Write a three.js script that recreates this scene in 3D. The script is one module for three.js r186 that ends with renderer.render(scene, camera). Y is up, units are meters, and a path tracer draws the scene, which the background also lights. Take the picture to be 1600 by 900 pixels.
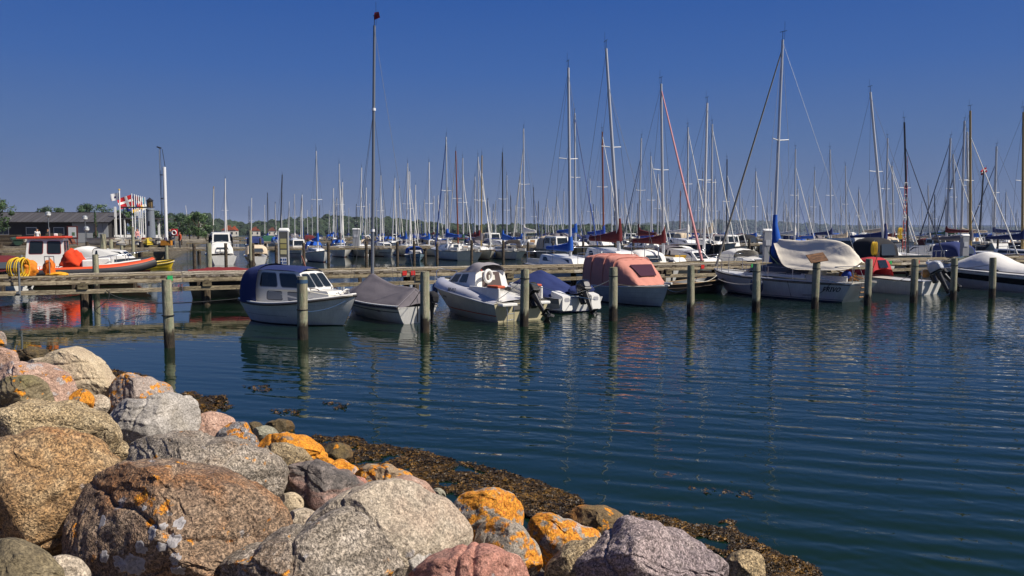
import * as THREE from 'three';
import { ImprovedNoise } from 'three/addons/math/ImprovedNoise.js';
import { ConvexGeometry } from 'three/addons/geometries/ConvexGeometry.js';
import { MarchingCubes } from 'three/addons/objects/MarchingCubes.js';
import { RoundedBoxGeometry } from 'three/addons/geometries/RoundedBoxGeometry.js';
import { mergeGeometries } from 'three/addons/utils/BufferGeometryUtils.js';
import { FontLoader } from 'three/addons/loaders/FontLoader.js';
import { TextGeometry } from 'three/addons/geometries/TextGeometry.js';

// ---------------------------------------------------------------- camera, sky, sun, exposure
const F = 1250, EYE = 3.0, PITCH = Math.atan(89 / F);          // the photograph is 1600 x 900, its horizon lies at row 361
const scene = new THREE.Scene();
const camera = new THREE.PerspectiveCamera(2 * Math.atan(450 / F) * 180 / Math.PI, 16 / 9, 0.1, 9000);
camera.position.set(0, EYE, 0);
camera.rotation.set(-PITCH, 0, 0);
camera.updateMatrixWorld();

const SUN = new THREE.Vector3(0.74, 0.86, 0.26).normalize();   // from the side of the bow ends, a little behind the photographer
const sun = new THREE.DirectionalLight(new THREE.Color().setRGB(1, 0.93, 0.84), 4.7);
sun.position.copy(SUN).multiplyScalar(120);
sun.castShadow = true;
sun.shadow.mapSize.set(4096, 4096);
Object.assign(sun.shadow.camera, { left: -120, right: 120, top: 120, bottom: -120, near: 1, far: 400 });
scene.add(sun, sun.target);

function skyTexture() {
  const w = 1024, h = 512, data = new Float32Array(w * h * 4);
  // linear radiance by elevation in degrees
  const stops = [[-90, 0.0325, 0.0445, 0.0716], [-2, 0.1176, 0.1471, 0.2312], [0, 0.1176, 0.1471, 0.2346], [2.5, 0.1022, 0.1445, 0.2521], [6, 0.0716, 0.1294, 0.2742], [11, 0.0382, 0.1001, 0.2894], [16, 0.0219, 0.0768, 0.2704], [30, 0.0149, 0.0513, 0.1955], [55, 0.0123, 0.0359, 0.1394], [90, 0.0111, 0.0304, 0.1154]];
  for (let j = 0; j < h; j++) {
    const e = ((j + .5) / h - .5) * 180, er = e * Math.PI / 180;
    let k = 0; while (k < stops.length - 2 && e > stops[k + 1][0]) k++;
    const a = stops[k], b = stops[k + 1], f = Math.min(1, Math.max(0, (e - a[0]) / (b[0] - a[0])));
    for (let i = 0; i < w; i++) {
      const az = ((i + .5) / w - .5) * 2 * Math.PI;
      const dx = Math.cos(er) * Math.cos(az), dy = Math.sin(er), dz = Math.cos(er) * Math.sin(az);
      const ang = Math.acos(Math.min(1, Math.max(-1, dx * SUN.x + dy * SUN.y + dz * SUN.z))) * 180 / Math.PI;
      const glow = e > -3 ? 1.0 * Math.exp(-ang / 7) + .22 * Math.exp(-ang / 15) : 0;       // the bright air round the sun
      const o = (j * w + i) * 4;
      data[o] = a[1] + (b[1] - a[1]) * f + glow; data[o + 1] = a[2] + (b[2] - a[2]) * f + glow * .97; data[o + 2] = a[3] + (b[3] - a[3]) * f + glow * .9; data[o + 3] = 1;
    }
  }
  const t = new THREE.DataTexture(data, w, h, THREE.RGBAFormat, THREE.FloatType);
  t.mapping = THREE.EquirectangularReflectionMapping; t.magFilter = t.minFilter = THREE.LinearFilter; t.wrapS = THREE.RepeatWrapping; t.needsUpdate = true;
  return t;
}
const sky = skyTexture();
scene.background = sky; scene.environment = sky;
scene.fog = new THREE.FogExp2(new THREE.Color().setRGB(.55, .66, .9), 0.00010);
const renderer = new THREE.WebGLRenderer({ antialias: true });
renderer.toneMapping = THREE.LinearToneMapping;
renderer.toneMappingExposure = 1.3;
renderer.shadowMap.enabled = true;

// ---------------------------------------------------------------- helpers
const V = (x, y, z) => new THREE.Vector3(x, y, z);
let seedState = 7;
function seed(n) { seedState = (n * 2654435761) >>> 0 || 1; }
function rnd(a = 0, b = 1) { seedState ^= seedState << 13; seedState >>>= 0; seedState ^= seedState >>> 17; seedState ^= seedState << 5; seedState >>>= 0; return a + (b - a) * (seedState / 4294967296); }
const pick = a => a[Math.min(a.length - 1, Math.floor(rnd() * a.length))];
const lerp = (a, b, t) => a + (b - a) * t, clamp = (x, a = 0, b = 1) => Math.min(b, Math.max(a, x));
const smooth = (a, b, x) => { const t = clamp((x - a) / (b - a)); return t * t * (3 - 2 * t); };
const perlin = new ImprovedNoise(), ns = (x, y, z = 0) => perlin.noise(x, y, z);
function fbm(x, y, z, oct = 4) { let s = 0, a = .5; for (let i = 0; i < oct; i++) { s += a * perlin.noise(x, y, z); x = x * 2.03 + 11.3; y = y * 2.03 + 5.7; z = z * 2.03 + 3.1; a *= .5; } return s; }
const hash = (x, y, z = 0) => { const s = Math.sin(x * 127.1 + y * 311.7 + z * 74.7) * 43758.5453; return s - Math.floor(s); };

// a photo pixel gives a direction; the height of what it touches, or its depth, gives the place
const cp = Math.cos(PITCH), sp = Math.sin(PITCH);
function ray(px, py) { const x = (px - 800) / F, y = (450 - py) / F; return V(x, y * cp - sp, -y * sp - cp); }
function onY(px, py, h = 0) { const d = ray(px, py); return d.multiplyScalar((h - EYE) / d.y).add(V(0, EYE, 0)); }
function atD(px, py, D) { const d = ray(px, py); return d.multiplyScalar(-D / d.z).add(V(0, EYE, 0)); }
function project(p) { const y = p.y - EYE, zc = -(y * -sp + p.z * -cp) * -1; const f = -(y * sp) + -p.z * cp; return [800 + p.x / f * F, 450 - (y * cp + -p.z * sp) / f * F]; }

const used = {};
function unique(name) { const n = used[name] = (used[name] ?? -1) + 1; return n ? name + '_' + String(n).padStart(3, '0') : name; }
function thing(name, label, category, pos = [0, 0, 0], turn = 0, group) {
  const o = new THREE.Group(); o.name = unique(name); o.position.set(...pos); o.rotation.y = turn;
  o.userData = { label, category }; if (group) o.userData.group = group;
  scene.add(o); return o;
}
function part(name, geo, mat, parent) { const m = new THREE.Mesh(geo, mat); m.name = name; m.castShadow = m.receiveShadow = true; parent.add(m); return m; }
function single(name, geo, mat, label, category, group) {
  const m = new THREE.Mesh(geo, mat); m.name = unique(name); m.castShadow = m.receiveShadow = true;
  m.userData = { label, category }; if (group) m.userData.group = group; scene.add(m); return m;
}
function struct(name, geo, mat) { const m = new THREE.Mesh(geo, mat); m.name = unique(name); m.receiveShadow = m.castShadow = true; m.userData.kind = 'structure'; scene.add(m); return m; }

const lin = hex => new THREE.Color(hex);
const mcache = {};
function M(hex, rough = .6, metal = 0, extra) {
  const key = hex + rough + '/' + metal; if (!extra && mcache[key]) return mcache[key];
  const m = new THREE.MeshStandardMaterial({ color: lin(hex), roughness: rough, metalness: metal, side: THREE.DoubleSide, ...extra });
  if (!extra) mcache[key] = m; return m;
}
function dataTex(w, h, fn, srgb, rx = 1, ry = 1) {
  const d = new Uint8Array(w * h * 4);
  for (let j = 0; j < h; j++) for (let i = 0; i < w; i++) { const c = fn(i, j, i / w, j / h), o = (j * w + i) * 4; d[o] = clamp(c[0]) * 255; d[o + 1] = clamp(c[1]) * 255; d[o + 2] = clamp(c[2]) * 255; d[o + 3] = 255; }
  const t = new THREE.DataTexture(d, w, h, THREE.RGBAFormat); t.wrapS = t.wrapT = THREE.RepeatWrapping; t.magFilter = THREE.LinearFilter; t.minFilter = THREE.LinearFilter;
  if (srgb) t.colorSpace = THREE.SRGBColorSpace; t.repeat.set(rx, ry); t.needsUpdate = true; return t;
}
// tileable value noise
function tileNoise(period, sd) {
  const g = new Float32Array(period * period); for (let i = 0; i < g.length; i++) g[i] = hash(i % period + sd * 17.3, Math.floor(i / period) + sd * 5.1, sd);
  return (u, v) => { const x = u * period, y = v * period, xi = Math.floor(x), yi = Math.floor(y), fx = x - xi, fy = y - yi, sx = fx * fx * (3 - 2 * fx), sy = fy * fy * (3 - 2 * fy); const a = (xi % period + period) % period, b = (a + 1) % period, c = (yi % period + period) % period, d = (c + 1) % period; return lerp(lerp(g[c * period + a], g[c * period + b], sx), lerp(g[d * period + a], g[d * period + b], sx), sy); };
}

// ---------------------------------------------------------------- textures
const tn = [4, 8, 16, 32, 64, 128, 256].map((p, i) => tileNoise(p, i + 1));
// rock grain: crystals, pits
const grainVal = (u, v) => .22 * tn[3](u + .11, v) + .42 * tn[4](u, v) + .24 * tn[5](u, v) + .12 * tn[6](u, v);
const grainMap = dataTex(768, 768, (i, j, u, v) => { const g = grainVal(u, v), big = tn[3](u + .3, v); let k = .62 + (g - .5) * 2.0 + (big - .5) * .2; k = clamp(k, .0, 1); const dk = tn[4](v + .4, u + .2) > .80 ? .70 : 1; return [clamp((.40 + .60 * k) * dk), clamp((.395 + .60 * k) * dk), clamp((.39 + .60 * k) * dk)]; }, true);
const grainSoft = dataTex(768, 768, (i, j, u, v) => { const g = grainVal(u, v); const k = clamp(.7 + (g - .5) * 1.5), dk = tn[5](v + .4, u + .2) > .80 ? .8 : 1; return [clamp((.5 + .5 * k) * dk), clamp((.497 + .5 * k) * dk), clamp((.49 + .5 * k) * dk)]; }, true);
const grainBump = dataTex(768, 768, (i, j, u, v) => { const g = .25 * tn[2](u, v) + .25 * tn[3](u, v) + .25 * tn[4](u, v) + .25 * tn[5](u, v); const p = tn[4](v + .2, u) > .74 ? -.25 : 0; return Array(3).fill(clamp(g + p)); });
// weathered timber, grain along u
const tw = [tileNoise(8, 31), tileNoise(64, 32), tileNoise(192, 33)];
const woodV = (u, v) => { const warp = (tw[0](u, v) - .5) * .05; const s = .5 * tw[1](u * .06 + .1, v + warp) + .5 * tw[2](u * .05, v + warp); const crack = tw[1](u * .03 + .5, v * 1 + warp + .37) > .86 ? -.35 : 0; return s + crack + (tn[3](u, v) - .5) * .22; };
const woodTexFn = (lo, hi) => (i, j, u, v) => { const k = clamp((woodV(u, v) - .18) / .62); return [0, 1, 2].map(c => lerp(lo[c], hi[c], k)); };
const woodGrey = dataTex(512, 512, woodTexFn([.22, .195, .16], [.60, .555, .48]), true);
const woodGreen = dataTex(512, 512, woodTexFn([.24, .215, .165], [.63, .59, .49]), true);
const woodPale = dataTex(512, 512, woodTexFn([.40, .37, .32], [.82, .78, .70]), true);
const woodDark = dataTex(512, 512, woodTexFn([.13, .105, .075], [.42, .36, .28]), true);
const woodBump = dataTex(512, 512, (i, j, u, v) => Array(3).fill(clamp(woodV(u, v))));
const clothBump = dataTex(256, 256, (i, j, u, v) => Array(3).fill(.6 * tn[1](u, v) + .3 * tn[3](u, v) + .1 * tn[5](u, v)));
const stainMap = dataTex(256, 256, (i, j, u, v) => { const s = .86 + .14 * (.4 * tn[1](u, v) + .35 * tn[3](u * 3, v * .34) + .25 * tn[5](u, v)) * 1.2; return [s, s * .995, s * .98]; }, true);
const woodMat = (tex, c = '#ffffff', r = .9) => new THREE.MeshStandardMaterial({ map: tex, bumpMap: woodBump, bumpScale: .006, roughness: r, color: lin(c), side: THREE.DoubleSide });
const WOOD = [woodMat(woodGrey), woodMat(woodGrey, '#d8d2c6'), woodMat(woodGreen), woodMat(woodGrey, '#c4b9a6')], WOODG = woodMat(woodGreen), WOODD = woodMat(woodDark), WOODBEAM = [woodMat(woodGreen), woodMat(woodGreen, '#e2dccb'), woodMat(woodGrey)], WOODPALE = [woodMat(woodPale), woodMat(woodPale, '#e6dfcf'), woodMat(woodPale, '#d2cbb6')];

// ---------------------------------------------------------------- geometry helpers
const boxCache = {};
// box with uv in metres, grain along its longest side
function box(w, h, d, chamfer = 0) {
  const key = [w, h, d, chamfer].map(x => x.toFixed(3)).join(); if (boxCache[key]) return boxCache[key];
  const g = chamfer ? new RoundedBoxGeometry(w, h, d, 1, chamfer) : new THREE.BoxGeometry(w, h, d);
  const p = g.attributes.position, n = g.attributes.normal, uv = g.attributes.uv, ax = w >= h && w >= d ? 0 : h >= d ? 1 : 2;
  const off = hash(w, h, d);
  for (let i = 0; i < p.count; i++) {
    const c = [p.getX(i), p.getY(i), p.getZ(i)], m = [Math.abs(n.getX(i)), Math.abs(n.getY(i)), Math.abs(n.getZ(i))], nx = m.indexOf(Math.max(...m));
    let o = [0, 1, 2].filter(k => k !== nx); let a = o.includes(ax) ? ax : o[0], b = o.find(k => k !== a);
    uv.setXY(i, c[a] * .5 + off, c[b] * .9 + off * 3.3);
  }
  return boxCache[key] = g;
}
function addBox(name, w, h, d, mat, parent, x = 0, y = 0, z = 0, ry = 0, rx = 0, rz = 0, ch = 0) { const m = part(name, box(w, h, d, ch), mat, parent); m.position.set(x, y, z); m.rotation.set(rx, ry, rz); return m; }
const unitCyl = new THREE.CylinderGeometry(1, 1, 1, 8, 1), unitCyl16 = new THREE.CylinderGeometry(1, 1, 1, 16, 1), unitTaper = new THREE.CylinderGeometry(.62, 1, 1, 12, 1), unitSphere = new THREE.SphereGeometry(1, 14, 10), UPV = V(0, 1, 0);
function rod(name, a, b, r, mat, parent, geo = unitCyl, flat = 1) {
  const m = part(name, geo, mat, parent), d = b.clone().sub(a), l = d.length();
  m.position.copy(a).addScaledVector(d, .5); m.quaternion.setFromUnitVectors(UPV, d.divideScalar(l)); m.scale.set(r, l, r * flat); return m;
}
function ball(name, p, r, mat, parent, sy = 1) { const m = part(name, unitSphere, mat, parent); m.position.copy(p); m.scale.set(r, r * sy, r); return m; }
const tube = (pts, r, seg = 24, rad = 5, closed = false) => new THREE.TubeGeometry(new THREE.CatmullRomCurve3(pts, closed), seg, r, rad, closed);
const sag = (a, b, drop, n = 8) => Array.from({ length: n + 1 }, (_, i) => { const t = i / n, p = a.clone().lerp(b, t); p.y -= drop * 4 * t * (1 - t); return p; });
// skin over rings of points; rings[i][j]
function loft(rings, closed = false, caps = false, uvScale = 1) {
  const n = rings.length, m = rings[0].length, cols = closed ? m + 1 : m, pos = [], uv = [], idx = [];
  let lu = 0;
  for (let i = 0; i < n; i++) {
    if (i) lu += rings[i][0].distanceTo(rings[i - 1][0]);
    let lv = 0;
    for (let j = 0; j < cols; j++) { const p = rings[i][j % m]; if (j) lv += p.distanceTo(rings[i][(j - 1) % m]); pos.push(p.x, p.y, p.z); uv.push(lu * uvScale, lv * uvScale); }
  }
  for (let i = 0; i < n - 1; i++) for (let j = 0; j < cols - 1; j++) { const a = i * cols + j, b = a + cols; idx.push(a, b, a + 1, b, b + 1, a + 1); }
  if (caps) for (const e of [0, n - 1]) {
    const c = V(0, 0, 0); rings[e].forEach(p => c.add(p)); c.divideScalar(m); const base = pos.length / 3; pos.push(c.x, c.y, c.z); uv.push(0, 0);
    for (let j = 0; j < m; j++) { const p = rings[e][j]; pos.push(p.x, p.y, p.z); uv.push(p.y * uvScale, p.z * uvScale); }
    for (let j = 0; j < (closed ? m : m - 1); j++) { const a = base + 1 + j, b = base + 1 + (j + 1) % m; e ? idx.push(base, a, b) : idx.push(base, b, a); }
  }
  const g = new THREE.BufferGeometry(); g.setAttribute('position', new THREE.Float32BufferAttribute(pos, 3)); g.setAttribute('uv', new THREE.Float32BufferAttribute(uv, 2)); g.setIndex(idx);
  if (closed) { // one smooth seam
    g.computeVertexNormals(); const nr = g.attributes.normal; for (let i = 0; i < n; i++) { const a = i * cols, b = a + m; const v = V(nr.getX(a) + nr.getX(b), nr.getY(a) + nr.getY(b), nr.getZ(a) + nr.getZ(b)).normalize(); nr.setXYZ(a, v.x, v.y, v.z); nr.setXYZ(b, v.x, v.y, v.z); }
  } else g.computeVertexNormals();
  return g;
}
// rings through a few given ribs, smoothed, with cloth wrinkles
function cloth(ribs, nu = 24, nv = 20, wr = .012, freq = 3, fx = 1, fy = .6) {
  const curves = ribs.map(r => new THREE.CatmullRomCurve3(r, false, 'centripetal')), cols = [];
  for (let j = 0; j <= nv; j++) cols.push(new THREE.CatmullRomCurve3(curves.map(c => c.getPoint(j / nv)), false, 'centripetal').getPoints(nu));
  const rings = []; for (let i = 0; i <= nu; i++) rings.push(cols.map(c => c[i]));
  const g0 = loft(rings), p = g0.attributes.position, n = g0.attributes.normal;
  for (let i = 0; i < p.count; i++) { const x = p.getX(i), y = p.getY(i), z = p.getZ(i), w = wr * (fbm(x * freq * fx, y * freq * fy, z * freq, 3) * 2); p.setXYZ(i, x + n.getX(i) * w, y + n.getY(i) * w, z + n.getZ(i) * w); }
  g0.computeVertexNormals(); return g0;
}
function ellipseRing(c, ry, rz, n = 14, pw = 1) { const r = []; for (let i = 0; i < n; i++) { const a = i / n * Math.PI * 2, ca = Math.cos(a), sa = Math.sin(a); r.push(V(c.x, c.y + Math.sign(ca) * Math.abs(ca) ** pw * ry, c.z + Math.sign(sa) * Math.abs(sa) ** pw * rz)); } return r; }
// body along x: list of [x, y, ry, rz]
const sausage = (list, n = 14, pw = 1) => loft(list.map(([x, y, ry, rz, z = 0]) => ellipseRing(V(x, y, z), ry, rz, n, pw)), true, true);

// ================================================================ WATER
function waveTex() {
  // ripples in world metres: one tile is 61.44 m; the breeze comes in patches and the corner behind the stones is still
  const w = 2048, h = new Float32Array(w * w); seed(91); const tile = 61.44;
  for (let k = 0; k < 64; k++) {
    const lam = .13 * Math.pow(4.2, rnd()), ang = (rnd() + rnd() + rnd() - 1.5) * 1.15 + .2;
    const kx = Math.round(tile / lam * Math.sin(ang)), ky = Math.round(tile / lam * Math.cos(ang)), ph = rnd(0, 6.283), a = Math.pow(lam, 1.05);
    const cx = new Float32Array(w), sx = new Float32Array(w); for (let i = 0; i < w; i++) { cx[i] = Math.cos(i / w * 6.28318 * kx + ph); sx[i] = Math.sin(i / w * 6.28318 * kx + ph); }
    for (let j = 0; j < w; j++) { const c = Math.cos(j / w * 6.28318 * ky) * a, s = Math.sin(j / w * 6.28318 * ky) * a, o = j * w; for (let i = 0; i < w; i++) h[o + i] += cx[i] * c - sx[i] * s; }
  }
  const d = new Float32Array(w * w * 4), t1 = tileNoise(7, 71), t2 = tileNoise(19, 72), t3 = tileNoise(60, 73);
  let mx = 0; for (const v of h) mx = Math.max(mx, Math.abs(v));
  for (let j = 0; j < w; j++) for (let i = 0; i < w; i++) {
    const u = i / w, v = j / w, x = u * tile > 41 ? (u - 1) * tile : u * tile, dd = v * tile;
    const gust = .35 + .9 * smooth(.25, .75, .55 * t1(u, v) + .3 * t2(u, v * 2) + .15 * t3(u, v));
    const lee = dd < 45 ? lerp(.10, 1, smooth(-7, 3, x - (dd - 22) * .10)) : 1, near = lerp(.42, 1, smooth(10, 20, dd));
    const o = (j * w + i) * 4; d[o] = d[o + 1] = d[o + 2] = .5 + .5 * h[j * w + i] / mx * gust * lee * near; d[o + 3] = 1;
  }
  const t = new THREE.DataTexture(d, w, w, THREE.RGBAFormat, THREE.FloatType); t.wrapS = t.wrapT = THREE.RepeatWrapping; t.magFilter = t.minFilter = THREE.LinearFilter; t.repeat.set(1 / tile, 1 / tile); t.needsUpdate = true; return t;
}
const TRAINS = [[.30, .954, .64, .0072, 0], [.25, .968, .44, .0038, 2.1], [.37, .929, 1.10, .0075, 4.4], [.21, .978, .31, .0018, 1.2], [-.35, .936, .92, .0016, 3.0], [.60, .80, .66, .0014, 5.5]];
function swell(x, d) {
  const patch = .62 + .75 * fbm(x * .07 + 4, d * .11, 2.2, 3);
  const calm = lerp(.20, 1, smooth(-9, -1, x + (d - 14) * .12));                    // the water is stiller in the lee of the stones and the jetty
  const far = (1 - smooth(22, 34, d)) * lerp(1, .45, smooth(11, 19, d)), edge = smooth(4, 8, d);
  if (far <= 0) return 0;
  const w1 = fbm(x * .10, d * .10, 7.7, 2) * 3.4, w2 = fbm(x * .3 + 9, d * .3, 1.7, 2) * 1.1; let h = 0;
  for (const [kx, kd, lam, a, ph] of TRAINS) { const q = (x * kx + d * kd) / lam * 6.28318 + ph + w1 + w2 * .7; h += a * (Math.sin(q) + .22 * Math.cos(2 * q)); }
  return h * patch * calm * far * edge * 1.0;
}
function waterMesh() {
  const xs = [], ds = [];
  { let s = .11, x = 26; const right = [26]; while (x < 7000) { s *= 1.18; x += s; right.push(x); } s = .11; x = -22; const left = []; while (x > -7000) { s *= 1.18; x -= s; left.push(x); } left.reverse(); xs.push(...left); for (let x = -22; x < 25.95; x += .11) xs.push(x); xs.push(...right); }
  { let s = .4, d = 5; const near = []; while (d > -40) { s *= 1.3; d -= s; near.push(d); } near.reverse(); ds.push(...near); for (let d = 5; d < 34; d += .075 + Math.max(0, d - 12) * .004) ds.push(d); let e = 34; s = .3; while (e < 8000) { s *= 1.16; e += s; ds.push(e); } }
  const nx = xs.length, nd = ds.length, pos = new Float32Array(nx * nd * 3), nor = new Float32Array(nx * nd * 3), uv = new Float32Array(nx * nd * 2), idx = [];
  const fine = (x, d) => x > -22.1 && x < 26.1 && d > 4 && d < 35;
  const H = new Float32Array(nx * nd);
  for (let j = 0; j < nd; j++) for (let i = 0; i < nx; i++) { const o = j * nx + i; H[o] = fine(xs[i], ds[j]) ? swell(xs[i], ds[j]) * smooth(-22, -20, xs[i]) * (1 - smooth(23, 26, xs[i])) : 0; pos[o * 3] = xs[i]; pos[o * 3 + 1] = H[o]; pos[o * 3 + 2] = -ds[j]; uv[o * 2] = xs[i]; uv[o * 2 + 1] = ds[j]; }
  for (let j = 0; j < nd; j++) for (let i = 0; i < nx; i++) {
    const o = j * nx + i, i0 = Math.max(0, i - 1), i1 = Math.min(nx - 1, i + 1), j0 = Math.max(0, j - 1), j1 = Math.min(nd - 1, j + 1);
    const sx = (H[j * nx + i1] - H[j * nx + i0]) / (xs[i1] - xs[i0]), sd = (H[j1 * nx + i] - H[j0 * nx + i]) / (ds[j1] - ds[j0]), l = Math.hypot(sx, 1, sd);
    nor[o * 3] = -sx / l; nor[o * 3 + 1] = 1 / l; nor[o * 3 + 2] = sd / l;
    if (i < nx - 1 && j < nd - 1) idx.push(o, o + 1, o + nx, o + 1, o + nx + 1, o + nx);
  }
  const g = new THREE.BufferGeometry(); g.setAttribute('position', new THREE.BufferAttribute(pos, 3)); g.setAttribute('normal', new THREE.BufferAttribute(nor, 3)); g.setAttribute('uv', new THREE.BufferAttribute(uv, 2)); g.setIndex(idx); return g;
}
const WATERMAT = new THREE.MeshPhysicalMaterial({ color: new THREE.Color().setRGB(.0050, .0160, .0080), roughness: .03, ior: 1.333, bumpMap: waveTex(), bumpScale: .042 });
struct('water', waterMesh(), WATERMAT);

// ================================================================ THE STONE BANK
// shoreline through the water's edge of the photograph; the bank rises landward from it
const SH = [2.4, 6.95], SHDIR = [.753, -.658], LAND = [-.658, -.753], SLOPE = .22;
const inland = (x, d) => (x - SH[0]) * LAND[0] + (d - SH[1]) * LAND[1];
const bankH = (x, d) => Math.min(inland(x, d) * SLOPE, 1.55);
function bankDepth(px, py) { const r = ray(px, py); let lo = 1, hi = 60; for (let i = 0; i < 50; i++) { const t = (lo + hi) / 2; (EYE + r.y * t > bankH(r.x * t, -r.z * t)) ? lo = t : hi = t; } return -r.z * lo; }
{ // earth and small stones under the boulders
  const nu = 60, nv = 40, rings = [];
  for (let i = 0; i <= nu; i++) { const a = lerp(-34, 9, i / nu), row = []; for (let j = 0; j <= nv; j++) { const b = lerp(-2.5, 13, j / nv), x = SH[0] + SHDIR[0] * a + LAND[0] * b, d = SH[1] + SHDIR[1] * a + LAND[1] * b; row.push(V(x, bankH(x, d) - .27 + .16 * fbm(x * 1.4, d * 1.4, 3, 3), -d)); } rings.push(row); }
  const m = new THREE.MeshStandardMaterial({ map: grainMap, bumpMap: grainBump, bumpScale: .03, color: lin('#8a7d6c'), roughness: .95, side: THREE.DoubleSide });
  struct('ground', loft(rings, false, false, 1.3), m);
}
// ---------------------------------------------------------------- boulders
const C = (...h) => h.map(x => { const c = lin(x); return [c.r, c.g, c.b]; });
const mix3 = (a, b, t) => [lerp(a[0], b[0], t), lerp(a[1], b[1], t), lerp(a[2], b[2], t)];
const ORANGE = C('#c8800f', '#a95a0c', '#d89a24'), LICH = C('#8a8688')[0], PALEL = C('#a9a5a2')[0];
function rockMat(bump = .012) { return new THREE.MeshStandardMaterial({ vertexColors: true, map: grainMap, bumpMap: grainBump, bumpScale: bump, roughness: .88 }); }
const ROCKMAT = rockMat(), ROCKSMOOTH = rockMat(.007); ROCKSMOOTH.map = grainSoft;
// kinds: base tones a, b; speck = dark grain; band = foliation [freq, strength, tilt]; orange, grey = lichen cover 0..1; stain tones
const KIND = {
  brown: { t: C('#8a735c', '#6b5646', '#a28c74', '#4a413b'), speck: .5, stain: [C('#9a6226')[0], .5], orange: .05, grey: .15, discs: 14, rough: 1.1 },
  ochre: { t: C('#9c7a50', '#84694c', '#b09670', '#55483c'), speck: .55, stain: [C('#a35d1c')[0], .65], orange: .0, grey: .06, rough: 1.3 },
  tan: { t: C('#a8926c', '#8b7858', '#c0ad8a', '#5d5242'), speck: .75, stain: [C('#8a7a55')[0], .3], orange: .0, grey: .0, rough: 1.0 },
  pale: { t: C('#b09f83', '#a4927a', '#bdae93', '#7f7363'), speck: .25, stain: [C('#a8917a')[0], .3], orange: 0, grey: 0, rough: .6 },
  granite: { t: C('#a89a86', '#968a79', '#bcae9a', '#5f5a50'), speck: .6, stain: [C('#a88f7a')[0], .35], orange: .0, grey: .03, rough: .7 },
  pink: { t: C('#a98a78', '#977a68', '#b99d8b', '#6d5a50'), speck: .5, stain: [C('#94705e')[0], .3], orange: .02, grey: .02, rough: .7 },
  purple: { t: C('#968683', '#7f7273', '#ac9d99', '#5a5253'), speck: .7, stain: [C('#8d7c66')[0], .35], orange: 0, grey: .03, rough: 1.0 },
  gneiss: { t: C('#948979', '#7a6f62', '#b3a899', '#4e4840'), speck: .5, band: [26, .55, .25], stain: [C('#8f6f4e')[0], .3], orange: .03, grey: .08, rough: 1.0 },
  greyband: { t: C('#98928a', '#847e76', '#b0aaa2', '#55514b'), speck: .4, band: [34, .38, .1], stain: [C('#8f836c')[0], .2], orange: .0, grey: .05, rough: .8 },
  darkband: { t: C('#6a625c', '#4a4643', '#8d827a', '#3a3634'), speck: .3, band: [17, .75, .12], bandTone: C('#b08878')[0], stain: [C('#7a5c50')[0], .2], orange: 0, grey: .03, rough: .9 },
  orangey: { t: C('#8f8578', '#776e62', '#a39a8c', '#4f4942'), speck: .4, stain: [C('#7d6d58')[0], .2], orange: .62, grey: .22, rough: .9 },
  orangefull: { t: C('#8f7a60', '#776450', '#a38f74', '#463c32'), speck: .4, stain: [C('#7d6040')[0], .3], orange: .9, grey: .05, rough: .9 },
  pinklichen: { t: C('#97897f', '#86796f', '#aa9c91', '#5d544d'), speck: .5, stain: [C('#8c7a68')[0], .3], orange: .36, grey: .05, rough: .8 },
  greylichen: { t: C('#88837f', '#77726e', '#a9a5a2', '#4a4744'), speck: .6, stain: [C('#77726e')[0], .2], orange: .42, grey: .5, rough: 1.0 },
  wet: { t: C('#51452f', '#3d3526', '#6b5a38', '#2b261d'), speck: .4, stain: [C('#6f4a1d')[0], .4], orange: .05, grey: 0, rough: .9 },
  wetorange: { t: C('#6b583c', '#554733', '#80693f', '#332c22'), speck: .4, stain: [C('#8f5a1c')[0], .6], orange: .25, grey: 0, rough: .9 },
  red: { t: C('#a87565', '#8f6455', '#ba8c7c', '#694c42'), speck: .45, stain: [C('#8a7468')[0], .4], orange: 0, grey: .04, rough: .7 },
  green: { t: C('#8d8a78', '#7b7868', '#9f9c8a', '#55534a'), speck: .2, stain: [C('#7c7f66')[0], .3], orange: 0, grey: 0, rough: .5 },
  mossy: { t: C('#6e6248', '#5c523d', '#7f735a', '#37322a'), speck: .35, band: [7, .3, .5], stain: [C('#6f6a3f')[0], .4], orange: .03, grey: 0, rough: .6 },
};
const LICHMAT = new THREE.MeshStandardMaterial({ vertexColors: true, roughness: .95, side: THREE.DoubleSide });
const FACES = [[1, 0, 0], [-1, 0, 0], [0, 1, 0], [0, -1, 0], [0, 0, 1], [0, 0, -1]];
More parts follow.
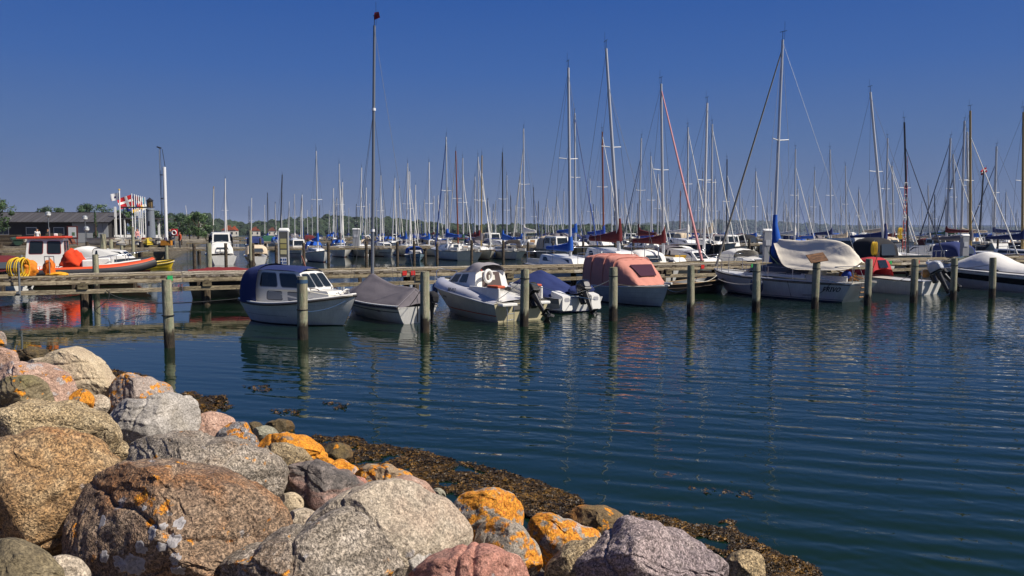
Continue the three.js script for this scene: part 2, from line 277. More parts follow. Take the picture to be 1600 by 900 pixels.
// outline: the stone's silhouette in photo pixels (hidden lower parts continued); the stone gets its own place on the bank, its real size and its depth
function boulder(label, kindName, outline, opt = {}) {
  const K = KIND[kindName], sd = opt.seed ?? outline[0][0] * .37 + outline[0][1] * .11;
  let cx = 0, cy = 0; const xs = outline.map(p => p[0]), ys = outline.map(p => p[1]);
  cx = (Math.min(...xs) + Math.max(...xs)) / 2; cy = (Math.min(...ys) + Math.max(...ys)) / 2;
  const D = opt.D ?? bankDepth(cx, cy + (Math.max(...ys) - cy) * .25) + (opt.push ?? 0), c = atD(cx, cy, D), s = D / F;
  // radial outline
  const pol = outline.map(([x, y]) => [Math.atan2(cy - y, x - cx), Math.hypot(x - cx, y - cy) * s]).sort((a, b) => a[0] - b[0]);
  const R = th => { const n = pol.length; for (let i = 0; i < n; i++) { const a = pol[i], b = pol[(i + 1) % n]; let a0 = a[0], b0 = b[0], t = th; if (b0 <= a0) { b0 += 2 * Math.PI; if (t < a0) t += 2 * Math.PI; } if (t >= a0 && t <= b0) { let f = (t - a0) / (b0 - a0 || 1); f = f * f * (3 - 2 * f) * .35 + f * .65; return lerp(a[1], b[1], f); } } return pol[0][1]; };
  const mean = pol.reduce((a, p) => a + p[1], 0) / pol.length, wide = (Math.max(...xs) - Math.min(...xs)) * s / 2, Rz = opt.depth ?? clamp(Math.min(wide, mean) * .85, .05, 1.1);
  const N = opt.n ?? (wide > .55 ? 78 : wide > .3 ? 50 : 32);
  const flat = opt.flat ?? .52;
  seed(Math.floor(sd * 331) + 7); const cuts = [];
  for (let k = 0; k < (opt.cuts ?? 15); k++) { const a = rnd(0, 6.283), e = rnd(.45, 1.3), nn = V(Math.cos(a) * Math.cos(e), Math.sin(a) * Math.cos(e), Math.sin(e)), ext = Math.hypot(nn.x * wide, nn.y * mean, nn.z * Rz); cuts.push([nn, ext * rnd(.50, .84)]); }
  const joints = []; if (wide > .35) for (let k = 0; k < 2; k++) { const a = rnd(0, 6.283), nn = V(Math.cos(a) * .9, Math.sin(a) * .9, rnd(-.4, .4)).normalize(); joints.push([nn, mean * rnd(-.5, .5)]); }
  const shape = v => {
    const l = Math.hypot(v.x, v.y) || 1e-6, th = Math.atan2(v.y, v.x), q = Math.pow(l, flat) / l;        // fuller than an ellipsoid
    let r = 0; for (const o of [-.07, -.025, .025, .07]) r += R(th + o) * .25; if (th + .07 > Math.PI || th - .07 < -Math.PI) { r = 0; for (const o of [-.07, -.025, .025, .07]) { let t = th + o; if (t > Math.PI) t -= 2 * Math.PI; if (t < -Math.PI) t += 2 * Math.PI; r += R(t) * .25; } }
    const zz = Math.sign(v.z) * Math.pow(Math.abs(v.z), .72);
    const p = V(v.x * q * r, v.y * q * r, zz * Rz);
    const f = 1.7 / Math.max(.35, mean), lump = fbm(p.x * f + sd, p.y * f, p.z * f + sd * 2, 3), ridge = 1 - Math.abs(fbm(p.x * f * 1.3 + 7, p.y * f * 1.3 + sd, p.z * f * 1.3, 2)) * 2, fine = fbm(p.x * 9 + sd, p.y * 9, p.z * 9, 3);
    const away = Math.abs(v.z);                                                                     // keep the silhouette, shape the faces
    const k = mean * (lump * .22 * (.25 + .75 * away) + (ridge - .75) * .12 * away * K.rough) + fine * .045 * K.rough * Math.min(1, mean * 2);
    const dir = p.clone().normalize(); p.addScaledVector(dir, k * .75); for (const [nn, dd] of cuts) { const e = p.dot(nn) - dd + fine * .03; if (e > 0) p.addScaledVector(nn, -e * .93); } for (const [nn, dd] of joints) { const e = Math.abs(p.dot(nn) - dd + fbm(p.x * 3 + sd, p.y * 3, p.z * 3, 2) * .10); if (e < .022) p.addScaledVector(dir, -.020 * (1 - e / .022)); } if (K.band) { const q = (p.y * Math.cos(K.band[2]) + p.x * Math.sin(K.band[2]) + .3 * p.z) * 11 + fbm(p.x * 1.7 + sd, p.y * 1.7, p.z * 1.7, 2) * 1.6, st = q - Math.floor(q); p.addScaledVector(dir, .014 * (smooth(.1, .25, st) - st)); }
    if (opt.cracks) { const cr = Math.abs(fbm(p.x * 2.1 + sd * 3, p.y * 2.1, p.z * 2.1, 2)); p.addScaledVector(dir, -.05 * (1 - smooth(0, .035, cr))); }
    return p;
  };
  const pos = [], uv = [], idx = [], key = new Map(), slot = [];
  for (const [fx, fy, fz] of FACES) {
    const base = pos.length / 3, nrm = V(fx, fy, fz), a = Math.abs(fy) ? V(1, 0, 0) : V(0, 1, 0), b = nrm.clone().cross(a);
    for (let j = 0; j <= N; j++) for (let i = 0; i <= N; i++) {
      const u = Math.tan((i / N - .5) * Math.PI / 2), w = Math.tan((j / N - .5) * Math.PI / 2), v = nrm.clone().addScaledVector(a, u).addScaledVector(b, w).normalize(), p = shape(v);
      pos.push(p.x, p.y, p.z); uv.push((fx ? p.z : p.x) * 1.9 + fx * .37 + sd, (fy ? p.z : p.y) * 1.9 + fy * .21 + fz * .53);
      const kk = Math.round(v.x * 4e4) + '_' + Math.round(v.y * 4e4) + '_' + Math.round(v.z * 4e4); if (!key.has(kk)) key.set(kk, key.size); slot.push(key.get(kk));
      if (i < N && j < N) { const o = base + j * (N + 1) + i; idx.push(o, o + 1, o + N + 1, o + 1, o + N + 2, o + N + 1); }
    }
  }
  const acc = new Float32Array(key.size * 3), A = V(), B = V(), E = V(); const P = (i, t) => t.set(pos[i * 3], pos[i * 3 + 1], pos[i * 3 + 2]);
  for (let i = 0; i < idx.length; i += 3) { P(idx[i], A); P(idx[i + 1], B).sub(A); P(idx[i + 2], E).sub(A); B.cross(E); for (let k = 0; k < 3; k++) { const q = slot[idx[i + k]] * 3; acc[q] += B.x; acc[q + 1] += B.y; acc[q + 2] += B.z; } }
  const nor = new Float32Array(pos.length), col = new Float32Array(pos.length);
  // lichen discs: flat round crusts, laid where the stone carries them
  const discs = []; seed(Math.floor(sd * 977) + 13);
  
  const orange = opt.orange ?? K.orange, grey = opt.grey ?? K.grey;
  for (let i = 0; i < pos.length / 3; i++) {
    const q = slot[i] * 3, l = Math.hypot(acc[q], acc[q + 1], acc[q + 2]) || 1; nor[i * 3] = acc[q] / l; nor[i * 3 + 1] = acc[q + 1] / l; nor[i * 3 + 2] = acc[q + 2] / l;
    const x = pos[i * 3], y = pos[i * 3 + 1], z = pos[i * 3 + 2], X = x + sd, Z = z - sd;
    const big = fbm(X * 1.6, y * 1.6, Z * 1.6, 3), med = fbm(X * 6, y * 6, Z * 6, 3), sml = ns(X * 42, y * 42, Z * 42), tiny = hash(Math.round(X * 260), Math.round(y * 260), Math.round(Z * 260));
    let c = mix3(K.t[0], K.t[1], smooth(-.2, .3, big + med * .5)); c = mix3(c, K.t[2], smooth(.02, .3, med - big * .3) * .8);
    if (K.band) { const w = fbm(X * 1.5, y * 1.5, Z * 1.5, 3); const b = Math.sin((y * Math.cos(K.band[2]) + x * Math.sin(K.band[2]) + w * .16 + .3 * z) * K.band[0]) * .6 + ns(X * 1.5, (y + w * .2) * 46, Z * 1.5) * .8; c = mix3(c, b > 0 ? (K.bandTone ?? K.t[2]) : K.t[3], Math.min(1, Math.abs(b)) * K.band[1]); }
    c = mix3(c, K.stain[0], smooth(.05, .34, fbm(X * 2.4 + 31, y * 2.4, Z * 2.4, 4)) * K.stain[1] * 1.2);
    const sk = sml * .7 + (tiny - .5) * .9; c = mix3(c, sk < 0 ? K.t[3] : K.t[2], clamp(Math.abs(sk) * K.speck * 1.5));
    if (orange) { const f = fbm(X * 4.2 + 50, y * 4.2, Z * 4.2, 3) * .95 + fbm(X * 15 + 7, y * 15, Z * 15, 3) * .75 + (tiny - .5) * .10, th = lerp(.42, -.34, orange), m = smooth(th, th + .05, f); if (m > 0) { const oc = mix3(ORANGE[0], sml > 0 ? ORANGE[2] : ORANGE[1], Math.abs(sml) * 1.2); c = mix3(c, oc, m * .93); } }
    if (grey) { const f = fbm(X * 6.5 + 90, y * 6.5, Z * 6.5, 4) * 1.25 + sml * .1, th = lerp(.44, -.05, grey), m = smooth(th, th + .06, f); c = mix3(c, tiny > .5 ? LICH : PALEL, m * .75); }
    for (const d of discs) { if (z < 0) continue; const r = Math.hypot(x - d.c.x, y - d.c.y) / d.r + ns(x * 34, y * 34, z * 34) * .28; if (r < 1) c = mix3(c, tiny > .35 ? LICH : PALEL, .85 * (1 - smooth(.9, 1, r)) * (r < .35 && tiny > .6 ? .6 : 1)); }
    col[i * 3] = c[0] * 1.55; col[i * 3 + 1] = c[1] * 1.55; col[i * 3 + 2] = c[2] * 1.55;                 // the grain map takes this back
  }
  // each face takes its grain from the side it looks to, so that crystals keep their size and shape
  const remap = new Map(), np = [], nn2 = [], nuv = [], nc = [], nidx = [];
  for (let i = 0; i < idx.length; i += 3) {
    let sx = 0, sy = 0, sz = 0; for (let k = 0; k < 3; k++) { const q = slot[idx[i + k]] * 3; sx += acc[q]; sy += acc[q + 1]; sz += acc[q + 2]; } sx = Math.abs(sx); sy = Math.abs(sy); sz = Math.abs(sz); const ax = sx > sy && sx > sz ? 0 : sy > sz ? 1 : 2;
    for (let k = 0; k < 3; k++) { const o = idx[i + k], kk = o * 3 + ax; let t = remap.get(kk); if (t === undefined) { t = np.length / 3; remap.set(kk, t); const x = pos[o * 3], y = pos[o * 3 + 1], z = pos[o * 3 + 2]; np.push(x, y, z); nn2.push(nor[o * 3], nor[o * 3 + 1], nor[o * 3 + 2]); nc.push(col[o * 3], col[o * 3 + 1], col[o * 3 + 2]); nuv.push((ax === 0 ? z : x) * 1.9 + ax * .37 + sd, (ax === 1 ? z : y) * 1.9 + ax * .21); } nidx.push(t); }
  }
  const g = new THREE.BufferGeometry(); g.setAttribute('position', new THREE.Float32BufferAttribute(np, 3)); g.setAttribute('normal', new THREE.Float32BufferAttribute(nn2, 3)); g.setAttribute('uv', new THREE.Float32BufferAttribute(nuv, 2)); g.setAttribute('color', new THREE.Float32BufferAttribute(nc, 3)); g.setIndex(nidx);
  const m = single('boulder', g, K.rough < .95 ? ROCKSMOOTH : ROCKMAT, label, 'boulder', 'boulders of the shore bank');
  if (opt.discs) {                                                                                   // round crusts of pale lichen, a few millimetres thick
    g.computeBoundingSphere(); const rc = new THREE.Raycaster(), probe = new THREE.Mesh(g, new THREE.MeshBasicMaterial({ side: THREE.DoubleSide })); seed(303);
    for (const [dx, dy, dr] of opt.discs) {
      const X = (dx - cx) * s, Y = (cy - dy) * s, r = dr * s, P = [], Cc = [], I = [], nr = 5, na = 18; let ok = true;
      for (let i = 0; i <= nr && ok; i++) for (let k = 0; k < na; k++) { const a = k / na * 6.28318, q = r * i / nr * (1 + .55 * ns(Math.cos(a) * 1.7 + dx * .7, Math.sin(a) * 1.7, dy * .7) + .30 * ns(Math.cos(a) * 5 + dx * .7, Math.sin(a) * 5, dy * .7)); rc.set(V(X + Math.cos(a) * q, Y + Math.sin(a) * q, 5), V(0, 0, -1)); const hit = rc.intersectObject(probe)[0]; if (!hit) { ok = false; break; } const pp = hit.point; P.push(pp.x, pp.y, pp.z + (i === nr ? -.002 : .0015 + .0015 * hash(i, k, dx))); const cc = mix3(LICH, PALEL, hash(k, i, dy)); const ring = i === nr - 1 ? 1.1 : hash(i * 3, k, dx) > .72 ? .62 : .92; Cc.push(...cc.map(z => z * ring)); if (i) { const b = (i - 1) * na + k, b2 = (i - 1) * na + (k + 1) % na; I.push(b, b + na, b2, b2, b + na, b2 + na); } }
      if (!ok) continue; const lg = new THREE.BufferGeometry(); lg.setAttribute('position', new THREE.Float32BufferAttribute(P, 3)); lg.setAttribute('color', new THREE.Float32BufferAttribute(Cc, 3)); lg.setIndex(I); lg.computeVertexNormals(); part('lichen_crust', lg, LICHMAT, m);
    }
  }
  m.position.copy(c); m.rotation.x = -PITCH * .5; return m;
}
const oval = (cx, cy, w, h, tilt = 0, n = 10) => Array.from({ length: n }, (_, i) => { const a = i / n * Math.PI * 2, x = Math.cos(a) * w / 2, y = Math.sin(a) * h / 2, c = Math.cos(tilt), s = Math.sin(tilt); return [cx + x * c - y * s, cy + x * s + y * c]; });
boulder('large brown boulder covered with round pale grey lichen crusts', 'brown', [[76, 830], [90, 785], [118, 752], [160, 735], [225, 727], [290, 732], [350, 752], [405, 782], [440, 808], [452, 830], [430, 880], [370, 925], [290, 960], [200, 965], [120, 940], [85, 890]], { n: 112, discs: [[275, 804, 9], [290, 795, 6], [256, 826, 11], [291, 823, 9], [243, 856, 17], [238, 850, 13], [213, 855, 10], [190, 849, 10], [310, 794, 8], [308, 815, 9], [312, 840, 10], [314, 860, 11], [175, 803, 8], [255, 772, 4], [222, 862, 8]] });
boulder('big ochre boulder with a dark underside beside the brown lichened one', 'ochre', [[-45, 735], [-30, 700], [0, 682], [40, 672], [85, 674], [125, 688], [152, 705], [168, 725], [174, 765], [165, 825], [135, 885], [80, 915], [20, 900], [-30, 840]], {});
boulder('tan speckled rounded boulder above the ochre one', 'tan', [[-50, 690], [-25, 650], [15, 634], [70, 631], [120, 640], [155, 655], [176, 680], [176, 705], [150, 725], [80, 740], [0, 735]], {});
boulder('small brown stone lying against the pink speckled boulder', 'mossy', [[-25, 615], [-5, 598], [25, 588], [52, 592], [70, 612], [76, 632], [40, 650], [-10, 650]], {});
boulder('pink speckled boulder with a knobbly white crust', 'pink', [[-40, 590], [-10, 572], [35, 569], [75, 576], [100, 590], [113, 620], [108, 638], [60, 655], [0, 655]], { seed: 3.3, grey: .5 });
boulder('small pinkish stone at the water beside an orange spotted pebble', 'pink', oval(0, 565, 52, 42), { seed: 8.8 });
boulder('smooth pale sandy boulder with a high pointed back', 'pale', [[22, 572], [48, 562], [72, 560], [92, 546], [105, 543], [122, 549], [142, 562], [165, 590], [185, 612], [196, 628], [180, 648], [130, 655], [70, 640], [30, 610]], { seed: 5.1, flat: .5 });
boulder('orange spotted stone wedged below the pale sandy boulder', 'orangefull', oval(125, 630, 40, 46), { push: -.3 });
boulder('small grey round stone beside the orange spotted wedge', 'granite', oval(152, 634, 36, 36), { push: -.25 });
boulder('grey boulder at the waterline with bright orange lichen along its edge', 'pinklichen', [[168, 600], [178, 590], [194, 583], [212, 590], [240, 598], [262, 606], [268, 620], [262, 645], [220, 660], [180, 645]], {});
boulder('flat topped grey striated boulder', 'greyband', [[146, 650], [160, 640], [215, 628], [270, 621], [298, 624], [305, 645], [306, 668], [290, 695], [250, 720], [190, 720], [155, 690]], { flat: .45, seed: 2.2 });
boulder('pink sloping boulder beside the grey striated one', 'pink', [[285, 690], [300, 655], [318, 645], [345, 648], [362, 655], [366, 675], [350, 715], [300, 720]], {});
boulder('grey boulder half covered with orange and white lichen', 'greylichen', [[330, 690], [345, 668], [368, 658], [382, 660], [390, 675], [402, 705], [395, 730], [355, 735]], {});
boulder('small brown pebble beside the pale green stone', 'wet', oval(397, 668, 28, 18), { push: .3 });
boulder('small dark wet stone at the water edge', 'wet', oval(436, 670, 50, 28), { push: .3 });
boulder('smooth pale green oval stone', 'green', oval(412, 681, 46, 30), {});
boulder('long boulder crusted all over with orange lichen', 'orangefull', [[392, 695], [400, 684], [430, 680], [460, 682], [485, 690], [505, 708], [512, 722], [500, 745], [440, 745], [400, 730]], {});
boulder('plain tan boulder in front of the orange crusted one', 'tan', [[388, 720], [405, 700], [432, 694], [458, 700], [480, 715], [496, 732], [480, 760], [420, 765]], { seed: 4.4 });
boulder('low orange crusted stone joining two other orange stones', 'orangefull', [[480, 735], [490, 720], [520, 722], [548, 728], [562, 738], [555, 758], [500, 760]], { seed: 7.7 });
boulder('dark seaweed brown boulder standing in the water', 'wet', oval(525, 712, 54, 40), { push: .25 });
boulder('black and orange boulder beside the seaweed', 'orangefull', [[546, 750], [560, 734], [590, 729], [620, 735], [648, 750], [655, 768], [600, 785], [555, 775]], { seed: 6.2, orange: .75 });
boulder('long grey gneiss boulder with fine wavy bands', 'gneiss', [[168, 725], [185, 700], [225, 684], [265, 682], [320, 694], [385, 706], [430, 722], [446, 745], [440, 775], [400, 810], [300, 815], [210, 780]], { seed: 1.7 });
boulder('dark gneiss boulder with pink and black bands', 'darkband', [[430, 775], [440, 735], [470, 726], [520, 738], [555, 752], [572, 768], [560, 790], [500, 820], [445, 815]], { seed: 9.2 });
boulder('small salmon red stone at the end of the banded boulder', 'red', oval(556, 760, 38, 30), {});
boulder('small green grey stone behind the big pale granite boulder', 'green', oval(684, 776, 26, 26), { push: .1 });
boulder('pale pink boulder behind the big pale granite one', 'pink', [[590, 768], [605, 752], [628, 745], [655, 752], [676, 770], [690, 790], [640, 820], [590, 800]], { seed: 2.9 });
boulder('big smooth pale granite boulder with fine dark specks', 'granite', [[468, 825], [500, 795], [545, 770], [590, 757], [625, 757], [665, 775], [705, 795], [732, 818], [742, 840], [735, 880], [690, 915], [600, 930], [510, 900]], { seed: 4.8, flat: .55 });
boulder('low striated boulder with orange streaks before the brown lichened one', 'gneiss', [[290, 930], [330, 893], [400, 860], [470, 832], [520, 810], [548, 806], [575, 822], [600, 848], [622, 880], [640, 930], [560, 985], [420, 995]], { seed: 3.8, orange: .1 });
boulder('rounded boulder with an orange cap and a bare grey rim', 'orangey', [[698, 800], [712, 782], [745, 770], [785, 769], [808, 780], [821, 798], [820, 830], [790, 855], [730, 850]], { seed: 5.7, orange: .72 });
boulder('pink boulder with patchy orange lichen leaning on the granite one', 'orangey', [[738, 850], [742, 825], [775, 812], [805, 818], [830, 845], [850, 880], [845, 915], [780, 925], [745, 900]], { seed: 1.3, orange: .55, grey: .1 });
boulder('angular boulder with grey top and thick orange lichen', 'orangey', [[820, 830], [832, 808], [855, 803], [880, 815], [915, 828], [948, 840], [945, 865], [910, 895], [860, 905], [830, 880]], { seed: 6.6, orange: .72, grey: .32 });
boulder('brown wet boulder with an orange flank at the water', 'wetorange', [[872, 822], [895, 800], [925, 793], [955, 798], [982, 812], [990, 828], [960, 850], [900, 855]], {});
boulder('tan slab tucked between the orange and the purple grey boulder', 'tan', [[850, 895], [870, 870], [910, 850], [945, 845], [960, 870], [920, 920], [860, 930]], { seed: 8.1, push: -.15 });
boulder('large purple grey angular boulder with a ridge', 'purple', [[860, 935], [885, 900], [930, 860], [962, 835], [982, 817], [1010, 820], [1050, 832], [1085, 850], [1120, 868], [1150, 888], [1170, 920], [1120, 985], [1000, 1000], [900, 980]], { seed: 2.6, flat: .5 });
boulder('small tan stone beside the purple grey boulder', 'tan', oval(1168, 892, 76, 60), { seed: 4.1 });
boulder('low red granite boulder between the granite and the purple one', 'red', [[620, 920], [650, 888], [700, 868], [745, 859], [790, 866], [828, 885], [845, 920], [780, 970], [670, 970]], { seed: 5.3, push: -.25 });
boulder('mossy brown slab beneath the big ochre boulder', 'mossy', [[-60, 870], [-20, 850], [0, 846], [30, 856], [62, 880], [85, 910], [70, 960], [0, 980], [-50, 950]], { seed: 7.1, push: -.35 });
boulder('stone at the foot of the jetty, pale with an orange spot', 'pinklichen', oval(-2, 533, 20, 32), { D: 20 });
boulder('tiny orange lichened stone beside the small pinkish one', 'orangefull', oval(18, 557, 24, 20), { push: .6 });
boulder('small rounded pebble stone wedged under the banded gneiss', 'granite', oval(470, 818, 60, 44), { seed: 9.9, push: -.1 });
boulder('brown stone half under water beneath the jetty shore', 'wet', oval(48, 556, 60, 22), { D: 18.2 });
boulder('small grey filler stone between the ochre and the brown lichened boulder', 'granite', oval(92, 905, 90, 70), { seed: 11.3, push: -.1 });
boulder('small tan stone in the gap below the tan speckled boulder', 'tan', oval(178, 706, 46, 36), { seed: 12.7, push: .1 });
boulder('small pinkish stone between the two orange lichened boulders', 'pink', oval(722, 868, 54, 46), { seed: 13.1, push: .05 });
boulder('small grey stone wedged behind the striated boulder', 'greyband', oval(648, 882, 60, 50), { seed: 14.9, push: .05 });
boulder('pale stone showing between the gneiss and the banded boulder', 'pale', oval(452, 790, 44, 40), { seed: 15.2, push: .1 });

// ================================================================ JETTIES
// frame of the jetties: t runs along them, p away from the stones
const A0 = onY(0, 433, 1.31), A1 = onY(1430, 405, 1.31);
const U = [A1.x - A0.x, -(A1.z - A0.z)]; { const l = Math.hypot(...U); U[0] /= l; U[1] /= l; }
const NRM = [-U[1], U[0]], JT = Math.atan2(U[1], U[0]);
const tp = (t, p, y = 0) => V(A0.x + U[0] * t + NRM[0] * p, y, A0.z - (U[1] * t + NRM[1] * p));
// the place on the line p that is seen in column px
function colP(px, p) { const kx = (px - 800) / F * cp; // column for level-ish sight: x = kx * depth (to first order)
  let D = 40; for (let i = 0; i < 30; i++) { const x = (px - 800) / F * (D * cp + EYE * sp); const t = (x - A0.x - NRM[0] * p) / U[0]; D = lerp(D, -A0.z + U[1] * t + NRM[1] * p, .7); }
  const x = (px - 800) / F * (D * cp + EYE * sp); return { x, D, t: (x - A0.x - NRM[0] * p) / U[0] }; }
const legGeo = new THREE.CylinderGeometry(.145, .16, 1, 12, 1);
{ const uv = legGeo.attributes.uv; for (let i = 0; i < uv.count; i++) { const a = uv.getX(i), b = uv.getY(i); uv.setXY(i, b * 1.1, a * .9); } }
const RUST = M('#3f2a1c', .9), GALV = M('#8b8f92', .45, .5), BLACKR = M('#151517', .7), STEEL = M('#b9bcc0', .3, .8);
function jetty(label, p0, t0, t1, near) {
  const o = thing('jetty', label, 'jetty', tp(0, p0).toArray(), JT);
  const W = 1.9, top = 1.17; seed(Math.floor(p0 * 3 + 5));
  if (near) {
    // deck planks one by one, crosswise
    const pl = [.142, .142, .138].map((w, i) => box(w, .045, W - .02 * i)); let n = 0;
    for (let t = t0; n < 300 && t < t1; t += .15, n++) { const m = part('plank', pl[n % 3], WOOD[n % 4], o); m.position.set(t, top - .022 + rnd(-.004, .004), -W / 2 + rnd(-.012, .012)); m.rotation.y = rnd(-.006, .006); }
    const rest = t0 + n * .15; if (rest < t1) { const gs = []; for (let t = rest; t < t1; t += .15) { const g = box(.142, .045, W).clone(); g.translate(t, top - .022, -W / 2); gs.push(g); } const m = part('planks', mergeGeometries(gs), WOOD[0], o); m.userData.kind = 'stuff'; }
  } else { const m = addBox('deck', t1 - t0, .06, W, WOOD[0], o, (t0 + t1) / 2, top - .03, -W / 2); }
  const step = near ? 4.4 : 6;
  for (let t = t0; t < t1 - .1; t += step) {
    const l = Math.min(step, t1 - t) - .012;
    for (const z of [-.07, -W + .07]) { addBox('kerb_beam', l, .08, .13, WOODPALE[Math.floor(rnd(0, 3))], o, t + l / 2, top + .105, z + rnd(-.006, .006), 0, 0, 0, .018); if (near) for (let b = .4; b < l; b += 1.1) addBox('kerb_block', .16, .062, .1, WOODD, o, t + b, top + .032, z); }
    for (const z of [.012, -W - .012]) addBox('stringer', l, .15, .075, (near ? WOODPALE : WOODBEAM)[Math.floor(rnd(0, 3))], o, t + l / 2, top - .125, z, 0, 0, 0, .01);
    if (near) {
      addBox('fender_beam', l, .17, .085, WOODPALE[Math.floor(rnd(1, 3))], o, t + l / 2, .715 + rnd(-.008, .008), .26, 0, 0, 0, .012);
      for (const dt of [.1, 2.2]) addBox('spacer_block', .13, .26, .15, WOODD, o, t + dt + .5, .86, .135);
    }
  }
  for (let t = t0 + .9; t < t1; t += step) {
    for (const z of [-.18, -W + .2]) { const m = part('leg', legGeo, WOODD, o); m.scale.y = 2.4; m.position.set(t, -.05, z); }
    addBox('cross_head', .17, .2, W + .45, WOODD, o, t, .96, -W / 2 + .1);
    if (near) { addBox('cross_head_end', .34, .22, .12, WOODBEAM[1], o, t, .915, .30); rod('bolt', V(t, .93, .36), V(t, .93, .375), .022, RUST, o); }
  }
  return o;
}
const jetty1 = jetty('long weathered timber jetty with planked deck behind the mooring posts', 0, -7, 78, true);
const JP = [0, 53, 101, 152, 207, 275];
jetty('second timber jetty, beyond the nearer boat berths', 53, -34, 150, false);
jetty('third timber jetty among the yacht masts', 101, -4, 210, false);
jetty('fourth timber jetty among crowded yachts', 152, -8, 280, false);
jetty('fifth timber jetty out in the harbour', 207, -5, 340, false);

// hoses and lines slung under the near jetty
function line(label, pts, r, mat, cat = 'rope', grp, seg = 30) { return single(cat === 'rope' ? 'mooring_rope' : cat, tube(pts, r, seg, 5), mat, label, cat, grp); }
line('black hose hanging in a loop under the jetty', [tp(3.5, -.35, .75), tp(3.7, -.42, .55), tp(4.6, -.45, .28), tp(5.8, -.45, .18), tp(7.5, -.4, .22), tp(9.2, -.4, .36), tp(11, -.3, .62)], .022, BLACKR, 'hose');
line('black chain sagging from the jetty into the water', [tp(3.6, -.4, .7), tp(3.55, -.5, .4), tp(3.2, -.6, .1), tp(3.0, -.65, -.1)], .018, BLACKR, 'chain');
line('thin dark rope drooping between jetty legs beside the green plate', [tp(9.6, -.32, .66), tp(11, -.36, .40), tp(12.6, -.36, .34), tp(14, -.32, .55), tp(14.6, -.3, .7)], .012, BLACKR, 'rope');
line('thin dark rope hanging straight down from the jetty beam', [tp(8.2, -.34, .7), tp(8.4, -.4, .3), tp(8.9, -.5, -.1)], .010, BLACKR, 'rope');
line('pair line hanging down behind the green plated post', [tp(10.4, -.32, .72), tp(10.4, -.34, .3), tp(10.42, -.36, -.1)], .010, BLACKR, 'rope');
{ // thin steel pole and tags standing on the jetty
  const P = colP(35, .1), o = thing('marker_pole', 'thin grey metal pole beside the yellow hose coil', 'pole', tp(P.t, -.3, .62).toArray());
  rod('shaft', V(0, 0, 0), V(0, 1.25, 0), .035, GALV, o); addBox('bracket', .1, .08, .12, GALV, o, 0, .12, .07);
}
const tags = [[267, '#2fae62', 'green'], [645, '#c22b22', 'red'], [632, '#c22b22', 'red'], [754, '#c22b22', 'red'], [1018, '#c22b22', 'red'], [1096, '#c22b22', 'red'], [1174, '#2f9a4a', 'green'], [1389, '#2f9a4a', 'green'], [1432, '#c22b22', 'red']];
for (const [px, c, nm] of tags) {
  const P = colP(px, 0), o = thing('berth_sign', nm + ' berth plate fixed to the jetty edge', 'sign', tp(P.t, -.075, 1.14).toArray(), JT, nm + ' berth plates along the near jetty');
  addBox('plate', .2, .2, .02, M(c, .5), o, 0, 0, .0, 0, 0, 0); addBox('backing', .12, .26, .02, GALV, o, 0, -.03, -.022);
}

// ---------------------------------------------------------------- mooring posts
function postGeo(h, r, sd) {
  const n = 18, m = 34, rings = [], low = -1.0, cols = [];
  const fresh = C('#9a937c', '#7f7c69', '#b4ae96', '#8f9c80')[0];
  const T = C('#8f8a74', '#a9a48c', '#75715d', '#7f8c72', '#2b241a', '#1d1812', '#4a3d2a');
  for (let j = 0; j <= m; j++) { const y = lerp(low, h, j / m), row = []; for (let i = 0; i < n; i++) { const a = i / n * 6.28318, w = 1 + .05 * ns(Math.cos(a) * 2 + sd, y * 1.2, Math.sin(a) * 2) + .03 * ns(Math.cos(a) * 7 + sd, y * .8, Math.sin(a) * 7), rr = r * w * lerp(1.04, .97, j / m) * (j === m ? .93 : 1); row.push(V(Math.cos(a) * rr, y + (j === m ? .012 : 0) + (j >= m - 1 ? .02 * ns(Math.cos(a) * 3, sd, Math.sin(a) * 3) : 0), Math.sin(a) * rr)); } rings.push(row); }
  const g = loft(rings, true, true, 1), p = g.attributes.position, col = new Float32Array(p.count * 3);
  for (let i = 0; i < p.count; i++) {
    const x = p.getX(i), y = p.getY(i), z = p.getZ(i), a = Math.atan2(z, x);
    const streak = ns(a * 5 + sd, y * .9, sd), f = fbm(x * 8 + sd, y * 5, z * 8, 3);
    let c = mix3(T[0], streak > 0 ? T[1] : T[2], Math.min(1, Math.abs(streak) * 2.2)); c = mix3(c, T[3], smooth(-.05, .25, f) * .55);
    const wl = .46 + .16 * ns(a * 1.6 + sd, 3.1, sd) + .10 * streak;                      // weed and tar below the flood mark
    c = mix3(mix3(T[4], f > 0 ? T[6] : T[5], Math.min(1, Math.abs(f) * 2.5)), c, smooth(wl - .05, wl + .05, y + f * .12));
    if (y > h - .05) c = mix3(c, T[2], .5);
    col.set(c.map(v => v * 1.12), i * 3);
  }
  g.setAttribute('color', new THREE.BufferAttribute(col, 3));
  const uv = g.attributes.uv; return g;
}
const POSTMAT = new THREE.MeshStandardMaterial({ vertexColors: true, map: stainMap, bumpMap: woodBump, bumpScale: .012, roughness: .88 });
const POSTS = [[265, 438], [473, 433], [664, 425], [819, 421], [958, 418], [1079, 415], [1181, 412], [1273, 408], [1355, 405], [1427, 405], [1489, 404], [1550, 403]];
const postAt = [];
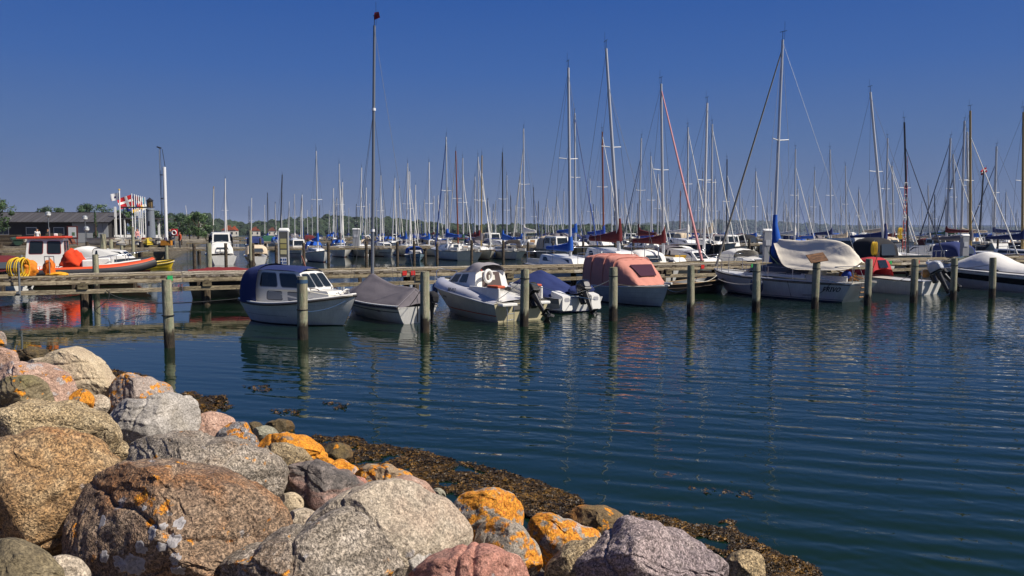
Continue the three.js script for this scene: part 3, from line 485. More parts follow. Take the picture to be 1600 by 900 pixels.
POSTS.forEach(([px, ty], i) => {
  const wl = lerp(543, 466, (px - 265) / (1550 - 265)), b = onY(px, wl, 0), D = -b.z, top = atD(px, ty, D).y;
  const near = ['opposite the bare stretch of jetty', 'before the white cabin boat with blue hood', 'beside the grey covered dinghy', 'before the white cruiser with orange stripe', 'beside the bow of the salmon hooded boat', 'in open water beside the salmon hooded boat', 'before the long white sailing boat, its bow side', 'with a slanting board on top', 'at the stern of the long white sailing boat', 'beside two outboard motors', 'at the bow of the dark striped speedboat', 'beside the white cover of the dark striped speedboat'][i];
  const o = thing('mooring_post', 'round weathered timber mooring post ' + near, 'mooring post', [b.x, 0, b.z], 0, 'mooring posts in the water');
  o.rotation.set(.012 * Math.sin(i * 2.3), i === 7 ? 0 : i * 1.1, .018 * Math.sin(i * 4.1 + 1)); part('shaft', postGeo(top, .128 + .018 * Math.abs(Math.sin(i * 1.9)), i * 3.7 + 1), POSTMAT, o);
  if (i % 3 !== 2) part('rope_ring', new THREE.TorusGeometry(.148, .014, 6, 20).rotateX(Math.PI / 2).translate(0, i < 2 ? top * .48 : top - .28, 0), BLACKR, o);
  if (i === 1) part('rope_wrap', loft([0, .05, .10].map(y => ellipseRingY(V(0, top - .17 + y, 0), .15, 14)), true), M('#2c4a66', .8), o);
  if (i === 7) addBox('board', .78, .03, .42, woodMat(woodGrey, '#d9a987'), o, .0, top + .13, .02, .3, .85, -.12);
  postAt.push({ p: V(b.x, 0, b.z), top });
});
function ellipseRingY(c, r, n) { return Array.from({ length: n }, (_, i) => V(c.x + Math.cos(i / n * 6.28318) * r, c.y, c.z + Math.sin(i / n * 6.28318) * r)); }

// ================================================================ BOAT KIT (local axes: x to the bow, y up, z to starboard; y = 0 is the waterline)
function Hull(o) {
  o = { draft: .35, tr: .75, sm: .38, pw: 1.9, rake: .5, trake: .05, e0: .28, e1: .75, ns: 30, nt: 12, dip: 0, keelUp: .7, ...o };
  const sheer = s => lerp(o.fs, o.fb, Math.pow(s, 1.7)) - o.dip * Math.sin(Math.PI * s);
  const plan = s => s < o.sm ? o.tr + (1 - o.tr) * Math.sin(Math.PI / 2 * s / o.sm) : Math.max(.012, Math.cos(Math.PI / 2 * Math.pow((s - o.sm) / (1 - o.sm), o.pw)));
  const pt = (s, t, side, off = 0) => {
    const top = sheer(s), k = -o.draft * (1 - o.keelUp * Math.pow(s, 3)), y = k + t * (top - k), e = lerp(o.e0, o.e1, s * s);
    const x = -o.L / 2 + s * o.L - o.rake * Math.pow(1 - t, 1.25) * smooth(.55, 1, s) + o.trake * (1 - t) * Math.pow(1 - s, 5) * 4;
    return V(x, y, side * (o.B / 2 * plan(s) * Math.pow(Math.max(t, 0), e) + off));
  };
  const tAt = (s, y) => { const top = sheer(s), k = -o.draft * (1 - o.keelUp * Math.pow(s, 3)); return clamp((y - k) / (top - k)); };
  const shell = () => { const rings = []; for (let i = 0; i <= o.ns; i++) { const s = i / o.ns, row = []; for (let j = o.nt; j >= 0; j--) row.push(pt(s, Math.pow(j / o.nt, 1.4), -1)); for (let j = 1; j <= o.nt; j++) row.push(pt(s, Math.pow(j / o.nt, 1.4), 1)); rings.push(row); } return loft(rings, false, false, .5); };
  const transom = (off = 0) => { const row = []; for (let j = o.nt; j >= 0; j--) row.push(pt(0, Math.pow(j / o.nt, 1.4), -1)); for (let j = 1; j <= o.nt; j++) row.push(pt(0, Math.pow(j / o.nt, 1.4), 1)); const n = row.length, pos = [], idx = []; for (const p of row) pos.push(p.x - off, p.y, p.z); for (let i = 0; i < n / 2 - 1; i++) { const a = i, b = i + 1, c = n - 1 - i, d = n - 2 - i; idx.push(a, c, b, b, c, d); } const g = new THREE.BufferGeometry(); g.setAttribute('position', new THREE.Float32BufferAttribute(pos, 3)); g.setAttribute('uv', new THREE.Float32BufferAttribute(row.flatMap(p => [p.z * .5, p.y * .5]), 2)); g.setIndex(idx); g.computeVertexNormals(); return g; };
  const deck = (drop = .02, s0 = 0, s1 = 1, camber = .04, inset = .0) => { const rings = [], n = 24; for (let i = 0; i <= n; i++) { const s = lerp(s0, s1, i / n), row = []; for (let j = 0; j <= 8; j++) { const a = j / 4 - 1, p = pt(s, 1, Math.sign(a) || 1); row.push(V(p.x, p.y - drop + camber * (1 - a * a), Math.abs(a) * p.z * (1 - inset))); } rings.push(row); } return loft(rings, false, false, .5); };
  // a band on the side between two heights above water (functions of s or numbers)
  const band = (side, y0, y1, s0 = 0, s1 = 1, off = .004, n = 30) => { const rings = []; for (let i = 0; i <= n; i++) { const s = lerp(s0, s1, i / n), a = typeof y0 === 'function' ? y0(s) : y0, b = typeof y1 === 'function' ? y1(s) : y1, row = []; for (let j = 0; j <= 3; j++) row.push(pt(s, tAt(s, lerp(a, b, j / 3)), side, off)); rings.push(row); } return loft(rings, false, false, .5); };
  const rail = (r = .03, dy = 0, off = .01, s0 = 0, s1 = 1, rad = 5) => { const L = [], Rr = []; for (let i = 0; i <= 20; i++) { const s = lerp(s0, s1, i / 20); const a = pt(s, 1, -1, off), b = pt(s, 1, 1, off); a.y += dy; b.y += dy; L.push(a); Rr.push(b); } return tube([...L, ...Rr.reverse().slice(s1 === 1 ? 1 : 0)], r, 44, rad); };
  const railSide = (side, r = .03, dy = 0, off = .01, s0 = 0, s1 = 1) => tube(Array.from({ length: 17 }, (_, i) => { const p = pt(lerp(s0, s1, i / 16), 1, side, off); p.y += dy; return p; }), r, 40, 6);
  return { o, pt, tAt, sheer, plan, shell, transom, deck, band, rail, railSide };
}
// chamfered block with slanted ends: bottom x0..x1 half width w0 (aft) w1 (fore); top X0..X1, W0, W1
function Cabin(x0, x1, w0, w1, y0, X0, X1, W0, W1, y1, ch = .03, y1b = y1) {
  const c = { a0: V(x0, y0, -w0), a1: V(x1, y0, -w1), a2: V(x1, y0, w1), a3: V(x0, y0, w0), b0: V(X0, y1, -W0), b1: V(X1, y1b, -W1), b2: V(X1, y1b, W1), b3: V(X0, y1, W0) };
  const nb = { a0: ['a1', 'a3', 'b0'], a1: ['a0', 'a2', 'b1'], a2: ['a1', 'a3', 'b2'], a3: ['a2', 'a0', 'b3'], b0: ['b1', 'b3', 'a0'], b1: ['b0', 'b2', 'a1'], b2: ['b1', 'b3', 'a2'], b3: ['b2', 'b0', 'a3'] };
  const pts = []; for (const k in c) for (const m of nb[k]) pts.push(c[k].clone().addScaledVector(c[m].clone().sub(c[k]).normalize(), ch));
  // faces as [lower left, lower right, upper right, upper left] seen from outside
  const face = { port: [c.a1, c.a0, c.b0, c.b1], starboard: [c.a3, c.a2, c.b2, c.b3], front: [c.a2, c.a1, c.b1, c.b2], back: [c.a0, c.a3, c.b3, c.b0], top: [c.b3, c.b2, c.b1, c.b0] };
  return { geo: new ConvexGeometry(pts), face };
}
// thin raised panel with rounded corners on a face; u, v in 0..1
function panel(f, u0, u1, v0, v1, off = .006, rad = .05, thick = .006, skew = 0) {
  const at = (u, v) => { const a = f[0].clone().lerp(f[1], u), b = f[3].clone().lerp(f[2], u); return a.lerp(b, v); };
  const n = f[1].clone().sub(f[0]).cross(f[3].clone().sub(f[0])).normalize(), W = f[0].distanceTo(f[1]), H = f[0].distanceTo(f[3]), ru = rad / W, rv = rad / H, ring = [];
  const cor = [[u1 - ru, v1 - rv, 0], [u0 + ru, v1 - rv, 1], [u0 + ru, v0 + rv, 2], [u1 - ru, v0 + rv, 3]];
  for (const [cu, cv, q] of cor) for (let i = 0; i <= 3; i++) { const a = (q + i / 3) * Math.PI / 2, vv = cv + Math.sin(a) * rv; ring.push(at(cu + Math.cos(a) * ru + skew * (vv - v0), vv)); }
  const A = ring.map(p => p.clone().addScaledVector(n, off - thick)), B = ring.map(p => p.clone().addScaledVector(n, off));
  return loft([A, B], true, true, .5).toNonIndexed();
}
function flatten(g) { g.computeVertexNormals(); return g; }
function windowOn(parent, f, u0, u1, v0, v1, paneMat, frameMat, rad = .05, skew = 0, fw = .025) {
  const W = f[0].distanceTo(f[1]), H = f[0].distanceTo(f[3]);
  const w = part('window', flatten(panel(f, u0, u1, v0, v1, .012, rad, .016, skew)), paneMat, parent);
  if (frameMat) part('frame', flatten(panel(f, u0 - fw / W, u1 + fw / W, v0 - fw / H, v1 + fw / H, .008, rad + fw, .012, skew)), frameMat, w);
  return w;
}
// colours
const GEL = new THREE.MeshPhysicalMaterial({ color: lin('#dedcd4'), roughness: .32, clearcoat: .35, clearcoatRoughness: .2, map: stainMap, side: THREE.DoubleSide });
const GELW = new THREE.MeshPhysicalMaterial({ color: lin('#e9e8e4'), roughness: .3, clearcoat: .35, clearcoatRoughness: .2, map: stainMap, side: THREE.DoubleSide });
const gel = (hex, r = .35) => new THREE.MeshPhysicalMaterial({ color: lin(hex), roughness: r, clearcoat: .3, clearcoatRoughness: .2, map: stainMap, side: THREE.DoubleSide });
const HULLS = { white: GELW, offwhite: gel('#d8d3c4'), cream: gel('#cfc3a2'), blue: gel('#1c2f56'), grey: gel('#a9adb0'), navy: gel('#141d33'), green: gel('#1f4436'), red: gel('#7d1a1c'), black: gel('#17181b'), lightblue: gel('#8fa9b8') };
const GLASS = new THREE.MeshPhysicalMaterial({ color: lin('#1d2429'), roughness: .06, ior: 1.5, specularIntensity: 1, side: THREE.DoubleSide });
const GLASSP = new THREE.MeshPhysicalMaterial({ color: lin('#394047'), roughness: .08, ior: 1.5, side: THREE.DoubleSide });
const canvasMat = (hex, b = .006) => new THREE.MeshStandardMaterial({ color: lin(hex), roughness: .92, bumpMap: clothBump, bumpScale: b, side: THREE.DoubleSide });
const CAN = { navy: canvasMat('#1b2a5c'), blue: canvasMat('#1550a8'), royal: canvasMat('#1e3f96'), red: canvasMat('#6e1a1c'), maroon: canvasMat('#5a1519'), grey: canvasMat('#6a6468'), beige: canvasMat('#c9b79c'), tarp: canvasMat('#dfd5c1'), white: canvasMat('#d9d6cf'), green: canvasMat('#1f4d3a'), salmon: canvasMat('#bf8070'), black: canvasMat('#1c1c20'), yellow: canvasMat('#d6a51c'), orange: canvasMat('#cf3c12') };
const ALU = M('#bdbfc1', .4, .25), ALUW = M('#d4d4d2', .4, .1), ALUD = M('#3b3e44', .45, .3), WOODM = M('#a06a35', .5), WOODR = M('#6e3018', .5), WIRE = M('#55585c', .45, .4), WIREW = M('#9fa2a6', .45, .3), ROPEW = M('#cfcabb', .9), ROPEB = M('#24405f', .9), DARKM = M('#1a1a1c', .45), TEAK = M('#8a6842', .8), ANTI = M('#1e2a4a', .8), ANTIR = M('#5b1c18', .8), RUBBER = M('#232326', .6), CHROME = M('#c8cacc', .2, .9), ORANGEM = M('#d8481a', .6), BUOY = M('#24487a', .55);
const rv = (...a) => V(...a);
function hullParts(o, H, hullMat, opt = {}) {
  const h = part('hull', H.shell(), hullMat, o);
  part('transom', H.transom(.001), opt.transomMat ?? hullMat, o);
  if (opt.deckMat !== null) part('deck', H.deck(opt.drop ?? .015, 0, 1, opt.camber ?? .04), opt.deckMat ?? GEL, o);
  if (opt.rub) part('rub_rail', H.rail(opt.rubR ?? .028, -.02, .008), opt.rub, o);
  if (opt.boot) for (const s of [-1, 1]) part('boot_stripe', H.band(s, -.12, opt.bootH ?? .07), opt.boot, o);
  return h;
}
function outboard(parent, x, y, z, cowlMat, tilt = 0, sc = 1, legMat = DARKM) {
  const m = new THREE.Group(); m.name = 'outboard_motor'; m.position.set(x, y, z); m.rotation.z = tilt; m.scale.setScalar(sc); parent.add(m);
  const cw = [[-.32, .30, .10, .12], [-.29, .31, .19, .17], [-.18, .33, .24, .19], [.02, .34, .25, .20], [.16, .31, .21, .18], [.22, .28, .10, .11]];
  part('cowl', sausage(cw, 18, .62), cowlMat, m);
  part('cowl_band', sausage([[-.31, .15, .035, .15], [-.2, .15, .04, .195], [.05, .15, .04, .2], [.2, .15, .035, .15]], 18, .62), legMat, m);
  part('midsection', loft([[.1, .13, .11], [-.2, .10, .085], [-.55, .085, .06], [-.85, .075, .045]].map(([y, a, b]) => Array.from({ length: 12 }, (_, i) => V(-.06 + Math.cos(i / 12 * 6.283) * a, y, Math.sin(i / 12 * 6.283) * b))), true, true), legMat, m);
  const pl = part('cavitation_plate', box(.38, .02, .2, .008), legMat, m); pl.position.set(-.14, -.72, 0);
  part('gearcase', sausage([[.16, -.95, .01, .01], [.1, -.95, .06, .06], [-.1, -.95, .07, .065], [-.22, -.95, .045, .045]], 12), legMat, m);
  const sk = part('skeg', box(.18, .2, .02), legMat, m); sk.position.set(-.02, -1.08, 0);
  for (let k = 0; k < 3; k++) { const b = part('propeller_blade', box(.03, .16, .1, .01), legMat, m); b.position.set(-.26, -.95 + Math.cos(k * 2.094) * .09, Math.sin(k * 2.094) * .09); b.rotation.x = k * 2.094; b.rotation.y = .5; }
  const br = part('clamp_bracket', box(.16, .34, .24, .02), legMat, m); br.position.set(.2, -.08, 0); return m;
}
function fender(parent, p, mat, r = .09, l = .45) { const f = part('fender', loft([[0, .015], [.06, r * .7], [.14, r], [l - .14, r], [l - .06, r * .7], [l, .02]].map(([y, q]) => ellipseRingY(V(p.x, p.y - y, p.z), q, 12)), true, true), mat, parent); rod('lanyard', V(p.x, p.y, p.z), V(p.x, p.y + .3, p.z * .97), .008, ROPEW, f); return f; }
// mast with rig. base and top are local points
function rig(o, base, top, opt = {}) {
  const h = top.y - base.y, r = opt.r ?? .055 + h * .0016, mm = opt.mat ?? ALU;
  const m = rod('mast', base, top, r, mm, o, mastGeo, .8);
  const at = f => base.clone().lerp(top, f);
  for (const f of opt.spreaders ?? [.52]) for (const s of [-1, 1]) { const a = at(f), b = a.clone().add(V(-.12, .05, s * h * .055)); rod('spreader', a, b, .022, opt.spMat ?? ALUW, o); }
  const wm = opt.wire ?? WIRE, wr = opt.wr ?? .007, bow = opt.bow, stern = opt.stern, cw = opt.chain ?? h * .1;
  const hd = at(opt.frac ?? .96);
  if (bow) { if (opt.furl) rod('furled_sail', bow, hd, opt.furlR ?? .05, opt.furl, o, furlGeo); else rod('forestay', bow, hd, wr, wm, o); }
  if (stern) rod('backstay', stern, at(.99), wr, wm, o);
  for (const s of [-1, 1]) { const sf = (opt.spreaders ?? [.52])[0]; if (sf === undefined) { rod('shroud', V(base.x - .15, opt.deckY ?? base.y, s * cw), hd, wr, wm, o); continue; } const sp_ = at(sf).add(V(-.12, .05, s * h * .055)), ch = V(base.x - .15, opt.deckY ?? base.y, s * cw); rod('shroud', ch, sp_, wr, wm, o); rod('shroud', sp_, at(opt.frac ?? .96), wr, wm, o); if (opt.lowers) rod('shroud', ch.clone().add(V(-.2, 0, 0)), at(sf - .02), wr, wm, o); }
  if (opt.vane !== false) { const w = new THREE.Group(); w.name = 'wind_vane'; w.position.copy(top); o.add(w); rod('stem', V(0, 0, 0), V(0, .38, 0), .012, DARKM, w); rod('arrow', V(-.22, .36, 0), V(.2, .38, .05), .012, DARKM, w); rod('aerial', V(-.08, 0, .03), V(-.08, .8, .03), .006, DARKM, w); }
  if (opt.boom) {
    const by = opt.boomY ?? base.y + 1.0, L = opt.boom, a = V(base.x - .12, by, 0), b = V(base.x - L, by + (opt.boomRise ?? 0), 0); rod('boom', a, b, .05, mm, o, unitCyl16);
    if (opt.cover) {
      const n = 14, rings = []; for (let i = 0; i <= n; i++) { const t = i / n, up = lerp(.50, .10, Math.pow(t, .55)) * (opt.bag ?? 1) + .05 * ns(t * 6 + h, 3, 1), w = lerp(.15, .08, t) + .03 * ns(t * 7, h, 2); rings.push(ellipseRing(V(lerp(a.x + .17, b.x, t), lerp(a.y, b.y, t) + up * .35 - .05, .02 * ns(t * 5, h, 9)), up * .55 + .05, w, 12)); }
      const c = part('sail_cover', loft(rings, true, true, .8), opt.cover, o);
      part('mast_collar', loft([[-.1, .15], [.3, .15], [.55, .115], [.8 * (opt.bag ?? 1), .07]].map(([y, q]) => ellipseRingY(V(base.x + .0, by + y, 0), q, 10)), true, false, .8), opt.cover, c);
    } else if (opt.sail) { part('furled_mainsail', sausage([[a.x, a.y + .12, .16, .1], [lerp(a.x, b.x, .4), a.y + .13, .13, .1], [b.x, b.y + .08, .07, .06]], 10), opt.sail, o); }
  }
  return m;
}
const mastGeo = new THREE.CylinderGeometry(.72, 1, 1, 10, 1), furlGeo = new THREE.CylinderGeometry(.45, 1, 1, 8, 1);
function stanchions(o, H, s0, s1, n, h = .55, r = .014, mat = CHROME) { for (const side of [-1, 1]) { let prev = null; for (let i = 0; i <= n; i++) { const p = H.pt(lerp(s0, s1, i / n), 1, side, -.05), q = p.clone().add(V(0, h, 0)); rod('stanchion', p, q, r, mat, o); if (prev) { rod('lifeline', prev, q, .006, mat, o); rod('lifeline', prev.clone().add(V(0, -h * .45, 0)), q.clone().add(V(0, -h * .45, 0)), .006, mat, o); } prev = q; } } }
function pulpit(o, H, h = .6, s0 = .86, r = .016, mat = CHROME) { const P = []; for (const [s, side] of [[s0, -1], [.93, -1], [.985, -1], [.985, 1], [.93, 1], [s0, 1]]) { const p = H.pt(s, 1, side, -.03); P.push(p.clone().add(V(s > .97 ? .08 : 0, h, s > .97 ? side * .1 : 0))); if (s < .97) rod('pulpit_leg', p, P[P.length - 1], r, mat, o); } part('pulpit', tube(P, r, 28, 6), mat, o); }
// put a boat between two waterline points seen in the photo: stern pixel, bow pixel
function berth(sternPx, bowPx) { const s = onY(...sternPx, 0), b = onY(...bowPx, 0), d = b.clone().sub(s), L = Math.hypot(d.x, d.z); return { c: s.clone().lerp(b, .5), L, turn: Math.atan2(-d.z, d.x), s, b }; }
const font = await new FontLoader().loadAsync('fonts/droid/droid_sans_bold.typeface.json');
function lettering(txt, size, depth = .004) { const g = new TextGeometry(txt, { font, size, depth, curveSegments: 3 }); g.computeBoundingBox(); return g; }
// letters bent onto a hull side, reading from the given s; side -1 port (seen with the bow on the left)
function hullText(parent, H, txt, size, sStart, y, side, mat, name = 'lettering', slant = 0) {
  const g = lettering(txt, size, .003), p = g.attributes.position, L = H.o.L;
  for (let i = 0; i < p.count; i++) { const u = p.getX(i) + slant * p.getY(i), v = p.getY(i), w = p.getZ(i); const s = clamp(sStart + (side < 0 ? -u : u) / L, 0, 1); const q = H.pt(s, H.tAt(s, y + v), side, .004 + w); p.setXYZ(i, q.x, q.y, q.z); }
  g.computeVertexNormals(); return part(name, g, mat, parent);
}
// small slanted marks, where the lettering is too small to read
function hullMarks(parent, H, n, size, sStart, y, side, mat, name = 'side_marking') { const gs = []; seed(n * 7 + 3); for (let k = 0; k < n; k++) { const g = new THREE.BoxGeometry(size * rnd(.35, .6), size * rnd(.8, 1), .004); g.translate(k * size * .8, size / 2, 0); gs.push(g); } const g = mergeGeometries(gs), p = g.attributes.position, L = H.o.L; for (let i = 0; i < p.count; i++) { const u = p.getX(i) + .25 * p.getY(i), s = clamp(sStart + (side < 0 ? -u : u) / L, 0, 1), q = H.pt(s, H.tAt(s, y + p.getY(i)), side, .005 + p.getZ(i)); p.setXYZ(i, q.x, q.y, q.z); } g.computeVertexNormals(); return part(name, g, mat, parent); }

// ================================================================ BOATS BETWEEN THE JETTY AND THE MOORING POSTS
function berth2(sp_, hs, bp, hb) { const s = onY(...sp_, hs), b = onY(...bp, hb), d = b.clone().sub(s); return { c: s.clone().lerp(b, .5).setY(0), L: Math.hypot(d.x, d.z), turn: Math.atan2(-d.z, d.x) }; }
// one end known (pixel and height), the length given: turn the hull until its other end stands in the given column
function fit(px, py, h, isBow, otherCol, L, deeper) {
  const a = onY(px, py, h); let best = 1e9, bt = 0;
  for (let k = 0; k < 1440; k++) { const th = k / 1440 * 6.28318, e = V(a.x + Math.cos(th) * L, h, a.z - Math.sin(th) * L); if ((e.z < a.z) !== deeper) continue; const d = Math.abs(project(e)[0] - otherCol) + (deeper ? 0 : 0); if (d < best) { best = d; bt = th; } }
  const e = V(a.x + Math.cos(bt) * L, 0, a.z - Math.sin(bt) * L), c = a.clone().lerp(e, .5).setY(0);
  return { c, L, turn: isBow ? bt + Math.PI : bt };
}
{ // ---------------- white cabin boat with blue hood, bow out
  const P = berth2([389, 466], .70, [556, 461], 1.0), L = P.L;
  const o = thing('cabin_boat', 'white double-ended cabin boat with a navy blue hood over its cockpit', 'boat', P.c.toArray(), P.turn);
  const hm = gel('#dedfdc', .42), H = Hull({ L, B: 2.15, fb: 1.0, fs: .70, dip: .10, tr: .42, sm: .45, pw: 1.75, rake: .62, trake: .16, draft: .4, e0: .42, e1: .62 });
  hullParts(o, H, hm, { rub: M('#2b2724', .6), rubR: .034, drop: .05, deckMat: GELW });
  part('gunwale', H.rail(.032, .035, -.02), GELW, o);
  for (const s of [-1, 1]) { part('water_stripe', H.band(s, -.14, .03), M('#1a1d20', .7), o); part('crease_line', H.band(s, .285, .295, 0, .55, .004), M('#6d6f6d', .6), o); for (let k = 0; k < 3; k++) part('plank_seam', H.band(s, q => .42 + k * .17 + q * .12, q => .426 + k * .17 + q * .12, .0, .97, .004), M('#a8aaa7', .6), o); }
  // coachroof and wheelhouse
  const x = f => -L / 2 + L * f;
  const low = Cabin(x(.20), x(.86), .74, .40, .62, x(.21), x(.82), .70, .34, 1.16, .05, 1.10); const c1 = part('coachroof', low.geo, GEL, o);
  const gp = M('#7d8184', .4);
  windowOn(c1, low.face.port, .60, .80, .32, .80, gp, M('#2a2a2c', .5), .06); windowOn(c1, low.face.port, .33, .53, .32, .80, gp, M('#2a2a2c', .5), .06);
  windowOn(c1, low.face.starboard, .20, .40, .32, .80, gp, M('#2a2a2c', .5), .06); windowOn(c1, low.face.starboard, .47, .67, .32, .80, gp, M('#2a2a2c', .5), .06);
  for (const [f, u, v] of [['port', .14, .55], ['front', .5, .5]]) { const fc = low.face[f]; const pnt = fc[0].clone().lerp(fc[1], u).lerp(fc[3].clone().lerp(fc[2], u), v); const nrm = fc[1].clone().sub(fc[0]).cross(fc[3].clone().sub(fc[0])).normalize(); const pl = part('porthole', new THREE.CylinderGeometry(.10, .10, .03, 20), CHROME, c1); pl.position.copy(pnt); pl.quaternion.setFromUnitVectors(UPV, nrm); const gl = part('pane', new THREE.CylinderGeometry(.075, .075, .036, 20), M('#3a4a66', .1), pl); }
  const up = Cabin(x(.22), x(.70), .70, .60, 1.12, x(.24), x(.60), .60, .52, 1.74, .05, 1.70); const c2 = part('wheelhouse', up.geo, GELW, o);
  for (const f of ['port', 'starboard']) { const a = f === 'port'; windowOn(c2, up.face[f], a ? .56 : .10, a ? .92 : .44, .14, .86, GLASS, M('#8a8d90', .4, .4), .07); windowOn(c2, up.face[f], a ? .10 : .52, a ? .48 : .90, .14, .86, GLASS, M('#8a8d90', .4, .4), .07); }
  windowOn(c2, up.face.front, .05, .34, .14, .86, GLASS, M('#8a8d90', .4, .4), .07); windowOn(c2, up.face.front, .38, .64, .14, .86, GLASS, M('#8a8d90', .4, .4), .07); windowOn(c2, up.face.front, .68, .95, .14, .86, GLASS, M('#8a8d90', .4, .4), .07);
  rod('wiper', up.face.front[0].clone().lerp(up.face.front[1], .5).lerp(up.face.front[3], .2).add(V(.03, 0, 0)), up.face.front[3].clone().lerp(up.face.front[2], .6).add(V(.05, -.1, 0)), .008, DARKM, c2);
  // hood: over the roof and down behind
  const rib = (xx, w, y0, y1) => [V(xx, y0, -w - .02), V(xx, lerp(y0, y1, .55), -w), V(xx, y1 - .06, -w * .82), V(xx, y1 + .05, -w * .4), V(xx, y1 + .08, 0), V(xx, y1 + .05, w * .4), V(xx, y1 - .06, w * .82), V(xx, lerp(y0, y1, .55), w), V(xx, y0, w + .02)];
  const hood = part('hood', cloth([rib(x(.06), .62, .66, 1.15), rib(x(.085), .70, .66, 1.62), rib(x(.15), .77, .66, 1.78), rib(x(.26), .79, .70, 1.84)], 16, 26, .02, 4), CAN.navy, o);
  const bk = []; part('hood_back', cloth([[V(x(.06), .66, -.60), V(x(.06), .66, 0), V(x(.06), .66, .60)], [V(x(.055), .95, -.58), V(x(.052), .95, 0), V(x(.055), .95, .58)], [V(x(.062), 1.2, -.40), V(x(.06), 1.22, 0), V(x(.062), 1.2, .40)]], 10, 10, .02, 4), CAN.navy, hood);
  const rr = (xx, w, y) => [V(xx, y - .05, -w), V(xx, y + .045, -w * .55), V(xx, y + .075, 0), V(xx, y + .045, w * .55), V(xx, y - .05, w)];
  part('roof_cover', cloth([rr(x(.23), .64, 1.79), rr(x(.40), .60, 1.80), rr(x(.56), .56, 1.77), rr(x(.615), .52, 1.72)], 14, 14, .008, 4), CAN.navy, c2);
  for (const s of [-1, 1]) { part('hand_rail', tube([V(x(.52), 1.14, s * .60), V(x(.53), 1.19, s * .60), V(x(.66), 1.17, s * .52), V(x(.75), 1.16, s * .42), V(x(.76), 1.12, s * .42)], .016, 20, 6), M('#4a2a1a', .5), c1); }
  for (let k = 0; k < 5; k++) ball('hood_stud', V(x(.27 + k * .07), 1.745, -.62 + k * .015), .018, CHROME, c2);
  rod('signal_mast', V(x(.60), 1.2, -.1), V(x(.50), 2.2, -.1), .02, WOODR, o);
  rod('bow_line_guide', V(x(.93), 1.0, -.06), V(x(.93), 1.12, -.06), .03, CHROME, o); ball('bow_light', V(x(.88), 1.05, .12), .05, M('#e8e8e8', .4), o);
  for (const f of [.2, .93]) for (const sd of [-1, 1]) { const c0 = H.pt(f, 1, sd, -.08); rod('cleat', c0.clone().add(V(-.08, .07, 0)), c0.clone().add(V(.08, .07, 0)), .014, CHROME, o); }
  part('deck_line', tube([V(x(.93), 1.06, .02), V(x(.88), 1.04, -.1), V(x(.84), 1.02, .05), V(x(.86), 1.03, .14)], .012, 16, 5), ROPEW, o);
  addBox('grille', .10, .12, .03, M('#333333', .6), o, x(.115), .95, -.70);
  for (const s of [-1, 1]) rod('stern_rail_post', V(x(.05), .70, s * .35), V(x(.04), 1.2, s * .35), .015, CHROME, o);
  part('stern_rail', tube([V(x(.04), 1.2, -.35), V(x(.01), 1.22, 0), V(x(.04), 1.2, .35)], .015, 12, 6), CHROME, o);
}
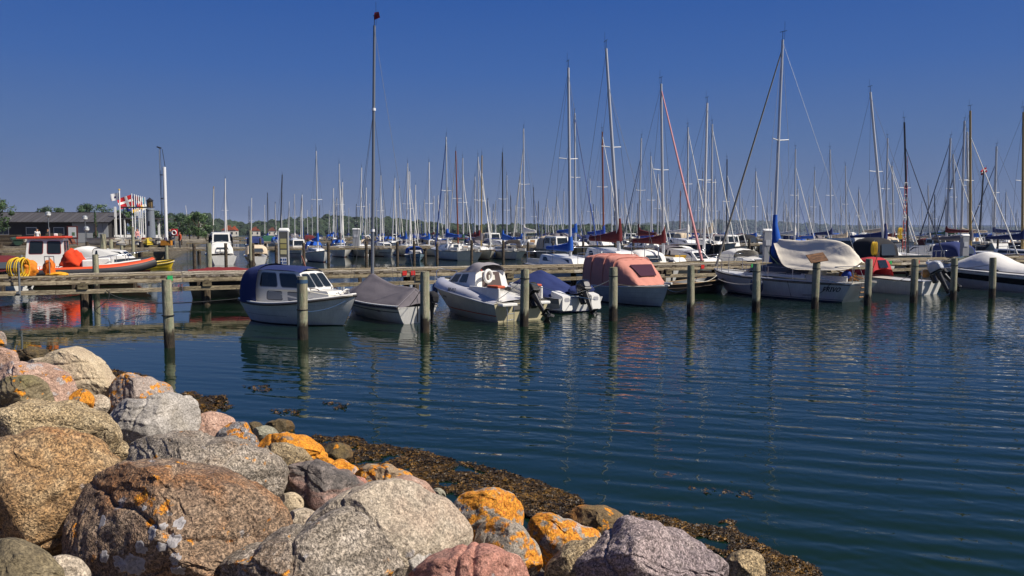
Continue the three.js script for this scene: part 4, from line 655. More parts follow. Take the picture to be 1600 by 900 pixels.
{ // ---------------- grey covered sailing dinghy, stern out
  const P = fit(653, 477, .60, false, 541, 5.8, true), L = P.L;
  const o = thing('covered_sailboat', 'white open sailing boat under a dark grey tent cover, tall bare mast', 'sailboat', P.c.toArray(), P.turn);
  const H = Hull({ L, B: 1.95, fb: .74, fs: .56, dip: .05, tr: .74, sm: .42, pw: 1.8, rake: .55, draft: .22, e0: .40, e1: .62 });
  hullParts(o, H, gel('#e6e6e4', .3), { rub: RUBBER, rubR: .02, drop: .05, transomMat: GELW });
  for (const s of [-1, 1]) { part('white_sheer_band', H.band(s, q => H.sheer(q) - .16, q => H.sheer(q) - .03, 0, .98, .005), GELW, o); part('dark_line', H.band(s, q => H.sheer(q) - .185, q => H.sheer(q) - .155, 0, .98, .006), M('#3a3a3e', .5), o); }
  hullMarks(o, H, 3, .08, .22, .32, -1, M('#5a2f38', .5));
  part('top_edge', H.rail(.03, .03, -.02), GELW, o);
  const x = f => -L / 2 + L * f, ribs = []; const mx = x(.60), mastTop = 10.0;
  // cover: hung from the boom, high at the mast
  const R = (f, h) => { const e = H.pt(f, 1, 1, .03), n = []; for (const q of [-1, -.8, -.5, -.2, 0, .2, .5, .8, 1]) n.push(V(e.x, lerp(e.y - .07, h, Math.pow(1 - Math.abs(q), .8)) , q * e.z)); return n; };
  part('tent_cover', cloth([R(.0, .66), R(.03, 1.12), R(.10, 1.16), R(.30, 1.18), R(.52, 1.40), R(.60, 1.48), R(.70, 1.15), R(.90, .86)], 56, 40, .014, 3, .4, 1.2), CAN.grey, o);
  for (const f of [.02]) for (const s of [-1, 1]) part('cover_seam', tube([V(x(.02), 1.14, 0), H.pt(.005, 1, s, .03).add(V(0, .0, 0))], .012, 8, 5), M('#8a8488', .9), o);
  // mast: its foot and top as seen
  const foot = V(mx, .5, 0), wFoot = o.localToWorld.bind(o);
  o.updateMatrixWorld(true); const fw = foot.clone().applyMatrix4(o.matrixWorld), topW = atD(585, 40, -fw.z), top = o.worldToLocal(topW.clone());
  rig(o, foot, top, { mat: M('#7f8388', .4, .4), r: .075, spreaders: [], bow: H.pt(.985, 1, 1, 0), stern: V(x(.0), .7, 0), frac: .70, deckY: .6, chain: .85, wr: .006 });
  for (const f of [.70, .26]) { const q = foot.clone().lerp(top, f); part('mast_band', unitCyl16, M('#e6e6e6', .5), o).position.copy(q); o.children[o.children.length - 1].scale.set(.08, .09, .07); }
  const bg = part('burgee', cloth([[V(top.x, top.y + .45, top.z), V(top.x, top.y + .2, top.z)], [V(top.x - .12, top.y + .46, top.z + .08), V(top.x - .12, top.y + .22, top.z + .06)], [V(top.x - .26, top.y + .42, top.z + .05), V(top.x - .26, top.y + .24, top.z + .1)]], 6, 4, .01), M('#b8202a', .8), o);
  outboard(o, x(0) - .16, .62, .42, CAN.black, .12, .75);
  rod('rudder_stock', V(x(0) - .06, .65, -.05), V(x(0) - .06, .05, -.05), .02, DARKM, o);
}
{ // ---------------- white cruiser with orange stripe, stern out
  const P = fit(816, 473, .62, false, 688, 5.1, true), L = P.L;
  const o = thing('small_cruiser', 'white cabin cruiser with an orange side stripe and black outboard raised', 'boat', P.c.toArray(), P.turn);
  const cream = gel('#d9d3bf', .4), H = Hull({ L, B: 2.4, fb: 1.12, fs: .62, dip: -.10, tr: .95, sm: .3, pw: 2.1, rake: .75, draft: .3, e0: .22, e1: .8 });
  hullParts(o, H, cream, { rub: M('#c9c9c6', .5), rubR: .035, transomMat: gel('#d8cda8', .4), drop: -.02, camber: .10, deckMat: GELW });
  for (const s of [-1, 1]) { part('orange_stripe', H.band(s, q => .20 + .10 * q, q => .235 + .115 * q, .0, .9, .005), M('#c0602a', .5), o); part('grey_deck_band', H.band(s, q => H.sheer(q) - .02, q => H.sheer(q) + .0, .05, .95, .03), M('#a8aab6', .5), o); }
  const x = f => -L / 2 + L * f;
  // raised side mouldings (topsides rounding inward above the rub rail)
  for (const s of [-1, 1]) { const r1 = []; for (let i = 0; i <= 16; i++) { const f = lerp(.01, .99, i / 16), a = H.pt(f, 1, s, .012), w = Math.max(.02, Math.abs(a.z)); const hgt = lerp(.10, .24, smooth(0, .35, f)) * (1 - smooth(.85, 1, f) * .6); r1.push([V(a.x, a.y - .01, a.z), V(a.x, a.y + hgt * .45, s * (w - .04)), V(a.x, a.y + hgt * .85, s * Math.max(.01, w - .14)), V(a.x, a.y + hgt, s * Math.max(.005, w - .30)), V(a.x, a.y + hgt * .96, s * Math.max(.002, w - .42))]); } part('side_moulding', loft(r1, false, false, .5), i3(s), o); }
  function i3(s) { return gel('#c3c3cb', .3); }
  hullMarks(o, H, 5, .11, .80, .66, -1, M('#b4552c', .5)); hullMarks(o, H, 6, .08, .66, .64, -1, M('#8a8478', .5));
  const regn = lettering('BK 413', .13, .004); { const f = .47, a = H.pt(f, 1, -1, .0); const m = part('registration_number', regn, M('#3c4048', .5), o); m.position.set(a.x + .35, a.y + .05, a.z + .005); m.rotation.set(0, Math.PI - .09, 0); m.rotation.order = 'YXZ'; m.rotation.x = -.35; }
  // cabin
  const cab = Cabin(x(.34), x(.80), .72, .45, 1.02, x(.36), x(.66), .60, .42, 1.62, .06, 1.50), c = part('cabin', cab.geo, GELW, o);
  windowOn(c, cab.face.port, .08, .36, .30, .85, M('#20242c', .15), null, .05, .0); windowOn(c, cab.face.port, .42, .70, .30, .85, GLASS, M('#c6c6c6', .4), .05); windowOn(c, cab.face.starboard, .30, .85, .30, .85, GLASS, null, .05);
  windowOn(c, cab.face.front, .08, .47, .25, .85, GLASS, null, .05); windowOn(c, cab.face.front, .53, .92, .25, .85, GLASS, null, .05);
  const bk = part('companion_door', flatten(panel(cab.face.back, .22, .80, .04, .92, .02, .03, .03)), M('#4a3a36', .6), c); part('door_window', flatten(panel(cab.face.back, .42, .62, .45, .75, .03, .03, .02)), M('#c9c7b8', .4), bk);
  const rf = part('folded_hood', cloth([[V(x(.33), 1.58, -.62), V(x(.33), 1.78, -.4), V(x(.33), 1.82, 0), V(x(.33), 1.78, .4), V(x(.33), 1.58, .62)], [V(x(.44), 1.60, -.6), V(x(.44), 1.86, -.38), V(x(.44), 1.88, 0), V(x(.44), 1.86, .38), V(x(.44), 1.60, .6)], [V(x(.58), 1.54, -.52), V(x(.56), 1.64, -.3), V(x(.56), 1.66, 0), V(x(.56), 1.64, .3), V(x(.58), 1.54, .52)]], 14, 14, .02, 5), M('#8d888a', .8), c);
  const lb = part('lifebuoy', new THREE.TorusGeometry(.2, .055, 8, 20), M('#d8d6cf', .6), o); lb.position.set(x(.30), 1.45, -.30); lb.rotation.set(0, Math.PI / 2 + .3, 0);
  // cockpit walls and seats
  for (const s of [-1, 1]) { addBox('cockpit_side', L * .34, .42, .08, GELW, o, x(.18), .92, s * .90, 0, 0, 0, .03); addBox('seat_cushion', .62, .09, .32, M('#b4502c', .7), o, x(.08), 1.16, s * .78, 0, 0, 0, .035); }
  addBox('well', .5, .3, .7, M('#55524e', .7), o, x(.05), .55, 0);
  // stern corners, swim ladder
  for (const s of [-1, 1]) addBox('stern_step', .34, .10, .62, GELW, o, x(0) - .1, .60, s * .70, 0, 0, 0, .03);
  const lad = new THREE.Group(); lad.name = 'swim_ladder'; lad.position.set(x(0) - .12, 0, -.62); o.add(lad); for (const z of [-.14, .14]) part('ladder_rail', tube([V(.1, .62, z), V(0, .6, z), V(-.05, .45, z), V(-.05, -.1, z)], .014, 12, 6), CHROME, lad); for (const y of [.1, .3]) rod('rung', V(-.05, y, -.14), V(-.05, y, .14), .014, CHROME, lad);
  outboard(o, x(0) - .28, .78, .30, BLACKR, -.75, .95);
  for (const f of [.93]) fender(o, H.pt(f, 1, -1, .16).add(V(-.1, -.02, 0)), BUOY, .10, .62);
  for (const s of [-1, 1]) { rod('bow_rail_post', H.pt(.9, 1, s, -.05), H.pt(.9, 1, s, -.05).add(V(.06, .42, 0)), .014, CHROME, o); }
  part('bow_rail', tube([H.pt(.9, 1, -1, -.05).add(V(.06, .42, 0)), H.pt(.995, 1, 1, 0).add(V(.0, .44, 0)), H.pt(.9, 1, 1, -.05).add(V(.06, .42, 0))], .014, 16, 6), CHROME, o);
}
{ // ---------------- white boat under a blue cover, stern out
  const P = fit(908, 465, .55, false, 800, 4.8, true), L = P.L;
  const o = thing('covered_motorboat', 'white motor boat under a navy blue cover with black outboard raised', 'boat', P.c.toArray(), P.turn);
  const H = Hull({ L, B: 2.2, fb: .85, fs: .55, dip: 0, tr: .92, sm: .3, pw: 2.0, rake: .6, draft: .28, e0: .22, e1: .8 });
  hullParts(o, H, gel('#cfcfcb', .4), { rub: M('#4a4a4e', .6), rubR: .022, transomMat: GELW, drop: .02, deckMat: GELW });
  for (const s of [-1, 1]) { part('bottom_paint', H.band(s, -.14, .06, 0, 1, .004), ANTI, o); part('grey_band', H.band(s, .34, .50, .0, .5, .005), M('#83868c', .5), o); }
  { const g = H.transom(.004); const p = g.attributes.position; for (let i = 0; i < p.count; i++) if (p.getY(i) > .05) p.setY(i, .05); g.computeVertexNormals(); part('bottom_paint', g, ANTI, o); }
  const x = f => -L / 2 + L * f;
  const R = (f, h, k = 1) => { const e = H.pt(f, 1, 1, .03); return [-1, -.85, -.5, -.2, 0, .2, .5, .85, 1].map(q => V(e.x, lerp(e.y - .10, h, Math.pow(1 - Math.abs(q), .42)), q * e.z * k)); };
  part('boat_cover', cloth([R(.14, .72), R(.19, .86), R(.34, 1.02), R(.52, 1.42), R(.62, 1.42), R(.8, 1.05), R(.97, .86)], 50, 40, .028, 3.2, .5, 1.2), CAN.navy, o);
  part('cover_bundle', sausage([[-.36, .16, .05, .1], [-.3, .18, .14, .16], [0, .2, .17, .18], [.36, .18, .15, .16], [.44, .16, .06, .08]].map(([a, b, c, d]) => [a, b, c, d]), 12), CAN.navy, o); { const m = o.children[o.children.length - 1]; m.position.set(x(.10), .62, .42); m.rotation.y = Math.PI / 2; m.scale.set(1.4, 1, 1); }
  // moulded stern seats
  for (const s of [-1, 1]) { const q = Cabin(x(0) - .06, x(.13), .24, .24, .10, x(0) - .02, x(.15), .18, .2, .62, .05, .78); const m = part('stern_pod', q.geo, GELW, o); m.position.z = s * .66; part('pod_recess', flatten(panel(q.face.back, .2, .8, .62, .9, .006, .06, .01)), M('#9a9a9e', .6), m); }
  outboard(o, x(0) - .30, .66, -.05, gel('#1d2026', .25), -.55, 1.0); 
  part('fuel_lamp', new THREE.SphereGeometry(.06, 10, 8), M('#dcdcdc', .4), o).position.set(x(0) - .1, .42, .25);
}
{ // ---------------- salmon hooded boat, bow out
  const P = fit(1044, 446, .88, true, 925, 5.2, true), L = P.L;
  const o = thing('hooded_boat', 'grey clinker built boat under a large salmon pink canvas hood', 'boat', P.c.toArray(), P.turn);
  const hm = gel('#c4c8ca', .5), H = Hull({ L, B: 2.0, fb: .88, fs: .72, dip: .03, tr: .6, sm: .42, pw: 1.9, rake: .48, draft: .3, e0: .35, e1: .6 });
  hullParts(o, H, hm, { rub: M('#cfcdc8', .5), rubR: .03, drop: .06 });
  for (const s of [-1, 1]) { for (let k = 0; k < 4; k++) part('clinker_strake', H.band(s, q => .12 + k * .17 + .05 * q * k, q => .135 + k * .17 + .05 * q * k, 0, .98, .012), M('#9da1a4', .6), o); part('water_stripe', H.band(s, -.14, .03), M('#141517', .8), o); }
  const x = f => -L / 2 + L * f;
  const R = (f, h, full, dy = 0) => { const e = H.pt(f, 1, 1, .02), w = e.z; return [V(e.x, e.y - .02, -w), V(e.x, lerp(e.y, h, .45), -w * .99), V(e.x, lerp(e.y, h, .82), -w * .90), V(e.x, h - .03, -w * full), V(e.x, h + .03, 0), V(e.x, h - .03, w * full), V(e.x, lerp(e.y, h, .82), w * .90), V(e.x, lerp(e.y, h, .45), w * .99), V(e.x, e.y - .02, w)]; };
  const hood = part('canvas_hood', cloth([R(.06, 1.90, .76), R(.22, 1.95, .76), R(.42, 1.95, .76), R(.52, 1.89, .74), R(.60, 1.80, .72)], 60, 50, .028, 3.4, 1.3, .3), CAN.salmon, o);
  { const f1 = R(.60, 1.80, .72), f2 = R(.82, .99, .5).map((p, i) => V(p.x, H.sheer(.82) + .02, p.z)); f2.forEach((p, i) => { p.z *= .96; }); const mid = f1.map((p, i) => p.clone().lerp(f2[i], .5).add(V(.03, .04, 0))); const g = part('hood_front', cloth([f1, mid, f2], 26, 40, .03, 4, .5, .5), CAN.salmon, hood);
    const q = [f2[2], f2[6], f1[6], f1[2]]; const fr = [f1[5].clone().lerp(f2[5], .88), f1[3].clone().lerp(f2[3], .88), f1[3].clone().lerp(f2[3], .1), f1[5].clone().lerp(f2[5], .1)].map(p => p.add(V(.06, .085, 0)));
    windowOn(hood, fr, .06, .94, .22, .82, M('#4a3038', .15), null, .03); }
  { const b = R(.06, 1.90, .76); part('hood_back', cloth([b, b.map(p => V(p.x - .05, lerp(p.y, H.sheer(.06), .5), p.z)), b.map(p => V(p.x - .06, H.sheer(.05), p.z))], 8, 22, .02, 4), CAN.salmon, hood); }
  { const a = R(.09, 1.90, .76), b = R(.24, 1.94, .76); windowOn(hood, [b[1], a[1], a[2], b[2]].map(p => p.clone().add(V(0, .02, -.05))), .1, .92, .05, .95, M('#6f6668', .2), M('#7c2f2c', .8), .03); }
  for (const f of [.24, .43, .56]) { const q = R(f, 1.95 - (f > .5 ? .10 : 0), .76).map(p => V(p.x, p.y + .035, p.z * 1.02)); part('hood_bow', tube(q, .022, 40, 6), CAN.salmon, hood); }
  outboard(o, x(0) - .14, 1.05, -.2, gel('#20242b', .25), .1, 1.05);
  rod('bow_sprit', V(x(.96), .95, 0), V(x(1.04), .97, 0), .05, GEL, o); for (const [f, y] of [[.88, .62], [.90, .52], [.87, .60]]) ball('hull_fitting', H.pt(f, H.tAt(f, y), -1, .01), .028, DARKM, o);
  hullMarks(o, H, 5, .05, .93, .16, -1, M('#e8e8e8', .5));
  rod('oar', V(x(.05), 1.1, -.98), V(x(.5), .98, -1.04), .022, TEAK, o);
}
// ---------------- long white sailing boat with name on its quarter
let frivo;
{
  const P = berth2([1351, 443], .82, [1116, 421], 1.08), L = P.L;
  const o = thing('sailing_yacht', 'white sailing yacht lettered FRIVO under a big cream tarpaulin with bright blue sail cover', 'sailboat', P.c.toArray(), P.turn); frivo = o;
  const H = Hull({ L, B: 2.75, fb: 1.10, fs: .84, dip: .04, tr: .66, sm: .42, pw: 1.75, rake: 1.0, trake: .22, draft: .38, e0: .32, e1: .62 });
  hullParts(o, H, gel('#dcdedd', .35), { rub: RUBBER, rubR: .02, drop: .03, transomMat: GELW, deckMat: GEL });
  part('toe_rail', H.rail(.025, .03, -.03), GELW, o);
  for (const s of [-1, 1]) { part('boot_stripe', H.band(s, -.16, .06), M('#16324a', .7), o); part('sheer_line', H.band(s, q => H.sheer(q) - .085, q => H.sheer(q) - .055, 0, .99, .005), M('#20242b', .5), o); part('lower_line', H.band(s, .10, .125, 0, .97, .004), M('#37516b', .5), o); }
  hullText(o, H, 'FRIVO', .20, .143, .46, -1, M('#14161b', .5), 'name_lettering', .25);
  const x = f => -L / 2 + L * f;
  const cab = Cabin(x(.28), x(.74), .84, .52, .95, x(.29), x(.68), .74, .42, 1.40, .06, 1.28), c = part('coachroof', cab.geo, GEL, o);
  windowOn(c, cab.face.port, .08, .94, .34, .80, GLASS, M('#17181b', .5), .05); windowOn(c, cab.face.starboard, .06, .92, .34, .80, GLASS, M('#17181b', .5), .05);
  part('cabin_cover', cloth([.26, .38, .50, .62, .74].map((f, i) => { const w = [.86, .86, .82, .72, .56][i], h = [1.52, 1.58, 1.54, 1.42, 1.18][i]; return [V(x(f), 1.16, -w), V(x(f), h - .06, -w * .66), V(x(f), h, 0), V(x(f), h - .06, w * .66), V(x(f), 1.16, w)]; }), 20, 16, .03, 3), M('#4b4a4f', .7), o);
  // cockpit
  for (const s of [-1, 1]) addBox('cockpit_coaming', L * .24, .24, .1, GEL, o, x(.16), 1.0, s * .72, 0, 0, 0, .03);
  addBox('cockpit_locker', .5, .35, .5, TEAK, o, x(.12), 1.05, .3);
  part('blue_bag', sausage([[-.18, 0, .05, .05], [-.12, 0, .2, .14], [.05, 0, .22, .15], [.16, .02, .08, .08]], 10), CAN.royal, o); { const m = o.children[o.children.length - 1]; m.position.set(x(.06), 1.18, -.55); m.rotation.z = 1.2; }
  for (const z of [-.62, .62]) rod('stern_rail_post', V(x(.02), .85, z), V(x(.01), 1.55, z), .016, CHROME, o); part('stern_rail', tube([V(x(.1), 1.5, -.85), V(x(.01), 1.55, -.62), V(x(-.01), 1.55, 0), V(x(.01), 1.55, .62), V(x(.1), 1.5, .85)], .016, 24, 6), CHROME, o);
  stanchions(o, H, .16, .78, 4, .55, .013); pulpit(o, H, .62);
  const lad = new THREE.Group(); lad.name = 'stern_ladder'; lad.position.set(x(0) - .0, 0, -.1); o.add(lad); for (const z of [-.14, .14]) rod('ladder_rail', V(-.03, .85, z), V(.10, .15, z), .014, CHROME, lad); for (const y of [.25, .45, .65]) rod('rung', V(.10 - (y - .15) * .19, y, -.14), V(.10 - (y - .15) * .19, y, .14), .03, TEAK, lad);
  rod('rudder_blade', V(x(0) - .02, .6, .15), V(x(0) + .05, -.3, .15), .05, GELW, o);
  rod('tiller', V(x(.0), .98, .1), V(x(.13), 1.28, -.15), .022, WOODM, o); rod('boat_hook', V(x(.19), 1.62, -.7), V(x(-.01), .95, -.55), .022, WOODM, o); rod('flag_staff', V(x(.01), .9, .4), V(x(-.04), 2.1, .4), .016, WOODM, o);
  // mast
  o.updateMatrixWorld(true); const foot = V(x(.565), 1.38, 0), fw = foot.clone().applyMatrix4(o.matrixWorld); const top = o.worldToLocal(atD(1223, 62, -fw.z));
  const lean = top.clone(); lean.z = top.z; rig(o, foot, top, { mat: M('#c3c5c6', .35, .3), r: .085, spreaders: [.56], bow: H.pt(.992, 1, 1, 0).add(V(0, .15, 0)), stern: V(x(0), .9, 0), furl: M('#8f8b80', .8), furlR: .06, deckY: 1.08, chain: .98, boom: 0, lowers: true, wr: .007, wire: WIREW });
  rod('boom', V(foot.x - .1, 2.55, 0), V(x(.12), 2.42, .02), .055, M('#b5b7b8', .4, .3), o, unitCyl16);
  const cov = part('sail_cover', loft([[1.55, .16, .05], [1.9, .20, -.02], [2.25, .22, -.12], [2.55, .22, -.14], [2.9, .17, -.08], [3.3, .12, 0], [3.75, .095, 0]].map(([y, r, dx], i) => { const f = (y - foot.y) / (top.y - foot.y), q = foot.clone().lerp(top, f); return ellipseRingY(V(q.x + dx, y, q.z), r * (1 + .1 * ns(i * 2.3, 1, 1)), 14); }), true, true, .8), CAN.blue, o);
  part('lower_cover', cloth([[V(foot.x + .1, 2.3, -.12), V(foot.x + .05, 2.35, .0), V(foot.x + .1, 2.3, .12)], [V(foot.x, 1.9, -.3), V(foot.x - .1, 1.95, 0), V(foot.x, 1.9, .3)], [V(foot.x - .25, 1.5, -.32), V(foot.x - .3, 1.5, 0), V(foot.x - .25, 1.5, .32)]], 10, 10, .03), CAN.navy, o);
  // cream tarpaulin over the boom, sides pulled down to the lifelines
  const T = (f, h, w, lo, sg = 0) => [V(x(f), lo, -w), V(x(f), lerp(lo, h, .17) - sg, -w * .80), V(x(f), lerp(lo, h, .58) - sg, -w * .36), V(x(f), h, -.06), V(x(f), h + .02, 0), V(x(f), h, .06), V(x(f), lerp(lo, h, .58) - sg, w * .36), V(x(f), lerp(lo, h, .17) - sg, w * .80), V(x(f), lo, w)];
  part('tarpaulin', cloth([T(.565, 2.66, .08, 2.58), T(.50, 2.60, .50, 2.12, .02), T(.40, 2.58, 1.02, 1.50, .02), T(.33, 2.60, 1.14, 1.36, .03), T(.24, 2.62, 1.14, 1.34, .02), T(.13, 2.48, 1.02, 1.36, .02), T(.06, 2.10, .95, 1.38, .02), T(.02, 1.70, .9, 1.44, .0)], 60, 64, .032, 2.6, .2, 1.6), CAN.tarp, o);
  part('tarp_cord', tube([V(x(.595), 2.3, -.2), V(x(.5), 1.9, -.9), V(x(.42), 1.5, -1.12)], .012, 12, 5), M('#2f4a3a', .8), o);
  for (const f of [.50, .56]) fender(o, H.pt(f, 1, -1, .11).add(V(0, -.08, 0)), M('#27364f', .55), .095, .55);
  rod('fender_plank_line', H.pt(.34, 1, -1, .02), H.pt(.34, H.tAt(.34, .1), -1, .02), .01, DARKM, o);
  part('loose_line', tube([H.pt(.10, 1, -1, .02), H.pt(.13, H.tAt(.13, .5), -1, .03), H.pt(.18, H.tAt(.18, .3), -1, .03), H.pt(.26, H.tAt(.26, .24), -1, .03)], .012, 20, 5), DARKM, o);
}
{ // ---------------- white boat with red hood and white outboard cowl beyond the yacht
  const P = berth2([1412, 441], .62, [1352, 425], .85), L = 4.9;
  const o = thing('red_hooded_boat', 'small white motor boat with a red hood and raised grey outboard beside the yacht', 'boat', P.c.toArray(), frivo.rotation.y + .02);
  const H = Hull({ L, B: 1.9, fb: .95, fs: .66, tr: .92, sm: .3, pw: 2, rake: .6, draft: .28, e0: .22, e1: .8 });
  hullParts(o, H, GEL, { rub: RUBBER, rubR: .022, transomMat: GELW, drop: .05 }); const x = f => -L / 2 + L * f;
  const R = (f, h) => { const e = H.pt(f, 1, 1, 0), w = e.z; return [V(e.x, e.y, -w), V(e.x, lerp(e.y, h, .8), -w * .86), V(e.x, h, -w * .5), V(e.x, h + .03, 0), V(e.x, h, w * .5), V(e.x, lerp(e.y, h, .8), w * .86), V(e.x, e.y, w)]; };
  const hd = part('red_hood', cloth([R(.50, 1.1), R(.54, 1.58), R(.66, 1.66), R(.76, 1.5), R(.88, .98)], 24, 22, .03, 3), canvasMat('#a3252b'), o);
  { const a = R(.54, 1.58), b = R(.50, 1.1); windowOn(hd, [b[2], b[4], a[4], a[2]].map(p => p.clone().add(V(-.05, .03, 0))), .1, .9, .1, .9, GLASS, null, .03); }
  outboard(o, x(0) - .3, .95, -.15, gel('#b9bdc2', .3), -.5, 1.15); outboard(o, x(0) - .28, .85, .55, BLACKR, -.8, .8);
  ball('motor_bag', V(x(.04), 1.0, -.3), .2, M('#b9803f', .7), o);
  rod('stern_post', V(x(.02), .6, -.8), V(x(.02), 1.25, -.8), .015, CHROME, o);
}
{ // ---------------- dark striped speedboat, bow to the jetty
  const P = fit(1447, 412, 1.12, true, 1660, 8.2, false), L = P.L;
  const o = thing('speedboat', 'white speedboat with a broad black side band and a white cockpit cover', 'boat', P.c.toArray(), P.turn);
  const H = Hull({ L, B: 2.55, fb: 1.14, fs: .82, dip: -.04, tr: .92, sm: .3, pw: 2.0, rake: 1.7, draft: .3, e0: .24, e1: .9 });
  hullParts(o, H, gel('#c9cdd0', .3), { rub: CHROME, rubR: .02, drop: .0, camber: .14, deckMat: GELW });
  for (const s of [-1, 1]) { part('black_band', H.band(s, q => lerp(.30, .62, q), q => H.sheer(q) - .20, 0, .985, .005), gel('#101114', .2), o); part('white_band', H.band(s, q => H.sheer(q) - .17, q => H.sheer(q) - .02, 0, .99, .006), GELW, o); }
  const x = f => -L / 2 + L * f;
  const R = (f, h, k = .86) => { const e = H.pt(f, 1, 1, -.06), w = e.z * k; return [V(e.x, e.y + .08, -w), V(e.x, lerp(e.y + .08, h, .5), -w * .8), V(e.x, h - .03, -w * .35), V(e.x, h, 0), V(e.x, h - .03, w * .35), V(e.x, lerp(e.y + .08, h, .5), w * .8), V(e.x, e.y + .08, w)]; };
  part('cockpit_cover', cloth([R(.02, 1.0), R(.14, 1.22), R(.30, 1.38), R(.46, 1.86), R(.52, 1.86), R(.66, 1.50), R(.72, 1.34)], 34, 18, .02, 2.5), CAN.white, o);
  part('green_windscreen', loft([[V(x(.80), 1.22, -.75), V(x(.845), 1.22, 0), V(x(.80), 1.22, .75)], [V(x(.71), 1.52, -.7), V(x(.74), 1.55, 0), V(x(.71), 1.52, .7)], [V(x(.62), 1.58, -.74), V(x(.66), 1.66, 0), V(x(.62), 1.58, .74)]].map(r => new THREE.CatmullRomCurve3(r).getPoints(12))), M('#27564c', .2), o);
  part('bow_rail', tube([H.pt(.66, 1, -1, -.08).add(V(0, .12, 0)), H.pt(.86, 1, -1, -.08).add(V(0, .2, 0)), H.pt(.99, 1, 1, 0).add(V(0, .2, 0)), H.pt(.86, 1, 1, -.08).add(V(0, .2, 0)), H.pt(.66, 1, 1, -.08).add(V(0, .12, 0))], .016, 36, 6), CHROME, o);
  hullMarks(o, H, 7, .08, .45, .86, -1, M('#4a4c50', .4));
  for (const f of [.80, .62]) fender(o, H.pt(f, 1, -1, .07).add(V(0, -.04, 0)), M('#20252e', .5), .07, .6);
  ball('navigation_light', V(x(.30), 1.0, -1.2), .06, DARKM, o);
}
{ // ---------------- low dark boat by the jetty between the salmon hood and the yacht
  const p = colP(1085, -2.4), L = 4.2, o = thing('dark_rowing_boat', 'low dark wooden rowing boat tied under the jetty edge', 'boat', [p.x, 0, -p.D], JT + .12);
  const H = Hull({ L, B: 1.5, fb: .78, fs: .52, tr: .5, sm: .45, rake: .35, draft: .2, e0: .4, e1: .6 }); hullParts(o, H, gel('#23262a', .5), { rub: M('#8a7250', .6), drop: .22, deckMat: M('#4a3f33', .8) });
  for (const f of [.3, .6]) addBox('thwart', .24, .03, 1.2, TEAK, o, -L / 2 + L * f, .48, 0);
}
// ---------------- mooring lines
const rp = (px, py, D) => atD(px, py, D), lineTo = (i, f = .82) => postAt[i].p.clone().setY(postAt[i].top * f);
const LN = [
  [lineTo(1, .8), o => onY(552, 462, .98), .06, 'pale mooring rope from a post to the white cabin boat bow'],
  [lineTo(1, .45), o => onY(540, 470, .9), .1, 'dark mooring rope hanging from a post to the cabin boat'],
  [lineTo(2, .82), o => onY(640, 478, .6), .05, 'thin mooring rope from a post to the grey covered sailboat'],
  [lineTo(3, .85), o => onY(775, 470, .8), .04, 'thin mooring rope from a post to the orange striped cruiser'],
  [lineTo(3, .80), o => onY(930, 468, .72), .08, 'blue mooring rope from a post to the navy covered boat'],
  [lineTo(4, .80), o => onY(900, 458, .72), .05, 'thin mooring rope from a post towards the navy covered boat'],
  [lineTo(4, .7), o => onY(1042, 448, .92), .06, 'thin mooring rope from a post to the salmon hooded boat'],
  [lineTo(5, .6), o => onY(1043, 452, .85), .15, 'blue mooring rope sagging from a post to the salmon hooded boat'],
  [lineTo(5, .75), o => onY(1120, 430, .95), .2, 'long pale mooring rope from a post to the yacht bow'],
  [lineTo(6, .6), o => onY(1122, 436, .8), .12, 'blue mooring rope from a post to the yacht bow'],
  [lineTo(7, .7), o => onY(1345, 446, .8), .1, 'dark mooring rope from the boarded post to the yacht stern'],
  [lineTo(9, .7), o => onY(1395, 440, .7), .08, 'thin mooring rope from a post to the red hooded boat'],
  [lineTo(10, .8), o => onY(1452, 416, 1.0), .08, 'blue mooring rope from a post to the speedboat bow'],
  [lineTo(9, .8), o => onY(1455, 418, 1.0), .06, 'pale mooring rope from a post towards the speedboat bow'],
  [lineTo(11, .85), o => onY(1490, 420, 1.0), .04, 'thin mooring rope from the last post to the speedboat'],
];
LN.forEach(([a, b, d, l], i) => single('mooring_rope', tube(sag(a, b(), d), .011, 24, 5), i % 3 === 1 ? ROPEB : i % 4 === 2 ? M('#4a4538', .9) : ROPEW, l, 'rope'));

// ================================================================ THE FLEET BEYOND THE NEAR JETTY
const geoCache = {}; const cached = (k, f) => geoCache[k] ?? (geoCache[k] = f());
const YH = [
  Hull({ L: 8, B: 2.6, fb: 1.05, fs: .82, dip: .04, tr: .62, sm: .42, pw: 1.8, rake: 1.0, trake: .2, draft: .35, e0: .32, e1: .62, ns: 20, nt: 8 }),
  Hull({ L: 8, B: 2.7, fb: 1.12, fs: .95, dip: .02, tr: .78, sm: .38, pw: 1.8, rake: .8, trake: -.12, draft: .35, e0: .28, e1: .65, ns: 20, nt: 8 }),
  Hull({ L: 8, B: 2.5, fb: 1.15, fs: .85, dip: .12, tr: .36, sm: .48, pw: 1.7, rake: .7, trake: .3, draft: .4, e0: .42, e1: .6, ns: 20, nt: 8 }),
];
const CABS = [Cabin(-1.7, 2.0, .86, .5, .9, -1.6, 1.5, .74, .40, 1.42, .07, 1.26), Cabin(-1.4, 1.6, .9, .55, .95, -1.3, 1.0, .76, .45, 1.55, .07, 1.40), Cabin(-1.2, 2.2, .78, .45, .9, -1.1, 1.9, .68, .38, 1.35, .06, 1.25)];
const bagName = { navy: 'navy blue', blue: 'bright blue', royal: 'blue', red: 'dark red', maroon: 'maroon', beige: 'beige', white: 'white', green: 'dark green', grey: 'grey', black: 'black', yellow: 'yellow' };
const rowName = p => p < 20 ? 'behind the near jetty' : p < 50 ? 'before the second jetty' : p < 75 ? 'behind the second jetty' : p < 130 ? 'at the third jetty' : p < 180 ? 'at the fourth jetty' : 'at the fifth jetty';
